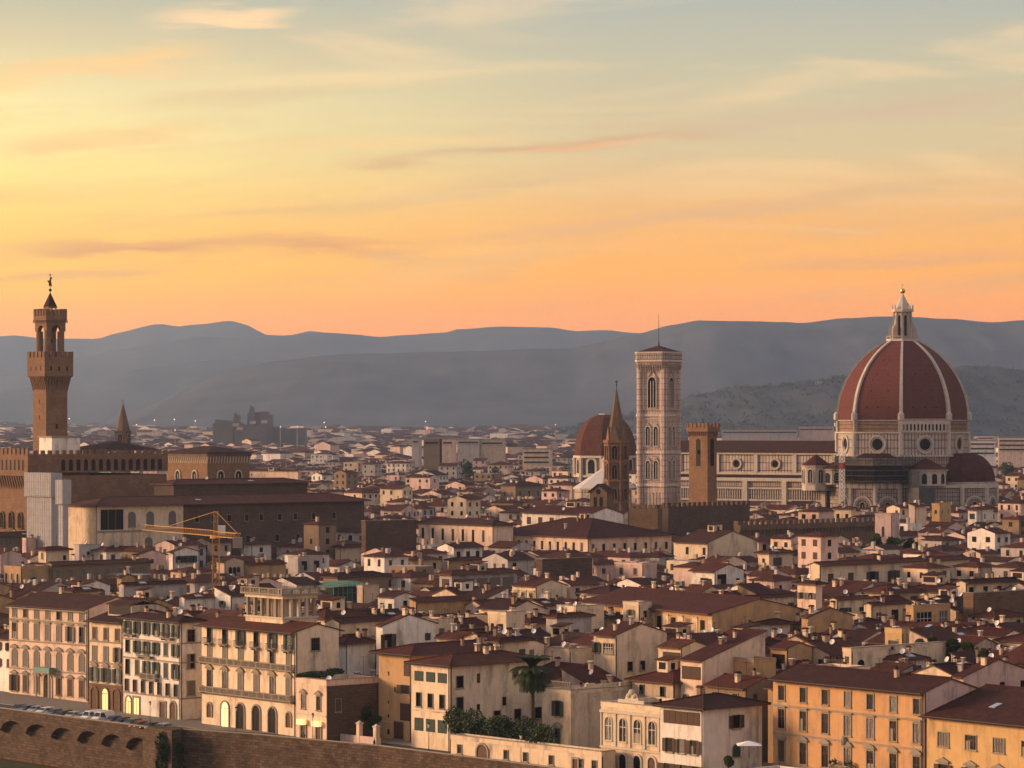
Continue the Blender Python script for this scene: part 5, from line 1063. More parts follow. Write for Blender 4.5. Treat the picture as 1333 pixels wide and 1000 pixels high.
for i in range(6):
    xx = x0+.35+(x1-x0-.7)*i/5; 
    for yy in (y0+.35, y1-.35): b.box(xx-.25, yy-.25, z0+1.901, xx+.25, yy+.25, z0+5.2, 'stone_trim')
for i in range(1, 4): yy = y0+.35+(y1-y0-.7)*i/4; b.box(x1-.6, yy-.25, z0+1.902, x1-.1, yy+.25, z0+5.2, 'pale_trim'); b.box(x0+.1, yy-.25, z0+1.902, x0+.6, yy+.25, z0+5.2, 'pale_trim')
b.box(x0-.1, y0-.1, z0+5.201, x1+.1, y1+.1, z0+5.8, 'plaster_cream'); b.box(x0-.7, y0-.7, z0+5.801, x1+.7, y1+.7, z0+6.1, 'stone_trim')
bv = b.build('belvedere', r); b = MB(); n = 26
for (a, c, d, e) in ((x0-.5, y0-.5, x1+.5, y0-.5), (x1+.5, y0-.5, x1+.5, y1+.5)):
    for i in range(n): p = Vector((a, c)).lerp(Vector((d, e)), i/n); q = .16 if i % 6 == 0 else .07; b.box(p.x-q, p.y-q, z0+6.101, p.x+q, p.y+q, z0+6.95, 'stone_trim')
b.box(x0-.7, y0-.66, z0+6.951, x1+.7, y0-.34, z0+7.1, 'stone_trim'); b.box(x1+.34, y0-.33, z0+6.951, x1+.66, y1+.6, z0+7.1, 'stone_trim'); b.build('balustrade', bv)
# A5 small palazzo with pediments, and its darker wing
r, L, D, hf, ro = house('palazzo', 'peach', 385.5, 425, 493, 0, 9.8, 'p', 50, [(2, 5.4, 1.1, 2.4, 'ped')], [(1, 5.2, 1.2, 2.2, 'thin', .22, .22)], 'tiny two-window peach palazzo with pediments and flat top beside the belvedere palazzo', HN, Yd=541.0, split=True, chim=0)
course(r, L, D, 4.3, 'pale_trim', .3, .1, False); b = MB(); b.box(.003, .2, 0, .05, D-.1, 9.7, 'stone_dark', faces='xXyYZ'); b.build('side_render', r)
for u in (.25, .75): o = door(r, -L*(1-u), 0, 1.3, 2.4, arch=False); b = MB(); b.box(-L*(1-u)-1.0, -.9, 2.6, -L*(1-u)+1.0, -.21, 3.5, 'lit_warm'); b.build('lit_awning', r)
# A7 ochre corner house
r, L, D, hf, ro = house('palazzo', 'ochre', 493, 536, None, 0, 15.3, 'h', 48, [(1, 11.4, 1.5, 2.6, 'bare_shut', .85, .85), (1, 8.3, 2.2, 1.5, 'thin_open', .82, .82), (1, 3.6, 2.6, 3.0, 'bare_shut', .8, .8), (1, .3, 2.6, 3.0, 'thin_shut', .62, .62), (1, 11.2, .5, .7, 'bare', .3, .3), (1, 8.4, .5, .9, 'bare', .5, .5), (1, 6.3, .4, .5, 'bare', .3, .3), (1, 3.8, .4, .6, 'bare', .3, .3), (1, .9, .6, .9, 'bare', .3, .3)], [], 'tall ochre house with a few scattered windows and wide dark eaves', HN, Yd=541.0, D=24, split=True, chim=3, o=1.3, s=.24)
course(r, L, D, 3.0, 'plaster_tan', .2, .08, False)
# A8 cream block with long side wall
r, L, D, hf, ro = house('palazzo', 'cream', 535.5, 586, 706, 0, 14.5, 'h', 48, [(3, 11.4, 2.3, 1.7, 'bare_g_shut', .2, .8), (3, 7.1, 1.2, 2.3, 'thin_ajar_g', .2, .8), (3, 2.9, 2.3, 2.2, 'bare_g_shut', .2, .8)], [(1, 10.6, 1.5, 2.0, 'thin', .1, .1), (1, 6.4, 1.5, 2.6, 'thin', .1, .1), (1, 11.6, 1.2, 1.4, 'thin_shut', .7, .7), (1, 7.0, .9, 1.5, 'bare', .58, .58), (3, 4.3, 1.5, 1.9, 'thin', .5, .95), (1, 11.2, .7, 1.6, 'bare_shut', .3, .3), (1, 6.4, .7, 1.2, 'bare', .3, .3)], 'cream block with green shutter bands and a long plain side wall behind the palm', HN, Yd=526.0, split=True, chim=4, o=.9, s=.24)
course(r, L, D, 6.3, 'plaster_pink', .2, .07, False)
# A9 terrace tower house
r, L, D, hf, ro = house('palazzo', 'cream', 706, 743, 870, 0, 9.8, 'p', 48, [(1, 5.9, 1.3, 2.6, 'thin_open_g', .55, .55), (1, 1.2, 1.3, 2.6, 'ped_seg_open_g', .55, .55)], [], 'narrow cream house with balustraded terrace and long blank side wall, right of the palm', HN, Yd=524.0, split=True, chim=2)
b = MB()
for i in range(14): xx = -L+.2+(L-.4)*i/13; b.box(xx-.08, -.1, 10.9, xx+.08, .1, 11.7, 'stone_trim')
b.box(-L-.1, -.15, 11.701, .1, .15, 11.85, 'stone_trim'); b.build('balustrade', r)
b = MB(); n = 10
for i in range(n): y = 1.5+(D-3)*i/n; q = (D-3)/n; b.prism([(.07, y), (.07, y+q), (-.3, y+q), (-.3, y)], 10.3, 10.9+.5*math.sin(i*1.4), 'plaster_cream')
b.build('wavy_parapet', r)
# A10 little arched palazzo
r, L, D, hf, ro = house('palazzo', 'cream', 782.5, 859, None, 0, 10.6, 'p', 48, [(4, 5.4, 1.5, 3.6, 'arch_bars_pale_wp', .13, .87)], [], 'small ornate pale palazzo with four arched windows and a carved crest on its parapet', HN, Yd=484.0, D=12, split=True, chim=1)
course(r, L, D, 9.7, 'pale_trim', .45, .35); course(r, L, D, 4.1, 'pale_trim', .35, .3)
b = MB()
for i in range(5): xx = -L*(.998-i*.2475)-.0; b.box(max(-L, xx-.22), -.18, 4.5, min(0, xx+.22), -.002, 9.69, 'pale_trim')
b.build('pilasters', r); b = MB(); b.box(-L*.72, .1, 11.3, -L*.28, .5, 12.0, 'pale_trim'); b.face([(-L*.62, .3, 12.0), (-L*.38, .3, 12.0), (-L*.42, .3, 12.9), (-L*.46, .3, 13.2), (-L*.5, .3, 13.7), (-L*.54, .3, 13.2), (-L*.58, .3, 12.9)], 'pale_trim'); b.sphere((-L*.5, .3, 13.2), .5, 'pale_trim', 8, 6); b.sphere((-L*.45, .3, 12.6), .35, 'pale_trim', 8, 6); b.sphere((-L*.55, .3, 12.6), .35, 'pale_trim', 8, 6); b.build('crest', r)
for i in range(4): door(r, -L*(.87-.2467*i), 0, 1.6, 3.4, 'wood' if i in (0, 3) else 'glass_dark', surround='pale_trim')
# A11 pale hipped block
r, L, D, hf, ro = house('palazzo', 'white', 859.5, 916, 992, 0, 12.1, 'h', 48, [(3, 9.3, 2.6, 2.0, 'bare_shut', .22, .78), (3, 4.9, 1.4, 2.1, 'thin_open', .22, .78), (3, .9, 2.4, 2.2, 'bare_open', .22, .78)], [(1, 8.6, 1.6, 2.0, 'thin_open', .55, .55), (1, 4.2, 1.6, 1.9, 'arch_shut_g', .55, .55)], 'pale three-storey house with hipped roof and bands of brown shutters, right of the arched palazzo', HN, Yd=474.0, split=True, chim=1, o=1.0, s=.26, tile='tile_brown')
# A12 low house with a parasol terrace
r, L, D, hf, ro = house('palazzo', 'white', 958, 1004, None, 0, 2.9, 'p', 48, [(1, .2, 1.6, 2.2, 'arch', .6, .6)], [], 'low pale house with a roof terrace at the bottom edge, left of the orange palazzo', HN, Yd=462.0, D=9, split=True, chim=0)
# A13 big orange palazzo
r, L, D, hf, ro = house('palazzo', 'orange', 1006.5, 1203, 1272, 0, 16.4, 'x', 52, [(7, 13.2, 1.3, 2.2, 'plain', .06, .955), (7, 8.9, 1.4, 2.9, 'cor_bars', .06, .955), (7, 3.8, 1.4, 3.2, 'ped_seg_bars', .06, .955)], [], 'big orange palazzo with seven bays, pedimented windows and one central balcony', HN, Yd=452.0, split=True, chim=1, o=1.0, s=.30, tile='tile_brown')
for z in (12.2, 7.9, 3.2): course(r, L, D, z, side=False)
balcony(r, -L*.51, 3.5, 4.6, 1.3, 'stone'); b = MB(); b.sphere((-L*.51, -.3, 8.1), .55, 'stone_trim', 8, 6, 1.2); b.build('coat_of_arms', r); b = MB(); b.box(.003, .05, 0, .05, D-.05, 16.3, 'plaster_pink', faces='XyYZ'); b.face([(.04, .1, 16.3), (.04, D-.1, 16.3), (.04, D/2, 16.3+.3*D/2-.15)], 'plaster_pink'); b.build('side_render', r)
for k in (-1, 1):
    b = MB(); b.box(-L*.51+k*1.7-.3, -1.1, 3.52, -L*.51+k*1.7+.3, -.5, 4.0, 'tile_red'); pt = b.build('plant_pot', r); b = MB(); rr = random.Random(k)
    for i in range(60): p = Vector((-L*.51+k*1.7+rr.gauss(0, .35), -.8+rr.gauss(0, .3), 4.6+rr.gauss(0, .35))); d = Vector((rr.gauss(0, 1), rr.gauss(0, 1), rr.gauss(0, 1))).normalized()*.22; e = d.orthogonal().normalized()*.12; b.face([p-d, p+e, p+d, p-e], 'leaf_mid')
    b.build('leaves', pt)
# A14 dull yellow house on the right
r, L, D, hf, ro = house('palazzo', 'yellow', 1206, 1400, None, 0, 13.2, 'x', 52, [(5, 8.9, 2.1, 2.0, 'thin_bars', .12, .88), (5, 3.9, 1.7, 2.4, 'ped_open', .12, .88)], [], 'dull yellow house with dark roof at the right edge, lower than the orange palazzo', HN, Yd=429.5, D=25, split=True, chim=2, o=1.0, s=.28, tile='tile_brown')
# low garden wall with windows and an arched gate
r, L, D, hf, ro = house('garden wall', 'cream', 587, 783, None, 0, 3.3, 'p', 48, [], [], 'long low cream garden wall with small windows and an arched gate beneath the palm', 'garden_wall', Yd=487.5, D=3.0, split=True, chim=0)
def upx(px, xl=587, xr=783): return (px-xl)/(xr-xl)
for px in (602, 667, 692, 724, 759, 775): add_win(r, -L*(1-upx(px)**1.08), 0, 1.1, 0, 'thin', 1.0, 1.4, 0, True)
door(r, -L*(1-upx(635)**1.08), 0, 2.6, 3.0); door(r, -L*(1-upx(751)), 0, 1.1, 2.4, arch=False)
FR = list(HOUSES)

# ---------------------------------------------------------------- embankment, road, water
WL = [(-260, 890), (-120, 905), (0, 921), (100, 934), (196, 946)]; WR = [(204, 947), (262, 950), (330, 955), (493, 970), (670, 992), (760, 1004), (900, 1026), (1100, 1062), (1400, 1120), (2200, 1330)]
wp = [at(px, py, 1.0) for px, py in WL]; wq = [at(px, py, 1.0) for px, py in WR]
line = [p.xy.copy() for p in wp+wq]
far = [(9400, line[-1].y-40), (9400, 18900), (-9400, 18900), (-9400, line[0].y+30)]
g = MB(); g.face([(p.x, p.y, -.3) for p in line]+[(a, b, -.3) for a, b in far], 'ground'); tag(g.build('ground'), kind='structure')
def wall_run(name, pts, label, z0, z1, m, over=0.0, t=.45):
    root = empty(name, (pts[0].x, pts[0].y, 0), 0, label, 'embankment'); o = pts[0].xy; mb = MB(); pb = MB()
    off = []
    for i, p in enumerate(pts):
        a = pts[max(0, i-1)].xy; b = pts[min(len(pts)-1, i+1)].xy; d = (b-a).normalized(); off.append(Vector((d.y, -d.x)))
    P = [p.xy-o for p in pts]
    for i in range(len(P)-1):
        a, b = P[i], P[i+1]; na, nb = off[i], off[i+1]; a2, b2 = a-na*over, b-nb*over
        mb.face([(*a2, z0), (*b2, z0), (*(b2), -.302), (*a2, -.302)], m)
        q = [(*a,), (*b,), (*(b-nb*t),), (*(a-na*t),)]; pb.prism(q, -.3 if not over else -1.2, z1-.15, m, bot=True); q2 = [(*(a+na*.08),), (*(b+nb*.08),), (*(b-nb*(t+.08)),), (*(a-na*(t+.08)),)]; pb.prism(q2, z1-.148, z1, 'stone_trim', bot=True)
    mb.build('wall', root); pb.build('parapet', root)
    if over:
        ab = MB()
        for i in range(len(P)-1):
            a, b = P[i], P[i+1]; d = b-a; l = d.length; d.normalize(); n = Vector((d.y, -d.x)); k = max(1, round(l/8.6)); w = l/k
            ab.face([(*(a-n*over), -.9), (*a, -.9), (*b, -.9), (*(b-n*over), -.9)], m)
            for j in range(k):
                c0 = a+d*(w*j); K = 12; arc = [(c0+d*(w*q/K), -1.25-2.1*(1-math.sin(math.pi*q/K)**.55)) for q in range(K+1)]
                for (u, zu), (v_, zv) in zip(arc, arc[1:]): 
                    ab.face([(*u, zu), (*v_, zv), (*v_, -1.2), (*u, -1.2)], m); ab.face([(*u, zu), (*(u-n*over), zu-.6), (*(v_-n*over), zv-.6), (*v_, zv)], m)
        ab.build('arches', root)
    return root
uvmat('bank_stone', stone((0.075, 0.046, 0.030, 1), (0.030, 0.020, 0.014, 1), (0.14, 0.095, 0.065, 1), 1.1, .5), 0.95, 0.8)
wall_run('embankment_wall', wp, 'high river wall with a jutting parapet carried on a row of small arches', -9.0, 1.0, 'bank_stone', 1.3)
wall_run('embankment_wall', wq, 'tall plain river wall of stained brown stone running down to the right', -9.0, 1.0, 'bank_stone')
b = MB(); q = [at(186, 944, 1.0), at(196, 946, 1.0), at(232, 950, 1.0), at(244, 948, 1.0)]; o = q[0].xy
b.prism([(0, 0), ((q[1]-q[0]).x+1, (q[1]-q[0]).y-2.6), ((q[2]-q[0]).x-1, (q[2]-q[0]).y-1.2), ((q[3]-q[0]).x, (q[3]-q[0]).y+.4)], -9, 1.02, 'bank_stone'); bs = b.build('bastion', None, (o.x, o.y, 0)); tag(bs, 'blunt stone bastion with ivy where the two river walls meet', 'embankment')
b = MB(); R0 = [(*p,) for p in line]; off = [(p.x+6.5, p.y+7.5) for p in line]
k = len(line)
for i in range(k-1): b.face([(*R0[i], -.02), (*R0[i+1], -.02), (*off[i+1], -.02), (*off[i], -.02)], 'asphalt')
tag(b.build('road'), kind='structure')
b = MB(); off2 = [(p.x+6.5, p.y+7.5) for p in line]; off3 = [(p.x+16, p.y+18) for p in line]
for i in range(k-1): b.face([(*off2[i], .1), (*off2[i+1], .1), (*off3[i+1], .1), (*off3[i], .1)], 'pavement'); b.face([(*off2[i], -.02), (*off2[i+1], -.02), (*off2[i+1], .1), (*off2[i], .1)], 'stone_trim')
tag(b.build('pavement'), kind='structure')
b = MB(); nb = [(p.x-.6, p.y+.2) for p in line]
near = [(p.x-22, p.y-26) for p in line]
for i in range(k-1): b.face([(*near[i], -9.8), (*near[i+1], -9.8), (*line[i+1], -9.0), (*line[i], -9.0)], 'grass')
tag(b.build('riverbank'), kind='structure')
mat('water', (0.035, 0.04, 0.03), 0.12, spec=0.6, var=0.2, scale=.3, bump=0.2)
b = MB(); b.face([(-900, 60, -10.4), (900, 60, -10.4), (900, 470, -10.4), (-900, 760, -10.4)], 'water'); tag(b.build('river'), kind='structure')
# =====================================================================  houses between the river and the great monuments
def wr(*a): return [a]
N_, S_ = [], 'auto'
T = 'thin'
HL = [
 # wall, xl, xc, xr, ye, H, roof, al, front rows, side rows, label   (rows: n, drop of sill below eave, w, h, style)
 ('ochre', 5, 27, 67, 741, 17, 'p', 50, [(3, 4.6, 1.2, 3.4, 'arch_pale')], [(1, 6.2, 2.6, 4.0, 'arch', .42, .42)], 'ochre house with three tall arched windows on its lit end and one big side arch'),
 ('brown', 60, 67, 196, 735, 18, 'y', 50, S_, [(8, 3.2, 1.4, 1.7, 'thin_shut_y'), (6, 8.4, 1.8, 2.4, 'arch_shut')], 'long brown house with wide dark eaves and square windows, right of the three arches'),
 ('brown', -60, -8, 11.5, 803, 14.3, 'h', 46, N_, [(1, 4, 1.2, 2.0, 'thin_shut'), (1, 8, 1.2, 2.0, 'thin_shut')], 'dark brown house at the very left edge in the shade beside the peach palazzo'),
 ('tan', 126, 129, 181, 693, 21, 'x', 50, N_, [(1, 2.6, 1.2, 1.6, 'bare', .75, .75)], 'plain tan gable with one dark window in front of the white loggia building'),
 ('cream', 50, 60, 90, 716, 19, 'h', 50, S_, [(1, 3, 1, 1.3, 'bare', .8, .8)], 'cream hip-roofed house just above the long brown house'),
 ('grey', 97, 103, 133, 712, 20, 'p', 50, N_, [(1, 3, 1, 1.6, 'bare', .4, .4)], 'flat-topped grey house with a pale cover, left of the crane arm'),
 ('white', 115, 138, 156, 717, 19, 'h', 50, [(2, 3, 1.2, 1.8, 'thin_shut')], [(1, 3, 1.2, 1.8, 'thin_shut')], 'small white house with brown shutters above the long brown house'),
 ('white', 221, 225, 258, 719, 19, 'x', 50, N_, [(4, 3.0, 1.2, 1.8, 'open_g', .25, .8)], 'white gabled house with four dark shuttered windows, left of the crane mast'),
 ('pink', 176, 180, 216, 723, 18, 'x', 50, N_, [(1, 2.4, 1, 1.2, 'bare')], 'low pink gabled house below the crane arm'),
 ('ochre', 155, 158, 176, 752, 17, 'x', 50, N_, N_, 'very small plain ochre gable on the roofs left of the crane foot'),
 ('grey', 156, 161, 243, 762, 17, 'y', 50, N_, [(1, 4, .8, 1.0, 'bare', .7, .7)], 'long low grey wall under a dark roof, just above the riverside roofs'),
 ('peach', 84, 96, 128, 770, 19, 'h', 46, S_, [(2, 3.2, 1.5, 2.0, 'thin_shut_y')], 'cream house with two grey shutters standing behind the leftmost riverside palazzo'),
 ('tan', -10, -2, 41, 676, 21, 'x', 50, N_, N_, 'low tan gable at the left edge below the fortress palace'),
 ('stone_dark', -30, -6, 42, 656, 25, 'h', 50, N_, [(5, 5.0, 1.8, 3.2, 'bare', .2, .9)], 'dark loggia with deep openings at the left edge below the fortress palace'),
 ('brown', -20, -4, 77, 699, 20, 'y', 50, N_, S_, 'long low house with a big plain dark roof at the left edge'),
 ('pink', 29, 34, 47, 703, 21, 'p', 50, N_, N_, 'narrow pink roof turret left of the long brown house'),
 ('white', 236, 240, 302, 779, 17, 'y', 50, N_, [(1, 3, .9, 1.2, 'bare', .2, .2)], 'white-walled house with a long dark roof right behind the green-shuttered house'),
 ('pink', 131, 138, 169, 632, 35, 'x', 50, [(1, 3, 1, 1.4, 'bare')], [(1, 2.4, 1.2, 1.4, 'bare', .75, .75)], 'pink gabled house on the roofs in front of the long battlements'),
 ('white', 318, 327, 353, 708, 19, 'h', 50, N_, [(1, 2.6, 1.2, 1.4, 'bare', .5, .5)], 'white hip-roofed house right of the crane counter arm'),
 ('tan', 282, 292, 318, 731, 18, 'x', 50, N_, [(3, 4.0, 1.1, 2.4, 'arch', .3, .7)], 'tan gable with a triple arched window right of the crane mast'),
 ('ochre', 316, 322, 372, 735, 17, 't', 50, N_, N_, 'long ochre lean-to roof house right of the crane'),
 ('grey', 375, 388, 420, 728, 18, 'p', 46, N_, [(2, 3.2, 2.0, 2.6, 'bare')], 'roof terrace house with a flat pale canopy below the dark stone palace'),
 ('tan', 438, 442, 471, 712, 19, 'h', 48, N_, N_, 'plain tan house with low red roof below the right end of the dark stone palace'),
 ('brown', 421, 440, 506, 752, 17, 'h', 48, N_, N_, 'wide dark hip-roofed house behind the green netting'),
 ('tan', 466, 472, 493, 766, 17, 'p', 48, N_, N_, 'plain tan wall standing right of the dark green netting'),
 ('white', 492, 513, 542, 778, 16.5, 'x', 48, [(2, 3.0, 1.4, 1.6, 'bare')], [(1, 3, 1.2, 2.2, 'bare')], 'house with a pale lilac roof and two dark windows right of the green netting'),
 ('peach', 448, 471, 493, 641, 22, 'h', 42, [(1, 2.8, 1.4, 1.6, 'bare', .6, .6)], [(3, 2.8, 1.3, 1.6, 'bare')], 'bright peach house with three dark windows above the right end of the dark stone palace'),
 ('white', 420, 426, 448, 640, 22, 'h', 42, N_, [(1, 3.2, 1.6, 2.0, 'bare')], 'small white house with dark roof left of the bright peach house'),
 ('peach', 321, 388, 392, 613, 25, 'x', 30, [(1, 3, 1, 1, 'bare', .1, .1)], N_, 'long low peach wall right of the square brown church'),
 ('stone_dark', 473, 476, 542, 682, 27, 'p', 50, N_, [(3, 12, 1.2, 2.0, 'arch', .4, .9)], 'dark stone block between the dark palace and the glowing peach hall'),
 ('peach', 545, 641, 668, 684, 24, 'h', 50, [(7, 5.2, 1.2, 3.6, 'bare', .06, .88)], N_, 'glowing peach hall with seven tall slit windows'),
 ('peach', 641, 765, 874, 700, 21, 'h', 50, [(12, 4.2, 1.1, 2.6, 'bare', .04, .94)], [(8, 4.2, 1.1, 2.2, 'bare')], 'very long low wing with a row of twelve small windows right of the peach hall'),
 ('white', 680, 768, None, 670, 26, 'x', 50, [(6, 3.8, 2.0, 2.4, 'bare_shut', .1, .95)], N_, 'white wing with six square windows left of the bell gable'),
 ('peach', 679, 776, None, 683, 21.8, 's', 50, [(1, 2.5, .6, .8, 'bare')], N_, 'low lit wall with a narrow roof beneath the white six-window wing'),
 ('brown', 652, 671, 706, 632, 25, 'h', 42, [(2, 5, 1.2, 1.8, 'bare')], [(3, 5, 1.2, 2.2, 'bare')], 'tall square brown house with low hipped roof in the far middle of the city'),
 ('yellow', 584, 592, 628, 729, 18, 'h', 48, N_, [(2, 3.2, .9, 1.4, 'bare')], 'small yellow house below the glowing peach hall'),
 ('grey', 572, 588, 673, 748, 18, 'h', 48, [(1, 4.6, 2.6, 3.4, 'bare_shut')], [(1, 4.4, 3.4, 3.2, 'bare_shut', .1, .1), (4, 4.4, 3.6, 3.2, 'bare_shut_y', .26, .86)], 'house with a long shuttered roof loggia over a white wall, in the middle'),
 ('stone_dark', 698, 706, 771, 731, 20, 'p', 48, N_, N_, 'blank dark rough stone wall above the painted palazzo'),
 ('cream', 667, 697, 738, 764, 17, 'x', 48, [(3, 5.0, 1.6, 3.6, 'cor_pale_shut_y')], N_, 'cream gabled house with three framed balcony windows left of the painted palazzo'),
 ('ochre', 534, 541, 620, 784, 16.5, 't', 48, N_, N_, 'long ochre wall with sloping top and dark roof above the ochre corner house'),
 ('cream', 635, 659, 683, 801, 19, 'p', 48, [(2, 3.2, .9, 1.5, 'bare')], N_, 'cream rooftop penthouse above the cream riverside block'),
 ('cream', 641, 650, 688, 835, 17.5, 'h', 48, N_, [(1, 3.6, 1.5, 2.0, 'bare', .78, .78)], 'cream house with pyramid roof and one dark window just behind the cream block'),
 ('grey', 711, 725, 770, 804, 17, 'h', 48, N_, [(1, 4.4, 1.4, 1.8, 'thin_shut', .55, .55)], 'grey weathered house with one window in front of the painted palazzo'),
 ('cream', 773, 801, 868, 828, 17.5, 'x', 48, [(1, 3.2, 1.0, 1.8, 'thin_open_g', .15, .15), (1, 3.2, 2.4, 1.7, 'bars_wp', .68, .68)], [(2, 6.4, 1.2, 1.6, 'thin', .28, .52)], 'broad tan gable wall with two low windows and a green-shuttered lit end'),
 ('cream', 709, 741, 773, 849, 14.5, 'p', 48, [(2, 5.0, 1.3, 2.2, 'thin_open_y')], [(2, 4.6, 1.2, 2.4, 'thin_shut_y')], 'cream house with a railed roof terrace behind the palm'),
 ('cream', 857, 886, 922, 844, 16.5, 'x', 48, [(1, 3.8, 4.2, 3.0, 'bare_shut', .6, .6)], N_, 'cream tower house with a shuttered roof loggia and overhanging dark roof'),
 ('peach', 886, 914, 996, 861, 15.5, 's', 48, [(1, 3.2, 4.4, 2.2, 'bare_shut', .5, .5), (2, 8.0, 1.5, 2.2, 'arch_g_shut', .25, .85)], N_, 'house with one long lean-to roof rising to the right, beside the tower house'),
 ('ochre', 944, 981, 1010, 864, 15, 'p', 50, [(1, 4.4, 4.6, 2.0, 'bare', .5, .5), (3, 9, 1.3, 2.2, 'bare_open', .2, .8)], N_, 'terraced house with a white sloping awning, left of the orange palazzo'),
 ('ochre', 1003, 1024, 1057, 845, 15.5, 'x', 50, [(1, 3.6, 3.2, 2.6, 'bare')], N_, 'ochre gabled house with a small white parasol just above the orange palazzo'),
 ('white', 899, 930, 968, 744, 18, 'x', 46, [(1, 4.6, 2.4, 2.8, 'thin', .58, .58)], [(1, 3.8, 3.4, 3.0, 'bare', .25, .25), (1, 4.2, 1.4, 2.2, 'bare', .8, .8)], 'pinkish white house with one large dark square window'),
 ('cream', 877, 921, 986, 707, 20, 'x', 46, [(2, 3.6, 1.2, 2.2, 'bare', .4, .9)], N_, 'cream house with a big grey gable wall below the battlemented hall'),
 ('cream', 987, 1001, 1032, 720, 19, 'h', 46, [(1, 3, 1, 1.4, 'bare')], [(1, 3.6, 3.4, 2.2, 'bars_thin', .35, .35)], 'cream house with a wide dark window band and a lit arched dormer'),
 ('pink', 800, 836, 855, 736, 18, 'p', 46, S_, N_, 'plain pink block beside the dark roof left of the pinkish white house'),
 ('cream', 970, 974, 1039, 779, 17, 'y', 48, N_, [(3, 3.0, 1.8, 1.5, 'thin_shut', .2, .85)], 'long house with a big dark roof left of the slim square tower house'),
 ('cream', 924, 930, 974, 774, 17, 'y', 48, N_, [(1, 3, 1.4, 1.4, 'bare', .8, .8)], 'low cream house under a dark roof just above the blank ochre wall'),
 ('peach', 1038, 1062, 1069, 760, 21, 'h', 48, [(2, 3.4, 1.2, 1.4, 'bare_y_open')], N_, 'slim square peach tower house with a flat pyramid roof and paired window'),
 ('cream', 1085, 1108, 1114, 662, 24, 'h', 31, [(2, 4.0, 1.2, 2.0, 'bare')], N_, 'cream tower house below the left tribune of the cathedral'),
 ('grey', 1112, 1115, 1140, 674, 23, 'y', 31, N_, [(3, 4, 1, 2.4, 'bare')], 'grey house with three tall windows below the cathedral scaffolding'),
 ('pink', 1139, 1160, 1171, 672, 26, 'p', 31, [(1, 6.5, .9, 3.2, 'bare')], N_, 'flat-topped pink cube house with one slit window below the cathedral'),
 ('peach', 1183, 1191, 1206, 659, 26, 't', 31, N_, N_, 'peach house with a slanting top below the middle of the cathedral'),
 ('yellow', 1213, 1223, 1238, 658, 26, 'p', 31, [(1, 3, .9, 1.4, 'bare')], [(2, 3, .8, 1.4, 'bare')], 'yellow house with little roof turrets below the cathedral'),
 ('white', 1260, 1271, 1293, 663, 24, 'h', 31, [(1, 3.6, 2.0, 2.0, 'bare')], [(1, 3.6, 1.2, 1.8, 'bare')], 'white hip-roofed house below the right tribune of the cathedral'),
 ('cream', 1053, 1067, 1262, 736, 20, 'y', 48, N_, [(2, 5.2, 2.0, 3.0, 'bare_shut', .07, .2), (2, 5.0, 2.2, 2.8, 'open_g', .34, .48), (3, 5.2, 2.0, 3.0, 'bare_shut', .64, .93)], 'very long cream house with seven big shuttered windows on the right'),
 ('cream', 1084, 1089, 1134, 781, 17, 'y', 48, N_, [(2, 5.0, 1.9, 3.2, 'g_open_bare', .24, .82)], 'cream house with two very large green-shuttered openings on the right'),
 ('cream', 1129, 1134, 1187, 788, 17, 'y', 48, N_, [(1, 3.6, 1.4, 1.9, 'bars_wp_thin', .18, .18), (1, 4.0, 2.2, 2.8, 'bare', .58, .58), (1, 3.2, .7, .9, 'bare', .88, .88)], 'cream house with a skylit dark roof and half-round dormer on the right'),
 ('ochre', 1186, 1189, 1237, 793, 17, 'p', 48, N_, [(1, 4.2, 4.6, 3.4, 'bars_wp', .28, .28), (1, 4.2, 2.2, 3.4, 'bars_wp', .8, .8)], 'orange-brown room with big white-framed windows on the right'),
 ('stone_brown', 1254, 1267, 1400, 778, 19, 'p', 48, [(1, 11, 1.6, 4.4, 'arch_pale')], [(7, 10.5, 1.8, 3.6, 'arch_shut', .06, .95)], 'curved brown brick church wall with blind niches at the right edge'),
 ('cream', 1245, 1257, 1400, 759, 19.5, 'y', 48, N_, [(3, 3.0, 1.6, 2.0, 'bare', .05, .3), (6, 3.6, 1.6, 2.6, 'arch_shut_y', .4, .95)], 'cream house with arched windows behind the brown brick church wall'),
 ('ochre', 1047, 1052, 1110, 804, 16.5, 'x', 55, N_, [(1, 4, .9, 1.0, 'bare', .35, .35)], 'blank ochre gable end with one tiny window, right of the painted palazzo'),
 ('yellow', 1152, 1174, 1183, 825, 17, 'p', 50, [(1, 2.8, 2.2, 1.4, 'thin')], N_, 'bright yellow rooftop cabin with a white canopy on the right'),
 ('cream', 1100, 1108, 1233, 849, 16, 'p', 50, [(1, 2, 1, 1.2, 'bare')], [(1, 3, 1.8, 1.6, 'arch_bare', .1, .1)], 'long cream parapet wall with little pillars right behind the orange palazzo'),
 ('pink', 1250, 1254, 1345, 882, 15.5, 'x', 50, N_, [(2, 3.0, 1.2, 1.8, 'bare', .55, .85)], 'broad pink gable with two tiny windows at the right edge'),
 ('cream', 425, 441, 498, 811, 17, 'y', 50, N_, [(1, 4.4, 2.4, 2.2, 'thin_open', .3, .3), (1, 3.9, .8, 1.1, 'bare', .78, .78), (1, 10, 1.4, 2.6, 'bare_shut', .33, .33), (1, 9.4, .8, 1.2, 'bare', .78, .78)], 'tall grey-white house wall right of the belvedere palazzo'),
 ('white', 491, 498, 567, 815, 17, 'x', 50, N_, [(1, 4.4, 1.8, 2.8, 'thin_open', .1, .1), (1, 3.2, 1.4, 1.4, 'bare', .85, .85)], 'white gabled house between the grey-white wall and the ochre corner house'),
]
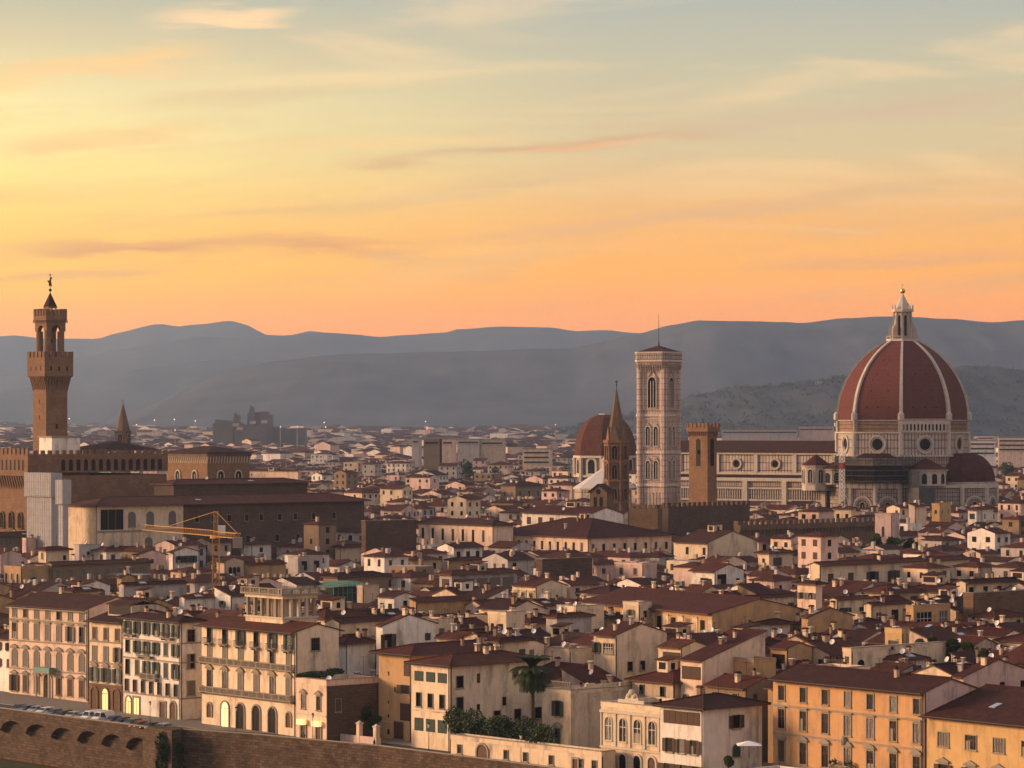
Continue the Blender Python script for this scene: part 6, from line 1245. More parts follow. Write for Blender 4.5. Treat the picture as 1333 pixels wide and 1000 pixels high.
for h in HL:
    wall, xl, xc, xr, ye, H, rf, al, fr, sd, lab = h
    cv = lambda rows: rows if rows == 'auto' else [(r_[0], H-r_[1], *r_[2:]) for r_ in rows]
    big = (wall == 'peach' and xl in (545, 641))
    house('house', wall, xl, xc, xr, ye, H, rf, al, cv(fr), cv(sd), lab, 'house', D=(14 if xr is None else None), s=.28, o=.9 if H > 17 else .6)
# painted palazzo with pale panels between its windows
r, L, D, hf, ro = house('palazzo', 'ochre', 757, 927, 1050, 799, 17, 'x', 60, [], [], 'long palazzo painted with pale decorated panels between tall dark windows', 'palazzo', s=.22, o=1.2, chim=3, tile='tile_red')
course(r, L, D, 11.3, 'pale_trim', .35, .25, False)
for i in range(9):
    x = -L+L*(i+.75)/9.4; add_win(r, x, 0, 11.9, 0, 'bare_shut_y' if i in (3, 7) else 'bare', 1.7, 3.6)
    b = MB(); xx = x+L/18.8; b.box(xx-.95, -.12, 11.8, xx+.95, -.001, 15.8, 'plaster_cream'); b.box(xx-.45, -.15, 12.8, xx+.45, -.121, 14.9, 'plaster_tan'); b.box(xx-1.0, -.3, 15.801, xx+1.0, -.001, 16.0, 'pale_trim'); b.build('painted_panel', r)
mat('plaster_fresco', (0.40, 0.27, 0.14), 0.9, var=0.5, scale=2.5)
# dark stone palace (long right side) with white loggia at its left end
X_, Y_, L_, D_ = solve(97, 125, 474, 658, 31, 50)
r, L, D, hf, ro = house('palace', 'stone_dark', 97, 125, 474, 658, 31, 'h', 50, [(2, 20.4, 2.4, 6.6, 'arch_pale')], [], 'huge dark stone palace with broad roof and white arched loggia at its left end', 'dark_palace', s=.24, o=1.6, chim=0, L=16, tile='tile_red')
b = MB(); b.box(.004, .1, 0, .12, D*.31, 30.8, 'plaster_cream', faces='xXyYZ'); b.box(-L+.02, -.12, 0, .12, -.004, 30.8, 'plaster_cream', faces='xXyYZ'); b.box(.121, .1, 23.0, .35, D*.31, 23.5, 'stone_trim'); lw = b.build('white_wing', r)
for u in (.028, .055, .082): o = add_win(r, .12, u*D, 23.7, math.pi/2, 'bare', 2.6, 6.0, 0, False, 'loggia_opening')
for u in (.125, .19, .27): add_win(r, .12, u*D, 24.4, math.pi/2, 'arch_shut_y', 2.4, 4.4)
add_win(r, .12, .185*D, 17.2, math.pi/2, 'arch_shut_y', 2.4, 4.0); add_win(r, .12, .29*D, 18.0, math.pi/2, 'bare', 1.4, 1.6)
for u, z in [(.36, 25.4), (.42, 25.4), (.48, 25.4), (.545, 25.4), (.60, 25.4), (.67, 25.4), (.73, 25.4), (.80, 25.4), (.88, 25.4), (.40, 19), (.47, 19), (.55, 19), (.66, 19), (.74, 19), (.90, 19.4)]: add_win(r, .01, u*D, z, math.pi/2, 'thin', 1.4, 1.9)
house('palace', 'stone_dark', 200, 226, 400, 640, 36.2, 'h', 50, [], [], 'second broad red roof rising behind the dark stone palace', 'rear_palace', s=.2, o=1.0, chim=0, Yd=960, tile='tile_red')
# sheeted scaffolds beside the fortress palace and the church gable next to them
def wrap(xl, xc, xr, yt, Yd, lab):
    X, Y2, L2, D2 = solve(xl, xc, xr, yt, 0, 50, Yd=Yd); H = zat(yt, Yd); root = empty('sheeted_scaffold', (X, Y2, 0), -R(50), lab, 'scaffolding'); b = MB(); b.box(-L2, 0, 0, 0, D2, H-7, 'plaster_sheet'); b.box(-L2-.6, -.6, H-7+.002, .6, D2+.6, H, 'plaster_sheet', faces='xXyYZz'); b.build('sheeting', root)
    b = MB(); n = int(L2/1.2)
    for i in range(n+1): x = -L2+L2*i/n; b.tube((x, -.12, 0), (x, -.12, H-7), .05, 'zinc', 4); b.tube((x, -.7, H-7), (x, -.7, H), .05, 'zinc', 4)
    for z in range(6, int(H), 2): b.tube((-L2, -.75 if z > H-7 else -.15, z), (0, -.75 if z > H-7 else -.15, z), .05, 'zinc', 4)
    b.build('poles', root); FOOT.append(corners(X, Y2, L2, D2, 50)); HOUSES.append(dict(o=root, xl=xl, xc=xc, xr=xr, ye=yt, X=X, Y=Y2, L=L2, D=D2, al=50, H=H, roof='p', wall='sheet', label=lab, cat='x', chim=0, feats=[]))
wrap(35, 67, 77, 616, 905, 'wide block wrapped in white scaffold sheeting in front of the fortress palace')
wrap(76, 82, 89, 625, 893, 'narrow tower of grey sheeted scaffold right of the wide wrapped block')
house('church', 'tan', 88, 110, 133, 641, 33, 'y', 50, [(1, 9, 1.6, 9, 'arch_bare', .35, .35), (1, 4, .8, 2.6, 'bare', .7, .7)], [], 'lit church gable with steep red roof beside the sheeted scaffold', 'church', s=.55, chim=0, tile='tile_red')
HAND = list(HOUSES)
def netting():
    X, Y2, L2, D2 = solve(424, 434, 470, 0, 0, 46, Yd=735.0); H = zat(766, Y2); root = empty('netted_scaffold', (X, Y2, 0), -R(46), 'dark green netting draped over a scaffold behind the belvedere palazzo', 'scaffolding')
    b = MB(); b.box(-L2, 0, 4, 0, D2, H, 'net_green'); b.build('side_net', root); b = MB(); b.slab([(-L2-.5, -.5, H+.3), (.5, -.5, H+.3), (.5, D2+3, H+.6), (-L2-.5, D2+.5, H+1.4), (-L2-9, D2, H+1.0), (-L2-9, 2, H+.2)], [[0, 1, 2, 3], [0, 3, 4, 5]], .12, 'net_pale'); b.build('top_net', root)
    b = MB()
    for i in range(7): y = D2*i/6; b.tube((.1, y, 4), (.1, y, H+1), .06, 'zinc', 4)
    for z in range(5, int(H), 2): b.tube((.12, 0, z), (.12, D2, z), .06, 'net_pale', 4)
    b.build('poles', root); FOOT.append(corners(X, Y2, L2, D2, 46)); HAND.append(dict(xl=424, xc=434, xr=470, ye=766, X=X, Y=Y2, L=L2, D=D2, H=H, al=46, roof='p'))
netting()
# =====================================================================  fill the blocks between
def proj(x, y, z=0): return CX+F*x/y, HZ-F*(z-CZ)/y
def sat(a, b):
    for poly in (a, b):
        for i in range(4):
            x0, y0 = poly[i]; x1, y1 = poly[(i+1) % 4]; nx, ny = y1-y0, x0-x1
            pa = [nx*p[0]+ny*p[1] for p in a]; pb = [nx*p[0]+ny*p[1] for p in b]
            if max(pa) <= min(pb)+.4*math.hypot(nx, ny) or max(pb) <= min(pa)+.4*math.hypot(nx, ny): return False
    return True
PROT = []   # px0, px1, lowest row that must stay in view, distance
for h in HAND:
    c = corners(h['X'], h['Y'], h['L'], h['D'], h['al']); xs = [proj(*p)[0] for p in c]; ye = h['ye'] or proj(h['X'], h['Y'], h['H'])[1]
    lf = proj(*c[0])[0]
    PROT.append((lf, max(xs), ye+(16 if h['H'] < 23 or h['Y'] > 1000 else 18), h['Y']))
for a in [(-50, 40, 650, 960), (38, 217, 612, 975), (216, 326, 614, 1140), (97, 236, 688, 890), (125, 474, 700, 890), (34, 90, 690, 880), (545, 641, 704, 940), (641, 765, 716, 925), (680, 770, 690, 980), (768, 792, 677, 1045), (785, 830, 668, 1080),
          (828, 890, 658, 1300), (897, 934, 655, 1055), (862, 978, 672, 1000), (955, 1162, 687, 955), (885, 1295, 656, 1270), (748, 830, 628, 1390), (757, 927, 826, 640), (927, 1050, 826, 620), (1066, 1262, 757, 770), (275, 396, 566, 4000), (150, 170, 583, 1490), (878, 975, 800, 640), (1254, 1340, 812, 640), (1188, 1237, 818, 600), (1250, 1345, 900, 480), (270, 292, 752, 700), (1190, 1292, 850, 560), (773, 868, 870, 560), (440, 500, 880, 590), (534, 620, 795, 640)]: PROT.append(a)
def min_py(x0, x1, Yd):
    m = 0
    for a, b, py, Yh in PROT:
        if Yh > Yd+1 and x1 > a+1.5 and x0 < b-1.5: m = max(m, py)
    return m
def street_line(x):     # riverside facades: nothing is built in front of them
    return None
CANDS = []
def gen(rnd, al, y0, y1, cell, jit):
    c, s = math.cos(R(al)), math.sin(R(al)); n = int(1400/cell)
    for i in range(-n, n):
        for j in range(-n, n):
            u, v = i*cell+rnd.uniform(-jit, jit), j*cell+rnd.uniform(-jit, jit); x, y = u*c+v*s, -u*s+v*c+800
            if y0 < y < y1 and abs(x) < .178*y+8: CANDS.append((y, x, al))
rnd = random.Random(11)
gen(rnd, 48, 505, 1000, 9.6, 1.5); CANDS.sort()
row0 = [(h['X'], h['Y']) for h in FR]
AUTO_W = ['cream', 'cream', 'white', 'white', 'pink', 'tan', 'grey', 'peach', 'brown', 'white', 'cream', 'tan', 'pink', 'ochre']
autos = []
fline = [(-150, 672), (-103, 637), (-84.6, 620), (-62, 586), (-39, 556), (-10.6, 526), (10, 495), (40, 470), (75, 440), (110, 410)]
def behind_front(x, y):
    for (a, b), (c, d) in zip(fline, fline[1:]):
        if a <= x <= c: return y > b+(d-b)*(x-a)/(c-a)+4
    return x > 110 or y > 700
FOOT.append([(proj and atY(586, 530), 528), (atY(712, 520), 500), (atY(712, 520), 540), (atY(600, 530), 560)]); FOOT.append([(atY(735, 500), 494), (atY(860, 490), 470), (atY(860, 490), 520), (atY(742, 500), 530)])
mine = []
for (y, x, al) in CANDS:
    if len(autos) >= 228: break
    if not behind_front(x, y): continue
    ok = False
    for k in range(4):
        L, D = rnd.choice([rnd.uniform(5, 8), rnd.uniform(7, 12)])*(1-.14*k), rnd.uniform(6, 13)*(1-.14*k); a2 = al+rnd.uniform(-4, 4); c4 = corners(x, y, L, D, a2)
        if any(sat(c4, f) for f in FOOT if abs(f[1][1]-y) < 95) : continue
        ok = True; break
    if not ok: continue
    xs = [proj(*p)[0] for p in c4]; x0, x1 = min(xs), max(xs)
    if x1 < -4 or x0 > 1337: continue
    H = rnd.uniform(13.8, 17.8)+max(0, (y-750)*.008); lim = min_py(x0, x1, y)
    s = rnd.uniform(.29, .36); rf = rnd.choice('xxxyyhhhs') if L*D > 70 else rnd.choice('xyhspts')
    rise = {'x': D/2, 'y': L/2, 'h': min(L, D)/2, 's': D, 't': L, 'p': 2.0}[rf]*s
    if rf in 'st' and rise > 3.4: rf = 'h'; rise = min(L, D)/2*s
    if lim:
        Hm = CZ-(lim-HZ)*(y+D*.4)/F-rise-.4
        if Hm < H: H = Hm
    if H < 7.0: continue
    xc, _ = proj(x, y)
    autos.append((x, y, L, D, a2, H, rf, x0, x1)); FOOT.append(c4)
    PROT.append((proj(*c4[0])[0], x1, proj(x, y, H)[1]+6, y))
    house('house', rnd.choice(AUTO_W), None, xc, None, proj(x, y, H)[1], H, rf, a2, 'auto', 'auto', None, 'house', s=s, o=rnd.uniform(.6, 1.0), L=L, D=D, Yd=y, seed=rnd.randrange(60000), chim=None)
    HOUSES[-1]['auto'] = True
# =====================================================================  the rest of the city
def city():
    rnd = random.Random(5); mb = MB(); fm = MB(); 
    def gz(y): return max(0.0, (y-2500)/6500*22)
    def one(mb, x, y, L, D, al, H, kind, wall, tile, wins, z0=0.0):
        c, s = math.cos(R(al)), math.sin(R(al)); T = lambda a, b, z: (x+a*c+b*s, y-a*s+b*c, z+z0); Wm = 'plaster_'+wall
        P = [T(-L, 0, 0), T(0, 0, 0), T(0, D, 0), T(-L, D, 0)]; Q = [T(-L, 0, H), T(0, 0, H), T(0, D, H), T(-L, D, H)]
        mb.face([P[0], P[1], Q[1], Q[0]], Wm); mb.face([P[1], P[2], Q[2], Q[1]], Wm)
        o = .7; r = .32
        if kind == 'p': mb.face(Q, tile); 
        elif kind == 'x':
            h = H+r*D/2; mb.face([T(-L-.2, -o, H-.1), T(.2, -o, H-.1), T(.2, D/2, h), T(-L-.2, D/2, h)], tile); mb.face([T(-L-.2, D/2, h), T(.2, D/2, h), T(.2, D+o, H-.1), T(-L-.2, D+o, H-.1)], tile); mb.face([T(0, 0, H), T(0, D, H), T(0, D/2, h-.05)], Wm); mb.face([T(-L, D, H), T(-L, 0, H), T(-L, D/2, h-.05)], Wm)
        elif kind == 'y':
            h = H+r*L/2; mb.face([T(-L-o, -.2, H-.1), T(-L/2, -.2, h), T(-L/2, D+.2, h), T(-L-o, D+.2, H-.1)], tile); mb.face([T(-L/2, -.2, h), T(o, -.2, H-.1), T(o, D+.2, H-.1), T(-L/2, D+.2, h)], tile); mb.face([T(-L, 0, H), T(0, 0, H), T(-L/2, 0, h-.05)], Wm)
        else:
            m = min(L, D)/2; h = H+r*m; a, b = (T(-L+m, D/2, h), T(-m, D/2, h)) if L > D else (T(-L/2, m, h), T(-L/2, D-m, h)); e = [T(-L-o, -o, H-.1), T(o, -o, H-.1), T(o, D+o, H-.1), T(-L-o, D+o, H-.1)]
            if L > D: mb.face([e[0], e[1], b, a], tile); mb.face([e[1], e[2], b], tile); mb.face([e[2], e[3], a, b], tile); mb.face([e[3], e[0], a], tile)
            else: mb.face([e[0], e[1], a], tile); mb.face([e[1], e[2], b, a], tile); mb.face([e[2], e[3], b], tile); mb.face([e[3], e[0], a, b], tile)
        if wins:
            for face in (0, 1):
                wd = L if face == 0 else D; n = max(1, int(wd/rnd.uniform(3, 4.2))); zz = H-2.6; rows = 0; gm = rnd.choice(['glass_dark', 'glass_dark', 'shutter_brown', 'shutter_green']); ww = rnd.uniform(.5, .75); hh = rnd.uniform(1.4, 1.9)
                while zz > max(1, H-11):
                    for i in range(n):
                        if rnd.random() < .18: continue
                        u = wd*(i+.5)/n
                        if face == 0: mb.face([T(-L+u-ww, -.06, zz), T(-L+u+ww, -.06, zz), T(-L+u+ww, -.06, zz+hh), T(-L+u-ww, -.06, zz+hh)], gm)
                        else: mb.face([T(.06, u-ww, zz), T(.06, u+ww, zz), T(.06, u+ww, zz+hh), T(.06, u-ww, zz+hh)], gm)
                    zz -= 3.3
            for k in range(rnd.choice([0, 1, 1, 2])):
                cx, cy = -L*rnd.uniform(.2, .8), D*rnd.uniform(.2, .8); hz = H+r*min(-cx, L+cx, cy, D-cy); q = rnd.uniform(.3, .5); wm = rnd.choice(['plaster_grey', 'plaster_brown', 'plaster_tan'])
                a_ = [T(cx-q, cy-q, hz-.5), T(cx+q, cy-q, hz-.5), T(cx+q, cy+q, hz-.5), T(cx-q, cy+q, hz-.5)]; b_ = [T(cx-q, cy-q, hz+1.3), T(cx+q, cy-q, hz+1.3), T(cx+q, cy+q, hz+1.3), T(cx-q, cy+q, hz+1.3)]
                for i in range(4): mb.face([a_[i], a_[(i+1) % 4], b_[(i+1) % 4], b_[i]], wm)
                mb.face(b_, wm)
    walls = ['cream', 'white', 'white', 'pink', 'tan', 'grey', 'peach', 'grey', 'brown', 'white', 'pink', 'pink']
    def blocked(c4): return any(sat(c4, f) for f in FOOT if abs(f[1][1]-c4[1][1]) < 130)
    # near part of the mass, behind the houses built one by one
    MONU = [[on_cathedral(a, b).xy[:] for a, b in q] for q in ([(-118, -26), (50, -52), (50, 40), (-118, 40)],)]
    MONU += [[(atY(828, 1316), 1295), (atY(890, 1316), 1295), (atY(890, 1316), 1340), (atY(828, 1316), 1340)], [(atY(745, 1690), 1660), (atY(832, 1690), 1660), (atY(832, 1690), 1720), (atY(745, 1690), 1720)], [(atY(745, 1395), 1378), (atY(830, 1395), 1378), (atY(830, 1395), 1412), (atY(745, 1395), 1412)], [(atY(152, 1500), 1490), (atY(168, 1500), 1490), (atY(168, 1500), 1510), (atY(152, 1500), 1510)], [(atY(270, 4200), 4150), (atY(400, 4200), 4150), (atY(400, 4200), 4350), (atY(270, 4200), 4350)]]
    FOOT.extend(MONU); tiles_ = ['tile_red', 'tile_red', 'tile_brown', 'tile_red']
    def layer(y0, y1, cell, al0, jit, hr, wins, flat, mbx, drop=0.0, LD=(.55, .95), side=False):
        c, s = math.cos(R(al0)), math.sin(R(al0)); half = .18*y1+90; n = int(max(half, (y1-y0)/2)*1.5/cell)+2; yc = (y0+y1)/2; cs = []
        for i in range(-n, n):
            for j in range(-n, n):
                u, v = (i+rnd.uniform(-jit, jit))*cell, (j+rnd.uniform(-jit, jit))*cell; x, y = u*c+v*s, -u*s+v*c+yc
                if side and (abs(x) < .172*y+9 or not behind_front(x, y) or x < -.172*y-40 or x > .172*y+75): continue
                if y0 < y < y1 and (side or abs(x) < .172*y+15+(45 if y > 1000 else 0)) and rnd.random() > drop: cs.append((y, x))
        cs.sort()
        for y, x in cs:
            L, D = cell*rnd.uniform(*LD), cell*rnd.uniform(*LD); al = al0+rnd.uniform(-7, 7); c4 = corners(x, y, L, D, al)
            if y < 1750 or 4100 < y < 4400:
                if blocked(c4): continue
            H = rnd.uniform(*hr)
            if rnd.random() < .06: H *= 1.35
            xs = [proj(*p)[0] for p in c4]; lim = min_py(min(xs), max(xs), y); z0 = gz(y)
            if lim:
                Hm = CZ-(lim-HZ)*(y+D*.4)/F-.14*max(L, D)-.4-z0
                if Hm < H: H = Hm
            if H < 5: continue
            if y < 1050: FOOT.append(c4)
            k = 'p' if rnd.random() < flat else rnd.choice('xyhh'); one(mbx, x, y, L, D, al, H, k, rnd.choice(walls), rnd.choice(tiles_) if k != 'p' else rnd.choice(['flat_roof', 'flat_roof', 'roof_pale']), wins, z0)
    yl = autos[-1][1]
    m1 = MB(); layer(470, yl-10, 12, 47, .12, (13, 18), True, .08, m1, side=True); layer(yl-60, 1150, 11.5, 46, .14, (14, 20), True, .08, m1); layer(1150, 1750, 13.5, 33, .14, (15, 22), True, .10, m1); tag(m1.build('crowded_rooftops'), 'crowded brown and cream houses filling the city between the great monuments', None, None, 'stuff')
    m2 = MB(); layer(1750, 2700, 17, 20, .16, (12, 20), True, .2, m2); layer(2700, 4300, 24, 40, .2, (11, 20), False, .4, m2, .12, (.5, 1.0)); layer(4300, 6300, 34, 15, .25, (10, 20), False, .55, m2, .2, (.4, 1.2)); layer(6300, 9300, 50, 30, .3, (9, 20), False, .6, m2, .3, (.4, 1.3))
    tag(m2.build('distant_city'), 'hazy pale spread of distant houses and flats reaching the foot of the hills', None, None, 'stuff')
mat('roof_pale', (0.34, 0.30, 0.27), 0.9, var=0.2, scale=.05); city()
p = MB(); p.face([(-9000, 2500, -.25), (9000, 2500, -.25), (9000, 9600, 22), (-9000, 9600, 22)], 'ground'); tag(p.build('plain'), kind='structure')
# single long roofs and flats of the middle distance
def slab_block(px0, px1, pyt, Yd, wall, H=None, roof='p', label='', floors=5, dep=14, name='apartment_block', cat='apartment block'):
    z = zat(pyt, Yd); z0 = max(0.0, (Yd-2500)/6500*22); L = (px1-px0)*Yd/F/1.0; root = empty(name, (atY(px1, Yd), Yd, z0), R(-8), label, cat); b = MB(); h = z-z0; b.box(-L, 0, 0, 0, dep, h, 'plaster_'+wall, top='flat_roof'); b.box(-L-.3, -.3, h+.002, .3, dep+.3, h+.6, 'stone_trim'); b.build('wall', root)
    n = max(2, int(L/6)); fl = min(floors, max(1, int(h/4)))
    for f in range(fl): 
        b = MB(); zz = h-3.0-3.4*f
        b.box(-L+.8, -.5, zz-.5, -.8, -.05, zz, 'plaster_'+wall); b.face([(-L+.9, -.04, zz), (-.9, -.04, zz), (-.9, -.04, zz+1.2), (-L+.9, -.04, zz+1.2)], 'glass_dark'); b.build('balcony_band', root)
    return root
for a in [(536, 545, 571, 2300, 'grey', 'small grey block left of the sunlit wall in the far city'),
          (551, 572, 572, 2100, 'brown', 'tall dark brown block left of the sunlit gable in the far city'), (575, 590, 572, 2100, 'peach', 'sunlit peach block in the far city, left of the dark trees'), (595, 624, 572, 2400, 'grey', 'wide grey block above the dark trees in the far city'),
          (625, 655, 573, 2400, 'tan', 'long tan flats right of the dark trees in the far city'), (680, 716, 585, 2200, 'cream', 'row of pale tower flats left of the red chapel dome'), (1262, 1296, 574, 2300, 'white', 'white modern flats at the foot of the hills right of the big dome'),
          (1300, 1340, 570, 2400, 'peach', 'pinkish modern flats at the right edge below the hills'), (1040, 1085, 556, 3300, 'pink', 'long pink factory building above the cathedral nave roof'), (940, 1038, 560, 3300, 'grey', 'long grey factory roof above the cathedral nave')]:
    slab_block(*a[:5], label=a[5], floors=3 if 'modern' in a[5] or 'tower' in a[5] else 1)
# =====================================================================  trees, palm
def leafy(mb, rnd, c, r, n, m, size=.42):
    for _ in range(n):
        d = Vector((rnd.gauss(0, 1), rnd.gauss(0, 1), rnd.gauss(0, 1))).normalized(); q = rnd.uniform(.45, 1.0)**.6; p = Vector(c)+Vector((d.x*r[0], d.y*r[1], d.z*r[2]))*q
        a = Vector((rnd.gauss(0, 1), rnd.gauss(0, 1), rnd.gauss(0, 1))).normalized(); b = a.orthogonal().normalized(); s = size*rnd.uniform(.6, 1.3); mb.face([p-a*s, p-b*s*.55, p+a*s, p+b*s*.55], m)
def tree(px, pyt, wpx, Yd, z0, label, mats=('leaf_dark', 'leaf_mid'), group=None, seed=0, n=900, name='tree', cat='tree', ww=1.0):
    rnd = random.Random(seed+int(px*3)); w = wpx*Yd/F; zt = zat(pyt, Yd); h = zt-z0; root = empty(name, (atY(px, Yd), Yd, z0), rnd.uniform(0, 6), label, cat, group)
    tb = MB(); tb.tube((0, 0, -.5), (0, 0, h*.45), .05*h*.5+.08, 'bark', 7, .03*h*.5+.05)
    lobes = []
    for k in range(max(4, int(w*1.3))):
        a = rnd.uniform(0, 6.28); rr = rnd.uniform(0, .34)*w; zc = h*rnd.uniform(.38, .78); lobes.append((math.cos(a)*rr, math.sin(a)*rr*ww, zc)); tb.tube((0, 0, h*.35), lobes[-1], .05+.01*h, 'bark', 5, .03)
    tb.build('trunk', root); cb = MB(); per = n//len(lobes)
    for i, l in enumerate(lobes): q = w*rnd.uniform(.22, .36); leafy(cb, rnd, l, (q, q*ww, min(q*.85, (h-l[2])*1.0+.1)), per, mats[0] if rnd.random() < .6 else mats[1], max(.2, min(.7, w*.07)))
    cb.build('crown', root); return root
for i, (px, py, w, Yd, z0, lab) in enumerate([(1196, 822, 20, 556, 11, 'small dark tree at the left end of the roof garden'), (1215, 818, 24, 556, 11, 'full green tree second from left in the roof garden'), (1238, 824, 26, 552, 11, 'dark spreading tree in the middle of the roof garden'), (1262, 828, 24, 550, 11, 'green bushy tree second from right in the roof garden'), (1283, 832, 20, 548, 11, 'low green tree at the right end of the roof garden'),
        (1140, 690, 22, 905, 14, 'dark tree left of two others below the pink cube house'), (1160, 693, 22, 905, 14, 'dark tree between two others below the pink cube house'), (1181, 694, 20, 905, 14, 'dark tree right of two others below the pink cube house'),
        (607, 586, 22, 1950, 3, 'large dark tree in the far city beside the pale low building'), (645, 592, 14, 1950, 3, 'round dark tree right of the large one in the far city'), (735, 597, 24, 2000, 3, 'dark tree left of the chapel dome among the pale tower flats'), (705, 600, 20, 2000, 3, 'broad dark tree in front of the pale tower flats'), (1312, 592, 22, 2100, 3, 'dark tree at the right edge below the pinkish flats'), (1288, 602, 20, 1800, 3, 'rounded dark tree right of the right tribune'),
        (474, 905, 34, 547, 0, 'dense dark garden tree left of the ochre corner house'), (487, 922, 20, 543, 0, 'lower dark garden tree touching the ochre corner house'), (947, 975, 18, 470, 0, 'dark bush between the pale hipped block and the parasol terrace'), (113, 980, 38, 592, -9.4, 'rounded dark bush growing at the foot of the river wall')]):
    tree(px, py, w, Yd, z0, lab, seed=i, n=2600 if Yd < 600 else 1300)
def hedge(x0, x1, yt, Yd0, Yd1, z0, n, label, name='hedge'):
    rnd = random.Random(int(x0)); X0, X1 = atY(x0, Yd0), atY(x1, Yd1); root = empty(name, (X0, Yd0, z0), 0, label, 'hedge'); cb = MB(); tb = MB(); d = Vector((X1-X0, Yd1-Yd0, 0)); h = zat(yt, (Yd0+Yd1)/2)-z0
    for k in range(n):
        p = d*((k+.5)/n)+Vector((0, rnd.uniform(-1, 1.2), h*rnd.uniform(.4, .78))); leafy(cb, rnd, p, (d.length/n*1.2, 1.5, h*.42), 520, rnd.choice(['leaf_dark', 'leaf_mid', 'leaf_dark']), .26); tb.tube((p.x, p.y, -.3), p, .07, 'bark', 5)
    tb.build('stems', root); cb.build('foliage', root); return root
hedge(588, 712, 934, 524, 503, 1.5, 15, 'long thick green hedge behind the garden wall under the palm'); hedge(396, 438, 874, 548, 556, 10.2, 6, 'dark roof terrace greenery above the tiny two-window palazzo'); hedge(428, 492, 884, 552, 566, 9.0, 7, 'low strip of dark plants along the brown wing roof')
def ivy():
    rnd = random.Random(8); p0 = at(232, 955, .2); root = empty('ivy', p0, 0, 'dark ivy hanging down the stone bastion of the river wall', 'climbing plant'); cb = MB()
    for k in range(12): leafy(cb, rnd, (rnd.uniform(-2.8, 2.2), rnd.uniform(-1.4, -.2), rnd.uniform(-8.5, -1)), (1.5, .9, 1.9), 300, 'leaf_dark', .26)
    cb.build('foliage', root)
ivy()
def palm():
    Yd = 512.0; zc = zat(872, Yd); root = empty('palm_tree', (atY(693, Yd), Yd, 0), 0, 'tall date palm with a full round head of drooping fronds', 'palm tree'); tb = MB(); k = 16
    for i in range(k): z0, z1 = zc*i/k, zc*(i+1)/k; r = .42-.10*i/k; tb.tube((0, 0, z0), (0, 0, z1+.02), r*1.08, 'bark', 9, r*.92)
    tb.tube((0, 0, zc-2.2), (0, 0, zc-.2), .5, 'bark', 9, .62); tb.build('trunk', root); rnd = random.Random(3)
    me = []
    for v in range(4):
        fb = MB(); Lf = 4.1; n = 16; el = [1.15, .65, .15, -.35][v]; pts = []; p = Vector((0, 0, 0)); a = el
        for i in range(n+1): pts.append(p.copy()); p = p+Vector((math.cos(a), 0, math.sin(a)))*Lf/n; a -= [.075, .095, .10, .085][v]
        for i in range(n): fb.tube(pts[i], pts[i+1], .035, 'leaf_mid', 3)
        for i in range(2, n*4):
            t = i/4; j = min(n-1, int(t)); q = pts[j].lerp(pts[j+1], t-j); tg = (pts[j+1]-pts[j]).normalized(); wl = .85*math.sin(math.pi*min(1, (t/n)*.85+.12))
            for s in (-1, 1): e = q+Vector((tg.x*.35, s*wl*.8, tg.z*.35-.28*wl)); fb.face([q, q+tg*.15, e], 'leaf_dark')
        me.append(fb.mesh('palm_frond'))
    for i in range(124):
        v = 0 if i < 22 else 1 if i < 52 else 2 if i < 88 else 3; put('frond', me[v], root, (rnd.uniform(-.15, .15), rnd.uniform(-.15, .15), zc+.1-v*.16), i*2.39996+rnd.uniform(-.1, .1))
palm()
# =====================================================================  tower crane
def crane():
    base = at(281, 697, 30.0); root = empty('tower_crane', (base.x, base.y, 0), 0, 'yellow tower crane with a long horizontal arm standing among the roofs', 'crane'); m = 'crane_paint'
    def lat(parent, p, q, w, step, name, h=None):
        b = MB(); p, q = Vector(p), Vector(q); d = (q-p).normalized(); a = Vector((0, 0, 1)).cross(d) if abs(d.z) < .9 else Vector((1, 0, 0)); a.normalize(); u = d.cross(a); L = (q-p).length; n = max(1, round(L/step)); c = [(-1, -1), (1, -1), (1, 1), (-1, 1)] if h is None else [(-1, -1), (1, -1), (0, 1.2)]
        P = lambda k, t: p+d*(L*t/n)+a*c[k][0]*w/2+u*c[k][1]*w/2
        for k in range(len(c)):
            b.tube(P(k, 0), P(k, n), .075, m, 4)
            for t in range(n): k2 = (k+1) % len(c); b.tube(P(k, t), P(k2, t+1), .04, m, 4); b.tube(P(k, t), P(k2, t), .04, m, 4)
        return b.build(name, parent)
    lat(root, (0, 0, 4), (0, 0, 29.3), 1.5, 1.5, 'mast'); d = Vector((-21.8, 41, 0)).normalized()
    b = MB(); b.prism(ngon(8, 1.3), 29.3, 30.0, m, bot=True); b.build('turntable', root); lat(root, Vector((0, 0, 30.4)), Vector((0, 0, 30.4))+d*44, 1.1, 1.5, 'jib', 1)
    lat(root, Vector((0, 0, 30.3)), Vector((0, 0, 30.3))-d*13, 1.1, 1.5, 'counter_jib'); b = MB(); w = Vector((0, 0, 29.3))-d*12.5; b.box(w.x-1, w.y-1, 27.6, w.x+1, w.y+1, 30.0, 'stone_trim'); b.build('counterweight', root)
    lat(root, (0, 0, 30), (0, 0, 35.5), .9, 1.1, 'apex'); b = MB(); b.tube((0, 0, 35.4), Vector((0, 0, 31))+d*30, .05, m, 4); b.tube((0, 0, 35.4), Vector((0, 0, 31))-d*12, .05, m, 4); b.build('tie_rods', root)
    b = MB(); c = d.cross(Vector((0, 0, 1)))*1.4; b.box(c.x-.8, c.y-.8, 30.2, c.x+.8, c.y+.8, 32.2, 'white_paint'); b.build('cab', root); b = MB(); c2 = Vector((0, 0, 30))+d*22; b.tube(c2, c2-Vector((0, 0, 9)), .05, 'iron', 4); b.box(c2.x-.3, c2.y-.3, 20.6, c2.x+.3, c2.y+.3, 21.2, m); b.build('hook_line', root)
crane()
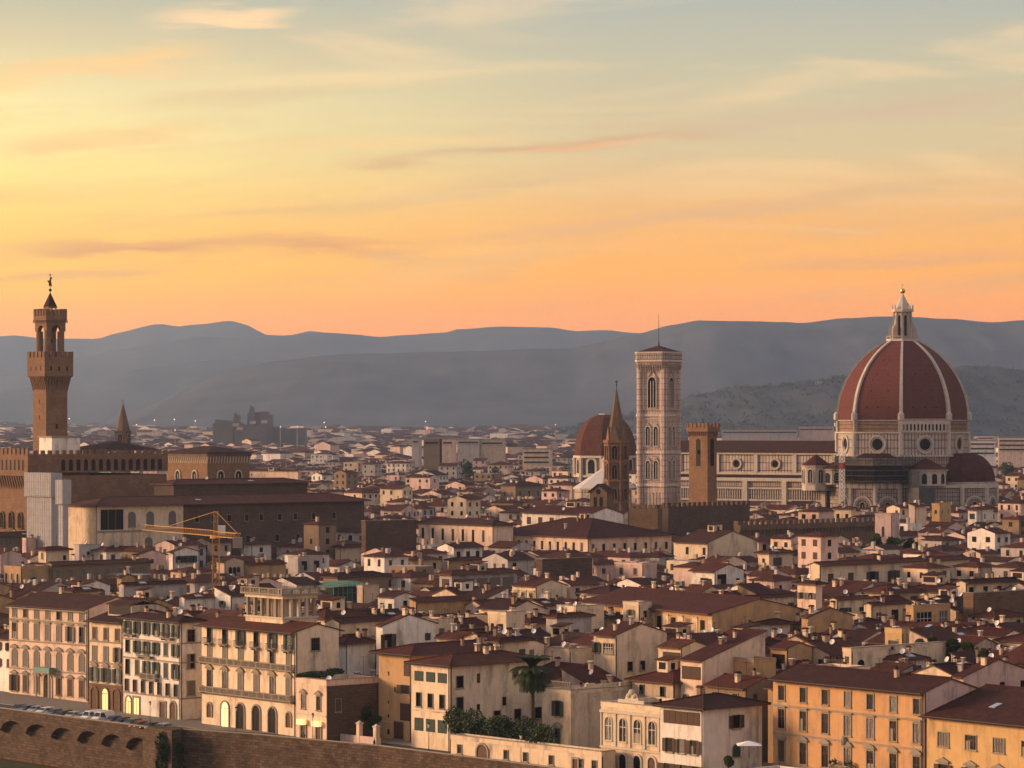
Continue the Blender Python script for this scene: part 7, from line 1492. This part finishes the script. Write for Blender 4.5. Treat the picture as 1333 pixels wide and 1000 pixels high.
# =====================================================================  cars by the parapet
def car_meshes(kind, paint):
    b = MB(); W = .88
    if kind == 'van': prof = [(-2.4, .35), (2.4, .35), (2.45, .95), (1.9, 1.15), (1.35, 2.05), (-2.3, 2.1), (-2.42, 1.0)]; gl = (1.88, 1.2, 1.42, 1.9)
    elif kind == 'estate': prof = [(-2.15, .32), (2.1, .32), (2.18, .72), (1.15, .92), (.45, 1.42), (-1.7, 1.45), (-2.15, .95)]; gl = (1.1, .98, .52, 1.36)
    else: prof = [(-1.85, .32), (1.85, .32), (1.95, .70), (1.0, .90), (.35, 1.43), (-1.2, 1.46), (-1.8, .95)]; gl = (.95, .96, .42, 1.37)
    zi = .95
    def tp(z): return W if z <= zi else W-(z-zi)*.28
    for (x0, z0), (x1, z1) in zip(prof, prof[1:]+prof[:1]): b.face([(x0, -tp(z0), z0), (x0, tp(z0), z0), (x1, tp(z1), z1), (x1, -tp(z1), z1)][::-1], paint)
    for s in (-1, 1): pts = [(x, s*tp(z), z) for x, z in prof]; b.face(pts if s < 0 else pts[::-1], paint)
    g = MB(); x0, z0, x1, z1 = gl; o = .03; g.face([(x0+o, -tp(z0)+.08, z0+o), (x0+o, tp(z0)-.08, z0+o), (x1+o, tp(z1)-.08, z1+o), (x1+o, -tp(z1)+.08, z1+o)], 'car_glass')
    top = 1.36 if kind != 'van' else 1.9; xr = -1.5 if kind != 'van' else .3
    for s in (-1, 1):
        q = [(x0-.25, z0), (x1-.1, top-.05), (xr+.1, top-.05), (xr-.15, 1.0)]; pts = [(x, s*(tp(z)+.012), z) for x, z in q]; g.face(pts if s > 0 else pts[::-1], 'car_glass')
    xb = prof[-2][0]; g.face([(xb-.02, -.6, prof[-2][1]-.1), (xb-.02, .6, prof[-2][1]-.1), (prof[-1][0]-.03, .66, 1.02), (prof[-1][0]-.03, -.66, 1.02)], 'car_glass')
    w = MB(); w.tube((0, -.1, 0), (0, .1, 0), .32, 'tyre', 12); rm = MB(); rm.tube((0, -.115, 0), (0, .115, 0), .19, 'zinc', 8); h = MB(); h.box(-.04, -.16, -.08, .03, .16, .08, 'lamp_glass')
    return b.mesh('car_body'), g.mesh('car_windows'), w.mesh('car_tyre'), rm.mesh('car_rim'), h.mesh('car_headlight'), prof
mat('tyre', (.02, .02, .02), .9); mat('lamp_glass', (.6, .6, .55), .2, spec=.6); mat('car_glass', (.02, .022, .025), .1, spec=.6)
for n_, c_ in (('silver', (.36, .36, .36)), ('white', (.72, .71, .68)), ('black', (.02, .02, .022)), ('blue', (.04, .06, .12)), ('red', (.22, .03, .025)), ('grey', (.12, .12, .125)), ('cream', (.5, .45, .34))): mat('car_'+n_, c_, .3, spec=.5)
CM = {}
def car(x, y, rz, kind, paint, label):
    if (kind, paint) not in CM: CM[(kind, paint)] = car_meshes(kind, 'car_'+paint)
    b, g, w, rm, h, prof = CM[(kind, paint)]; root = empty('parked_car', (x, y, 0), rz, label, 'van' if kind == 'van' else 'car', 'cars parked along the river parapet'); put('body', b, root); put('windows', g, root)
    for sx in (-1, 1):
        for s in (-1, 1): o = put('wheel', w, root, (sx*(1.2 if kind == 'city' else 1.4), s*.8, .32)); put('rim', rm, o)
    for s in (-1, 1): put('headlight', h, root, (prof[2][0]-.02, s*.6, .68 if kind != 'van' else .85))
ck = [(4, 'city', 'black'), (14, 'estate', 'grey'), (25, 'city', 'silver'), (37, 'estate', 'white'), (49, 'city', 'grey'), (61, 'estate', 'black'), (73, 'city', 'cream'), (86, 'estate', 'silver'), (99, 'van', 'white'), (113, 'van', 'white'), (126, 'city', 'blue'), (138, 'city', 'black'), (150, 'estate', 'grey'), (168, 'city', 'red'), (182, 'city', 'black'), (198, 'estate', 'silver')]
cn = {'black': 'black', 'grey': 'dark grey', 'silver': 'silver', 'white': 'white', 'cream': 'cream', 'blue': 'dark blue', 'red': 'dark red'}; pos_w = ['at the left edge of the parked row', 'second from the left edge', 'third from the left in the parked row', 'fourth from the left in the parked row', 'fifth from the left in the parked row', 'sixth from the left in the parked row', 'just left of the silver estate in mid row', 'directly left of the two white vans', 'left one of the two parked together', 'right one of the two parked together', 'directly right of the two white vans', 'second car right of the white vans', 'third car right of the white vans', 'the only red one in the row', 'between the red car and the last silver estate', 'last on the right of the parked row']
for i, (px, kd, pt) in enumerate(ck):
    e = at(px, lerp_pts([(-50, 913), (0, 921), (100, 934), (196, 946), (240, 949)], px), 1.0); t = Vector((.66, -.75)); n = Vector((.75, .66)); c = Vector((e.x, e.y))+n*(3.6 if i < 13 else 2.2)
    car(c.x, c.y, math.atan2(-n.y, -n.x)+random.Random(i).uniform(-.06, .06)+.25, kd, pt, ('%s %s by the river parapet, %s' % (cn[pt], {'city': 'small car', 'estate': 'estate car', 'van': 'van'}[kd], pos_w[i])))
# =====================================================================  street furniture, people, small things
def lamp_post(px, py, label, h=5.2):
    p = at(px, py, 1.0) if py < 1000 else at(px, py, 1.0); root = empty('street_lamp', (p.x+.9, p.y+.9, 0), 0, label, 'street lamp', 'old street lamps along the river road'); b = MB(); b.prism(ngon(8, .22), -.1, .6, 'iron'); b.tube((0, 0, .5), (0, 0, h-.6), .07, 'iron', 6, .045); b.build('post', root); b = MB(); b.prism(ngon(6, .14), h-.6, h-.05, 'lamp_glass', bot=True, poly2=ngon(6, .24)); b.cone(ngon(6, .28), h-.049, h+.25, 'iron'); b.build('lantern', root)
for px, py, lab in [(551, 976, 'thin iron street lamp in front of the ochre corner house'), (671, 992, 'thin iron street lamp in front of the garden wall below the palm'), (188, 945, 'iron street lamp on the parapet left of the bastion'), (400, 962, 'iron street lamp in front of the tiny two-window palazzo'), (300, 953, 'iron street lamp in front of the lit yellow doorway')]: lamp_post(px, py, lab)
def person(px, Yoff, label, top='cloth_dark', seed=0):
    p = at(px, Yoff, 1.0); root = empty('person', (p.x+1.4, p.y+1.6, .0), seed, label, 'person'); me = bpy.data.meshes.new('person_body')
    V = [(0, 0, .95), (0, 0, 1.2), (0, 0, 1.42), (0, 0, 1.55), (0, .02, 1.68), (.1, 0, .9), (.13, -.06, .5), (.12, .08, .06), (.13, -.06, .03), (-.1, 0, .9), (-.13, .08, .5), (-.13, .2, .08), (-.13, .08, .03), (.2, 0, 1.4), (.27, .04, 1.13), (.25, -.12, .9), (-.2, 0, 1.4), (-.27, .02, 1.13), (-.25, -.1, .9)]
    E = [(0, 1), (1, 2), (2, 3), (3, 4), (0, 5), (5, 6), (6, 7), (7, 8), (0, 9), (9, 10), (10, 11), (11, 12), (2, 13), (13, 14), (14, 15), (2, 16), (16, 17), (17, 18)]
    Rr = [.15, .15, .15, .06, .10, .1, .065, .045, .04, .1, .065, .045, .04, .065, .05, .04, .065, .05, .04]
    me.from_pydata(V, E, []); o = bpy.data.objects.new('body', me); COL.objects.link(o); o.parent = root; sk = o.modifiers.new('Skin', 'SKIN'); me.materials.append(MATS[top])
    if not me.skin_vertices: 
        bm = bmesh.new(); bm.from_mesh(me); bm.verts.layers.skin.verify(); bm.to_mesh(me); bm.free()
    for i, r_ in enumerate(Rr): me.skin_vertices[0].data[i].radius = (r_, r_*.8)
    me.skin_vertices[0].data[0].use_root = True; o.modifiers.new('Sub', 'SUBSURF').levels = 1; b = MB(); b.sphere((0, .03, 1.73), .1, 'hair', 8, 6); b.build('hair', root); b = MB(); b.prism(ngon(10, .17), .88, 1.46, 'cloth_'+('red' if seed > 2 else 'dark'), poly2=ngon(10, .2)); b.build('jacket', root)
import bmesh
mat('cloth_dark', (.03, .03, .04), .9); mat('cloth_red', (.2, .1, .08), .9); mat('hair', (.03, .02, .015), .8)
person(476, 969, 'person in dark clothes walking past the garden gate piers', seed=1); person(620, 985, 'person in dark clothes walking along the garden wall left of the arched gate', seed=2); person(384, 960, 'person in a brown jacket at the corner of the tiny two-window palazzo', seed=3)
for k, px in enumerate((446, 468, 490)):
    Yd = 546-6*k; root = empty('gate_pier', (atY(px, Yd), Yd, 0), -R(48), '%s pale stone gate pier of the dark garden beside the ochre corner house' % ('left', 'middle', 'right')[k], 'gate pier', 'pale gate piers of the small garden'); b = MB(); b.box(-.4, -.4, 0, .4, .4, 3.3, 'plaster_cream'); b.build('shaft', root); b = MB(); b.box(-.52, -.52, 3.301, .52, .52, 3.5, 'pale_trim'); b.cone([(-.4, -.4), (.4, -.4), (.4, .4), (-.4, .4)], 3.501, 3.9, 'pale_trim'); b.build('cap', root)
b = MB(); a_, c_ = Vector((atY(427, 545), 545)), Vector((atY(494, 536), 536)); d_ = (c_-a_).normalized(); n_ = Vector((-d_.y, d_.x))*.35; b.prism([(0, 0), tuple(c_-a_), tuple(c_-a_+n_), tuple(n_)], -.2, 1.25, 'plaster_pink'); tag(b.build('garden_wall', None, (a_.x, a_.y, 0)), 'low pink front wall of the small dark garden left of the ochre house', 'garden wall')
def parasol(px, py, Yd, w, label, name='parasol', tilt=0.0, cat='parasol'):
    z = zat(py, Yd); root = empty(name, (atY(px, Yd), Yd, z-2.4), 0, label, cat); b = MB(); b.tube((0, 0, 0), (0, 0, 2.5), .05, 'iron', 5); b.build('pole', root); b = MB(); sq = [(-w/2, -w/2), (w/2, -w/2), (w/2, w/2), (-w/2, w/2)]; b.cone(sq, 2.0, 2.6, 'canvas'); b.face([(*p, 1.98) for p in reversed(sq)], 'canvas'); b.build('canopy', root)
mat('canvas', (.78, .75, .70), .9); parasol(975, 966, 460, 3.6, 'square white parasol on the low terrace at the bottom edge'); parasol(1010, 848, 590, 3.4, 'white parasol on the terrace left of the ochre gabled house')
def awning(): 
    Yd = 540.0; root = empty('awning', (atY(952, Yd), Yd, zat(872, Yd)), -R(50), 'white sloping awning pulled out over a roof terrace', 'awning'); b = MB(); b.slab([(-.3, -1.6, -1.2), (4.6, -1.6, -1.2), (4.6, .3, .2), (-.3, .3, .2)], [[0, 1, 2, 3]], .06, 'canvas'); b.build('canvas_sheet', root); b = MB(); b.tube((-.3, -1.6, -1.25), (4.6, -1.6, -1.25), .05, 'iron', 4); b.build('front_bar', root)
awning()
# far lamps already lit at dusk
for i, (px, py, Yd, red) in enumerate([(90, 545, 5200, 0), (201, 547, 4600, 0), (254, 548, 4700, 0), (178, 553, 4200, 0), (228, 560, 3600, 0), (227, 546, 5000, 0), (365, 556, 3500, 0), (387, 556, 3400, 0), (422, 550, 4200, 0), (424, 556, 3900, 0), (554, 549, 3900, 0), (556, 558, 3700, 1), (723, 553, 4300, 0), (760, 554, 4300, 0), (904, 553, 4500, 0), (1255, 560, 3600, 0), (1011, 548, 5200, 0), (1300, 577, 2500, 0)]):
    z = zat(py, Yd); z0 = max(0, (Yd-2500)/6500*22); root = empty('floodlight_mast' if not red else 'warning_light', (atY(px, Yd), Yd, z0), 0, None, 'lamp', 'lamps already lit in the far city'); r_ = (.42 if not red else 1.0)*Yd/4000; b = MB(); b.tube((0, 0, 0), (0, 0, z-z0), .35, 'zinc', 5); b.build('mast', root); b = MB(); b.sphere((0, 0, z-z0), r_, 'lamp_red' if red else 'lamp_white', 6, 4); b.build('lamp_head', root)
    root['label'] = 'red warning light glowing in the middle of the far city' if red else 'tiny white lamp already lit in the distant city below the hills'
# villas, woods on the near hills
def hill_things():
    rnd = random.Random(4); hb = MB(); wb = MB(); J = len(NEAR)-7
    for _ in range(170):
        i = rnd.randrange(20, len(NEAR[0])-5); j = rnd.choice([2, 3, 3, 4, 4, 5, 6, 7, 9, 12]) if rnd.random() < .85 else rnd.randrange(3, J-3); x, y, z = NEAR[j][i]; x += rnd.uniform(-25, 25)
        if z < 3: continue
        w, d, h = rnd.uniform(7, 15), rnd.uniform(7, 11), rnd.uniform(4, 8); hb.box(x-w, y-14, z-8, x, y-14+d, z+h*.5+2, rnd.choice(['plaster_white', 'plaster_cream', 'plaster_pink', 'plaster_white']), top='tile_red')
    for _ in range(2600):
        i = rnd.randrange(0, len(NEAR[0])-1); j = rnd.randrange(2, J); a, b = NEAR[j][i], NEAR[j][i+1]; u = rnd.random(); x, y, z = a[0]+(b[0]-a[0])*u, a[1]+rnd.uniform(-30, 30), a[2]+(b[2]-a[2])*u
        if z < 2: continue
        r = rnd.uniform(5, 12); 
        for k in range(5): leafy(wb, rnd, (x+rnd.uniform(-r, r), y, z+rnd.uniform(0, 5)), (r*.6, r*.6, r*.4), 4, 'forest_near', 1.9)
    tag(hb.build('hillside_villas'), 'pale villas scattered on the low green hills behind the big dome', None, None, 'stuff'); tag(wb.build('hill_woods'), 'dark woods covering the low hills behind the big dome', None, None, 'stuff')
hill_things()
# =====================================================================  labels that single out each house
LM = [('the yellow crane', 281, 725), ('the belvedere palazzo', 345, 800), ('the green netting', 452, 785), ('the glowing peach hall', 595, 695), ('the painted palazzo', 845, 800), ('the palm', 693, 872), ('the orange palazzo', 1100, 880), ('the dark stone palace', 370, 690), ('the white sheeted scaffold', 60, 660), ('the green-shuttered riverside house', 200, 790), ('the ochre corner house', 515, 855), ('the little arched palazzo', 820, 915), ('the cream tower house', 880, 845), ('the long battlemented wall', 1060, 690), ('the plain square tower', 915, 640), ('the brick church wall', 1295, 790), ('the very long cream house', 1160, 742), ('the roof garden', 1238, 835), ('the bell gable', 780, 665), ('the leftmost riverside palazzo', 60, 785), ('the shuttered loggia house', 625, 755), ('the pinkish white house', 935, 750), ('the slim tower house', 1055, 770), ('the cathedral', 1175, 650), ('the pink cube house', 1155, 690), ('the blank ochre gable', 1080, 815)]
RN = {'x': 'gabled', 'y': 'long-roofed', 'h': 'hip-roofed', 's': 'lean-to', 't': 'slant-roofed', 'p': 'flat-topped'}; ORD = ['leftmost', 'second from left', 'third from left', 'fourth from left', 'fifth from left', 'sixth from left', 'seventh from left', 'eighth from left', 'ninth from left', 'tenth from left']
seen = {}
for h in HOUSES:
    if not h.get('auto'): continue
    x, y = h['xc'], h['ye']; c = corners(h['X'], h['Y'], h['L'], h['D'], h['al']); w = max(proj(*p)[0] for p in c)-min(proj(*p)[0] for p in c); best = min(LM, key=lambda l: math.hypot(l[1]-x, (l[2]-y)*1.6)); dx, dy = x-best[1], y-best[2]
    v = 'above' if dy < -8 else 'below' if dy > 8 else ''; hz = 'left' if dx < -14 else 'right' if dx > 14 else ''; rel = (v+' '+hz+' of' if v and hz else v or (hz+' of' if hz else 'beside')) if not (v and not hz) else v
    size = 'small' if w < 34 else 'wide' if w > 62 else 'plain'; key = (size, h['wall'], RN[h['roof']], rel, best[0]); seen.setdefault(key, []).append(h)
for (size, col, rf, rel, lm), hs in seen.items():
    hs.sort(key=lambda h: h['xc']); n = len(hs); col = {'sheet': 'grey'}.get(col, col)
    for i, h in enumerate(hs):
        ch = h['chim']; ex = '' if not ch else ' with one chimney' if ch == 1 else ' with %s chimneys' % {2: 'two', 3: 'three'}[ch]
        h['o']['label'] = ('%s %s %s house%s just %s %s' % (size, col, rf, ex if n == 1 else '', rel, lm)) if n == 1 else ('%s %s %s house, %s of %s, %s %s' % (size, col, rf, 'leftmost' if i == 0 else 'rightmost' if i == n-1 else ORD[i], {2: 'two', 3: 'three', 4: 'four', 5: 'five', 6: 'six', 7: 'seven'}.get(n, 'several'), rel, lm))
for h in HOUSES:
    if h['cat'] == 'house': h['o']['group'] = 'town houses between the river and the cathedral'
# ---------------- the evening air
def haze():
    m = bpy.data.materials.new('haze'); m.use_nodes = True; t = NT(m.node_tree); t.n.clear()
    o = t.new('ShaderNodeOutputMaterial'); v = t.new('ShaderNodeVolumePrincipled')
    v.inputs['Color'].default_value = (0.56, 0.74, 1.0, 1); v.inputs['Density'].default_value = HAZE_D; v.inputs['Anisotropy'].default_value = 0.68
    t.link(v.outputs[0], o.inputs['Volume']); MATS['haze'] = m
    mb = MB(); mb.box(-9500, -3000, -30, 9500, 19000, 662, 'haze'); tag(mb.build('haze'), 'thin evening haze over the whole city and its hills', None, kind='stuff')
HAZE_D = 5.2e-5
haze()
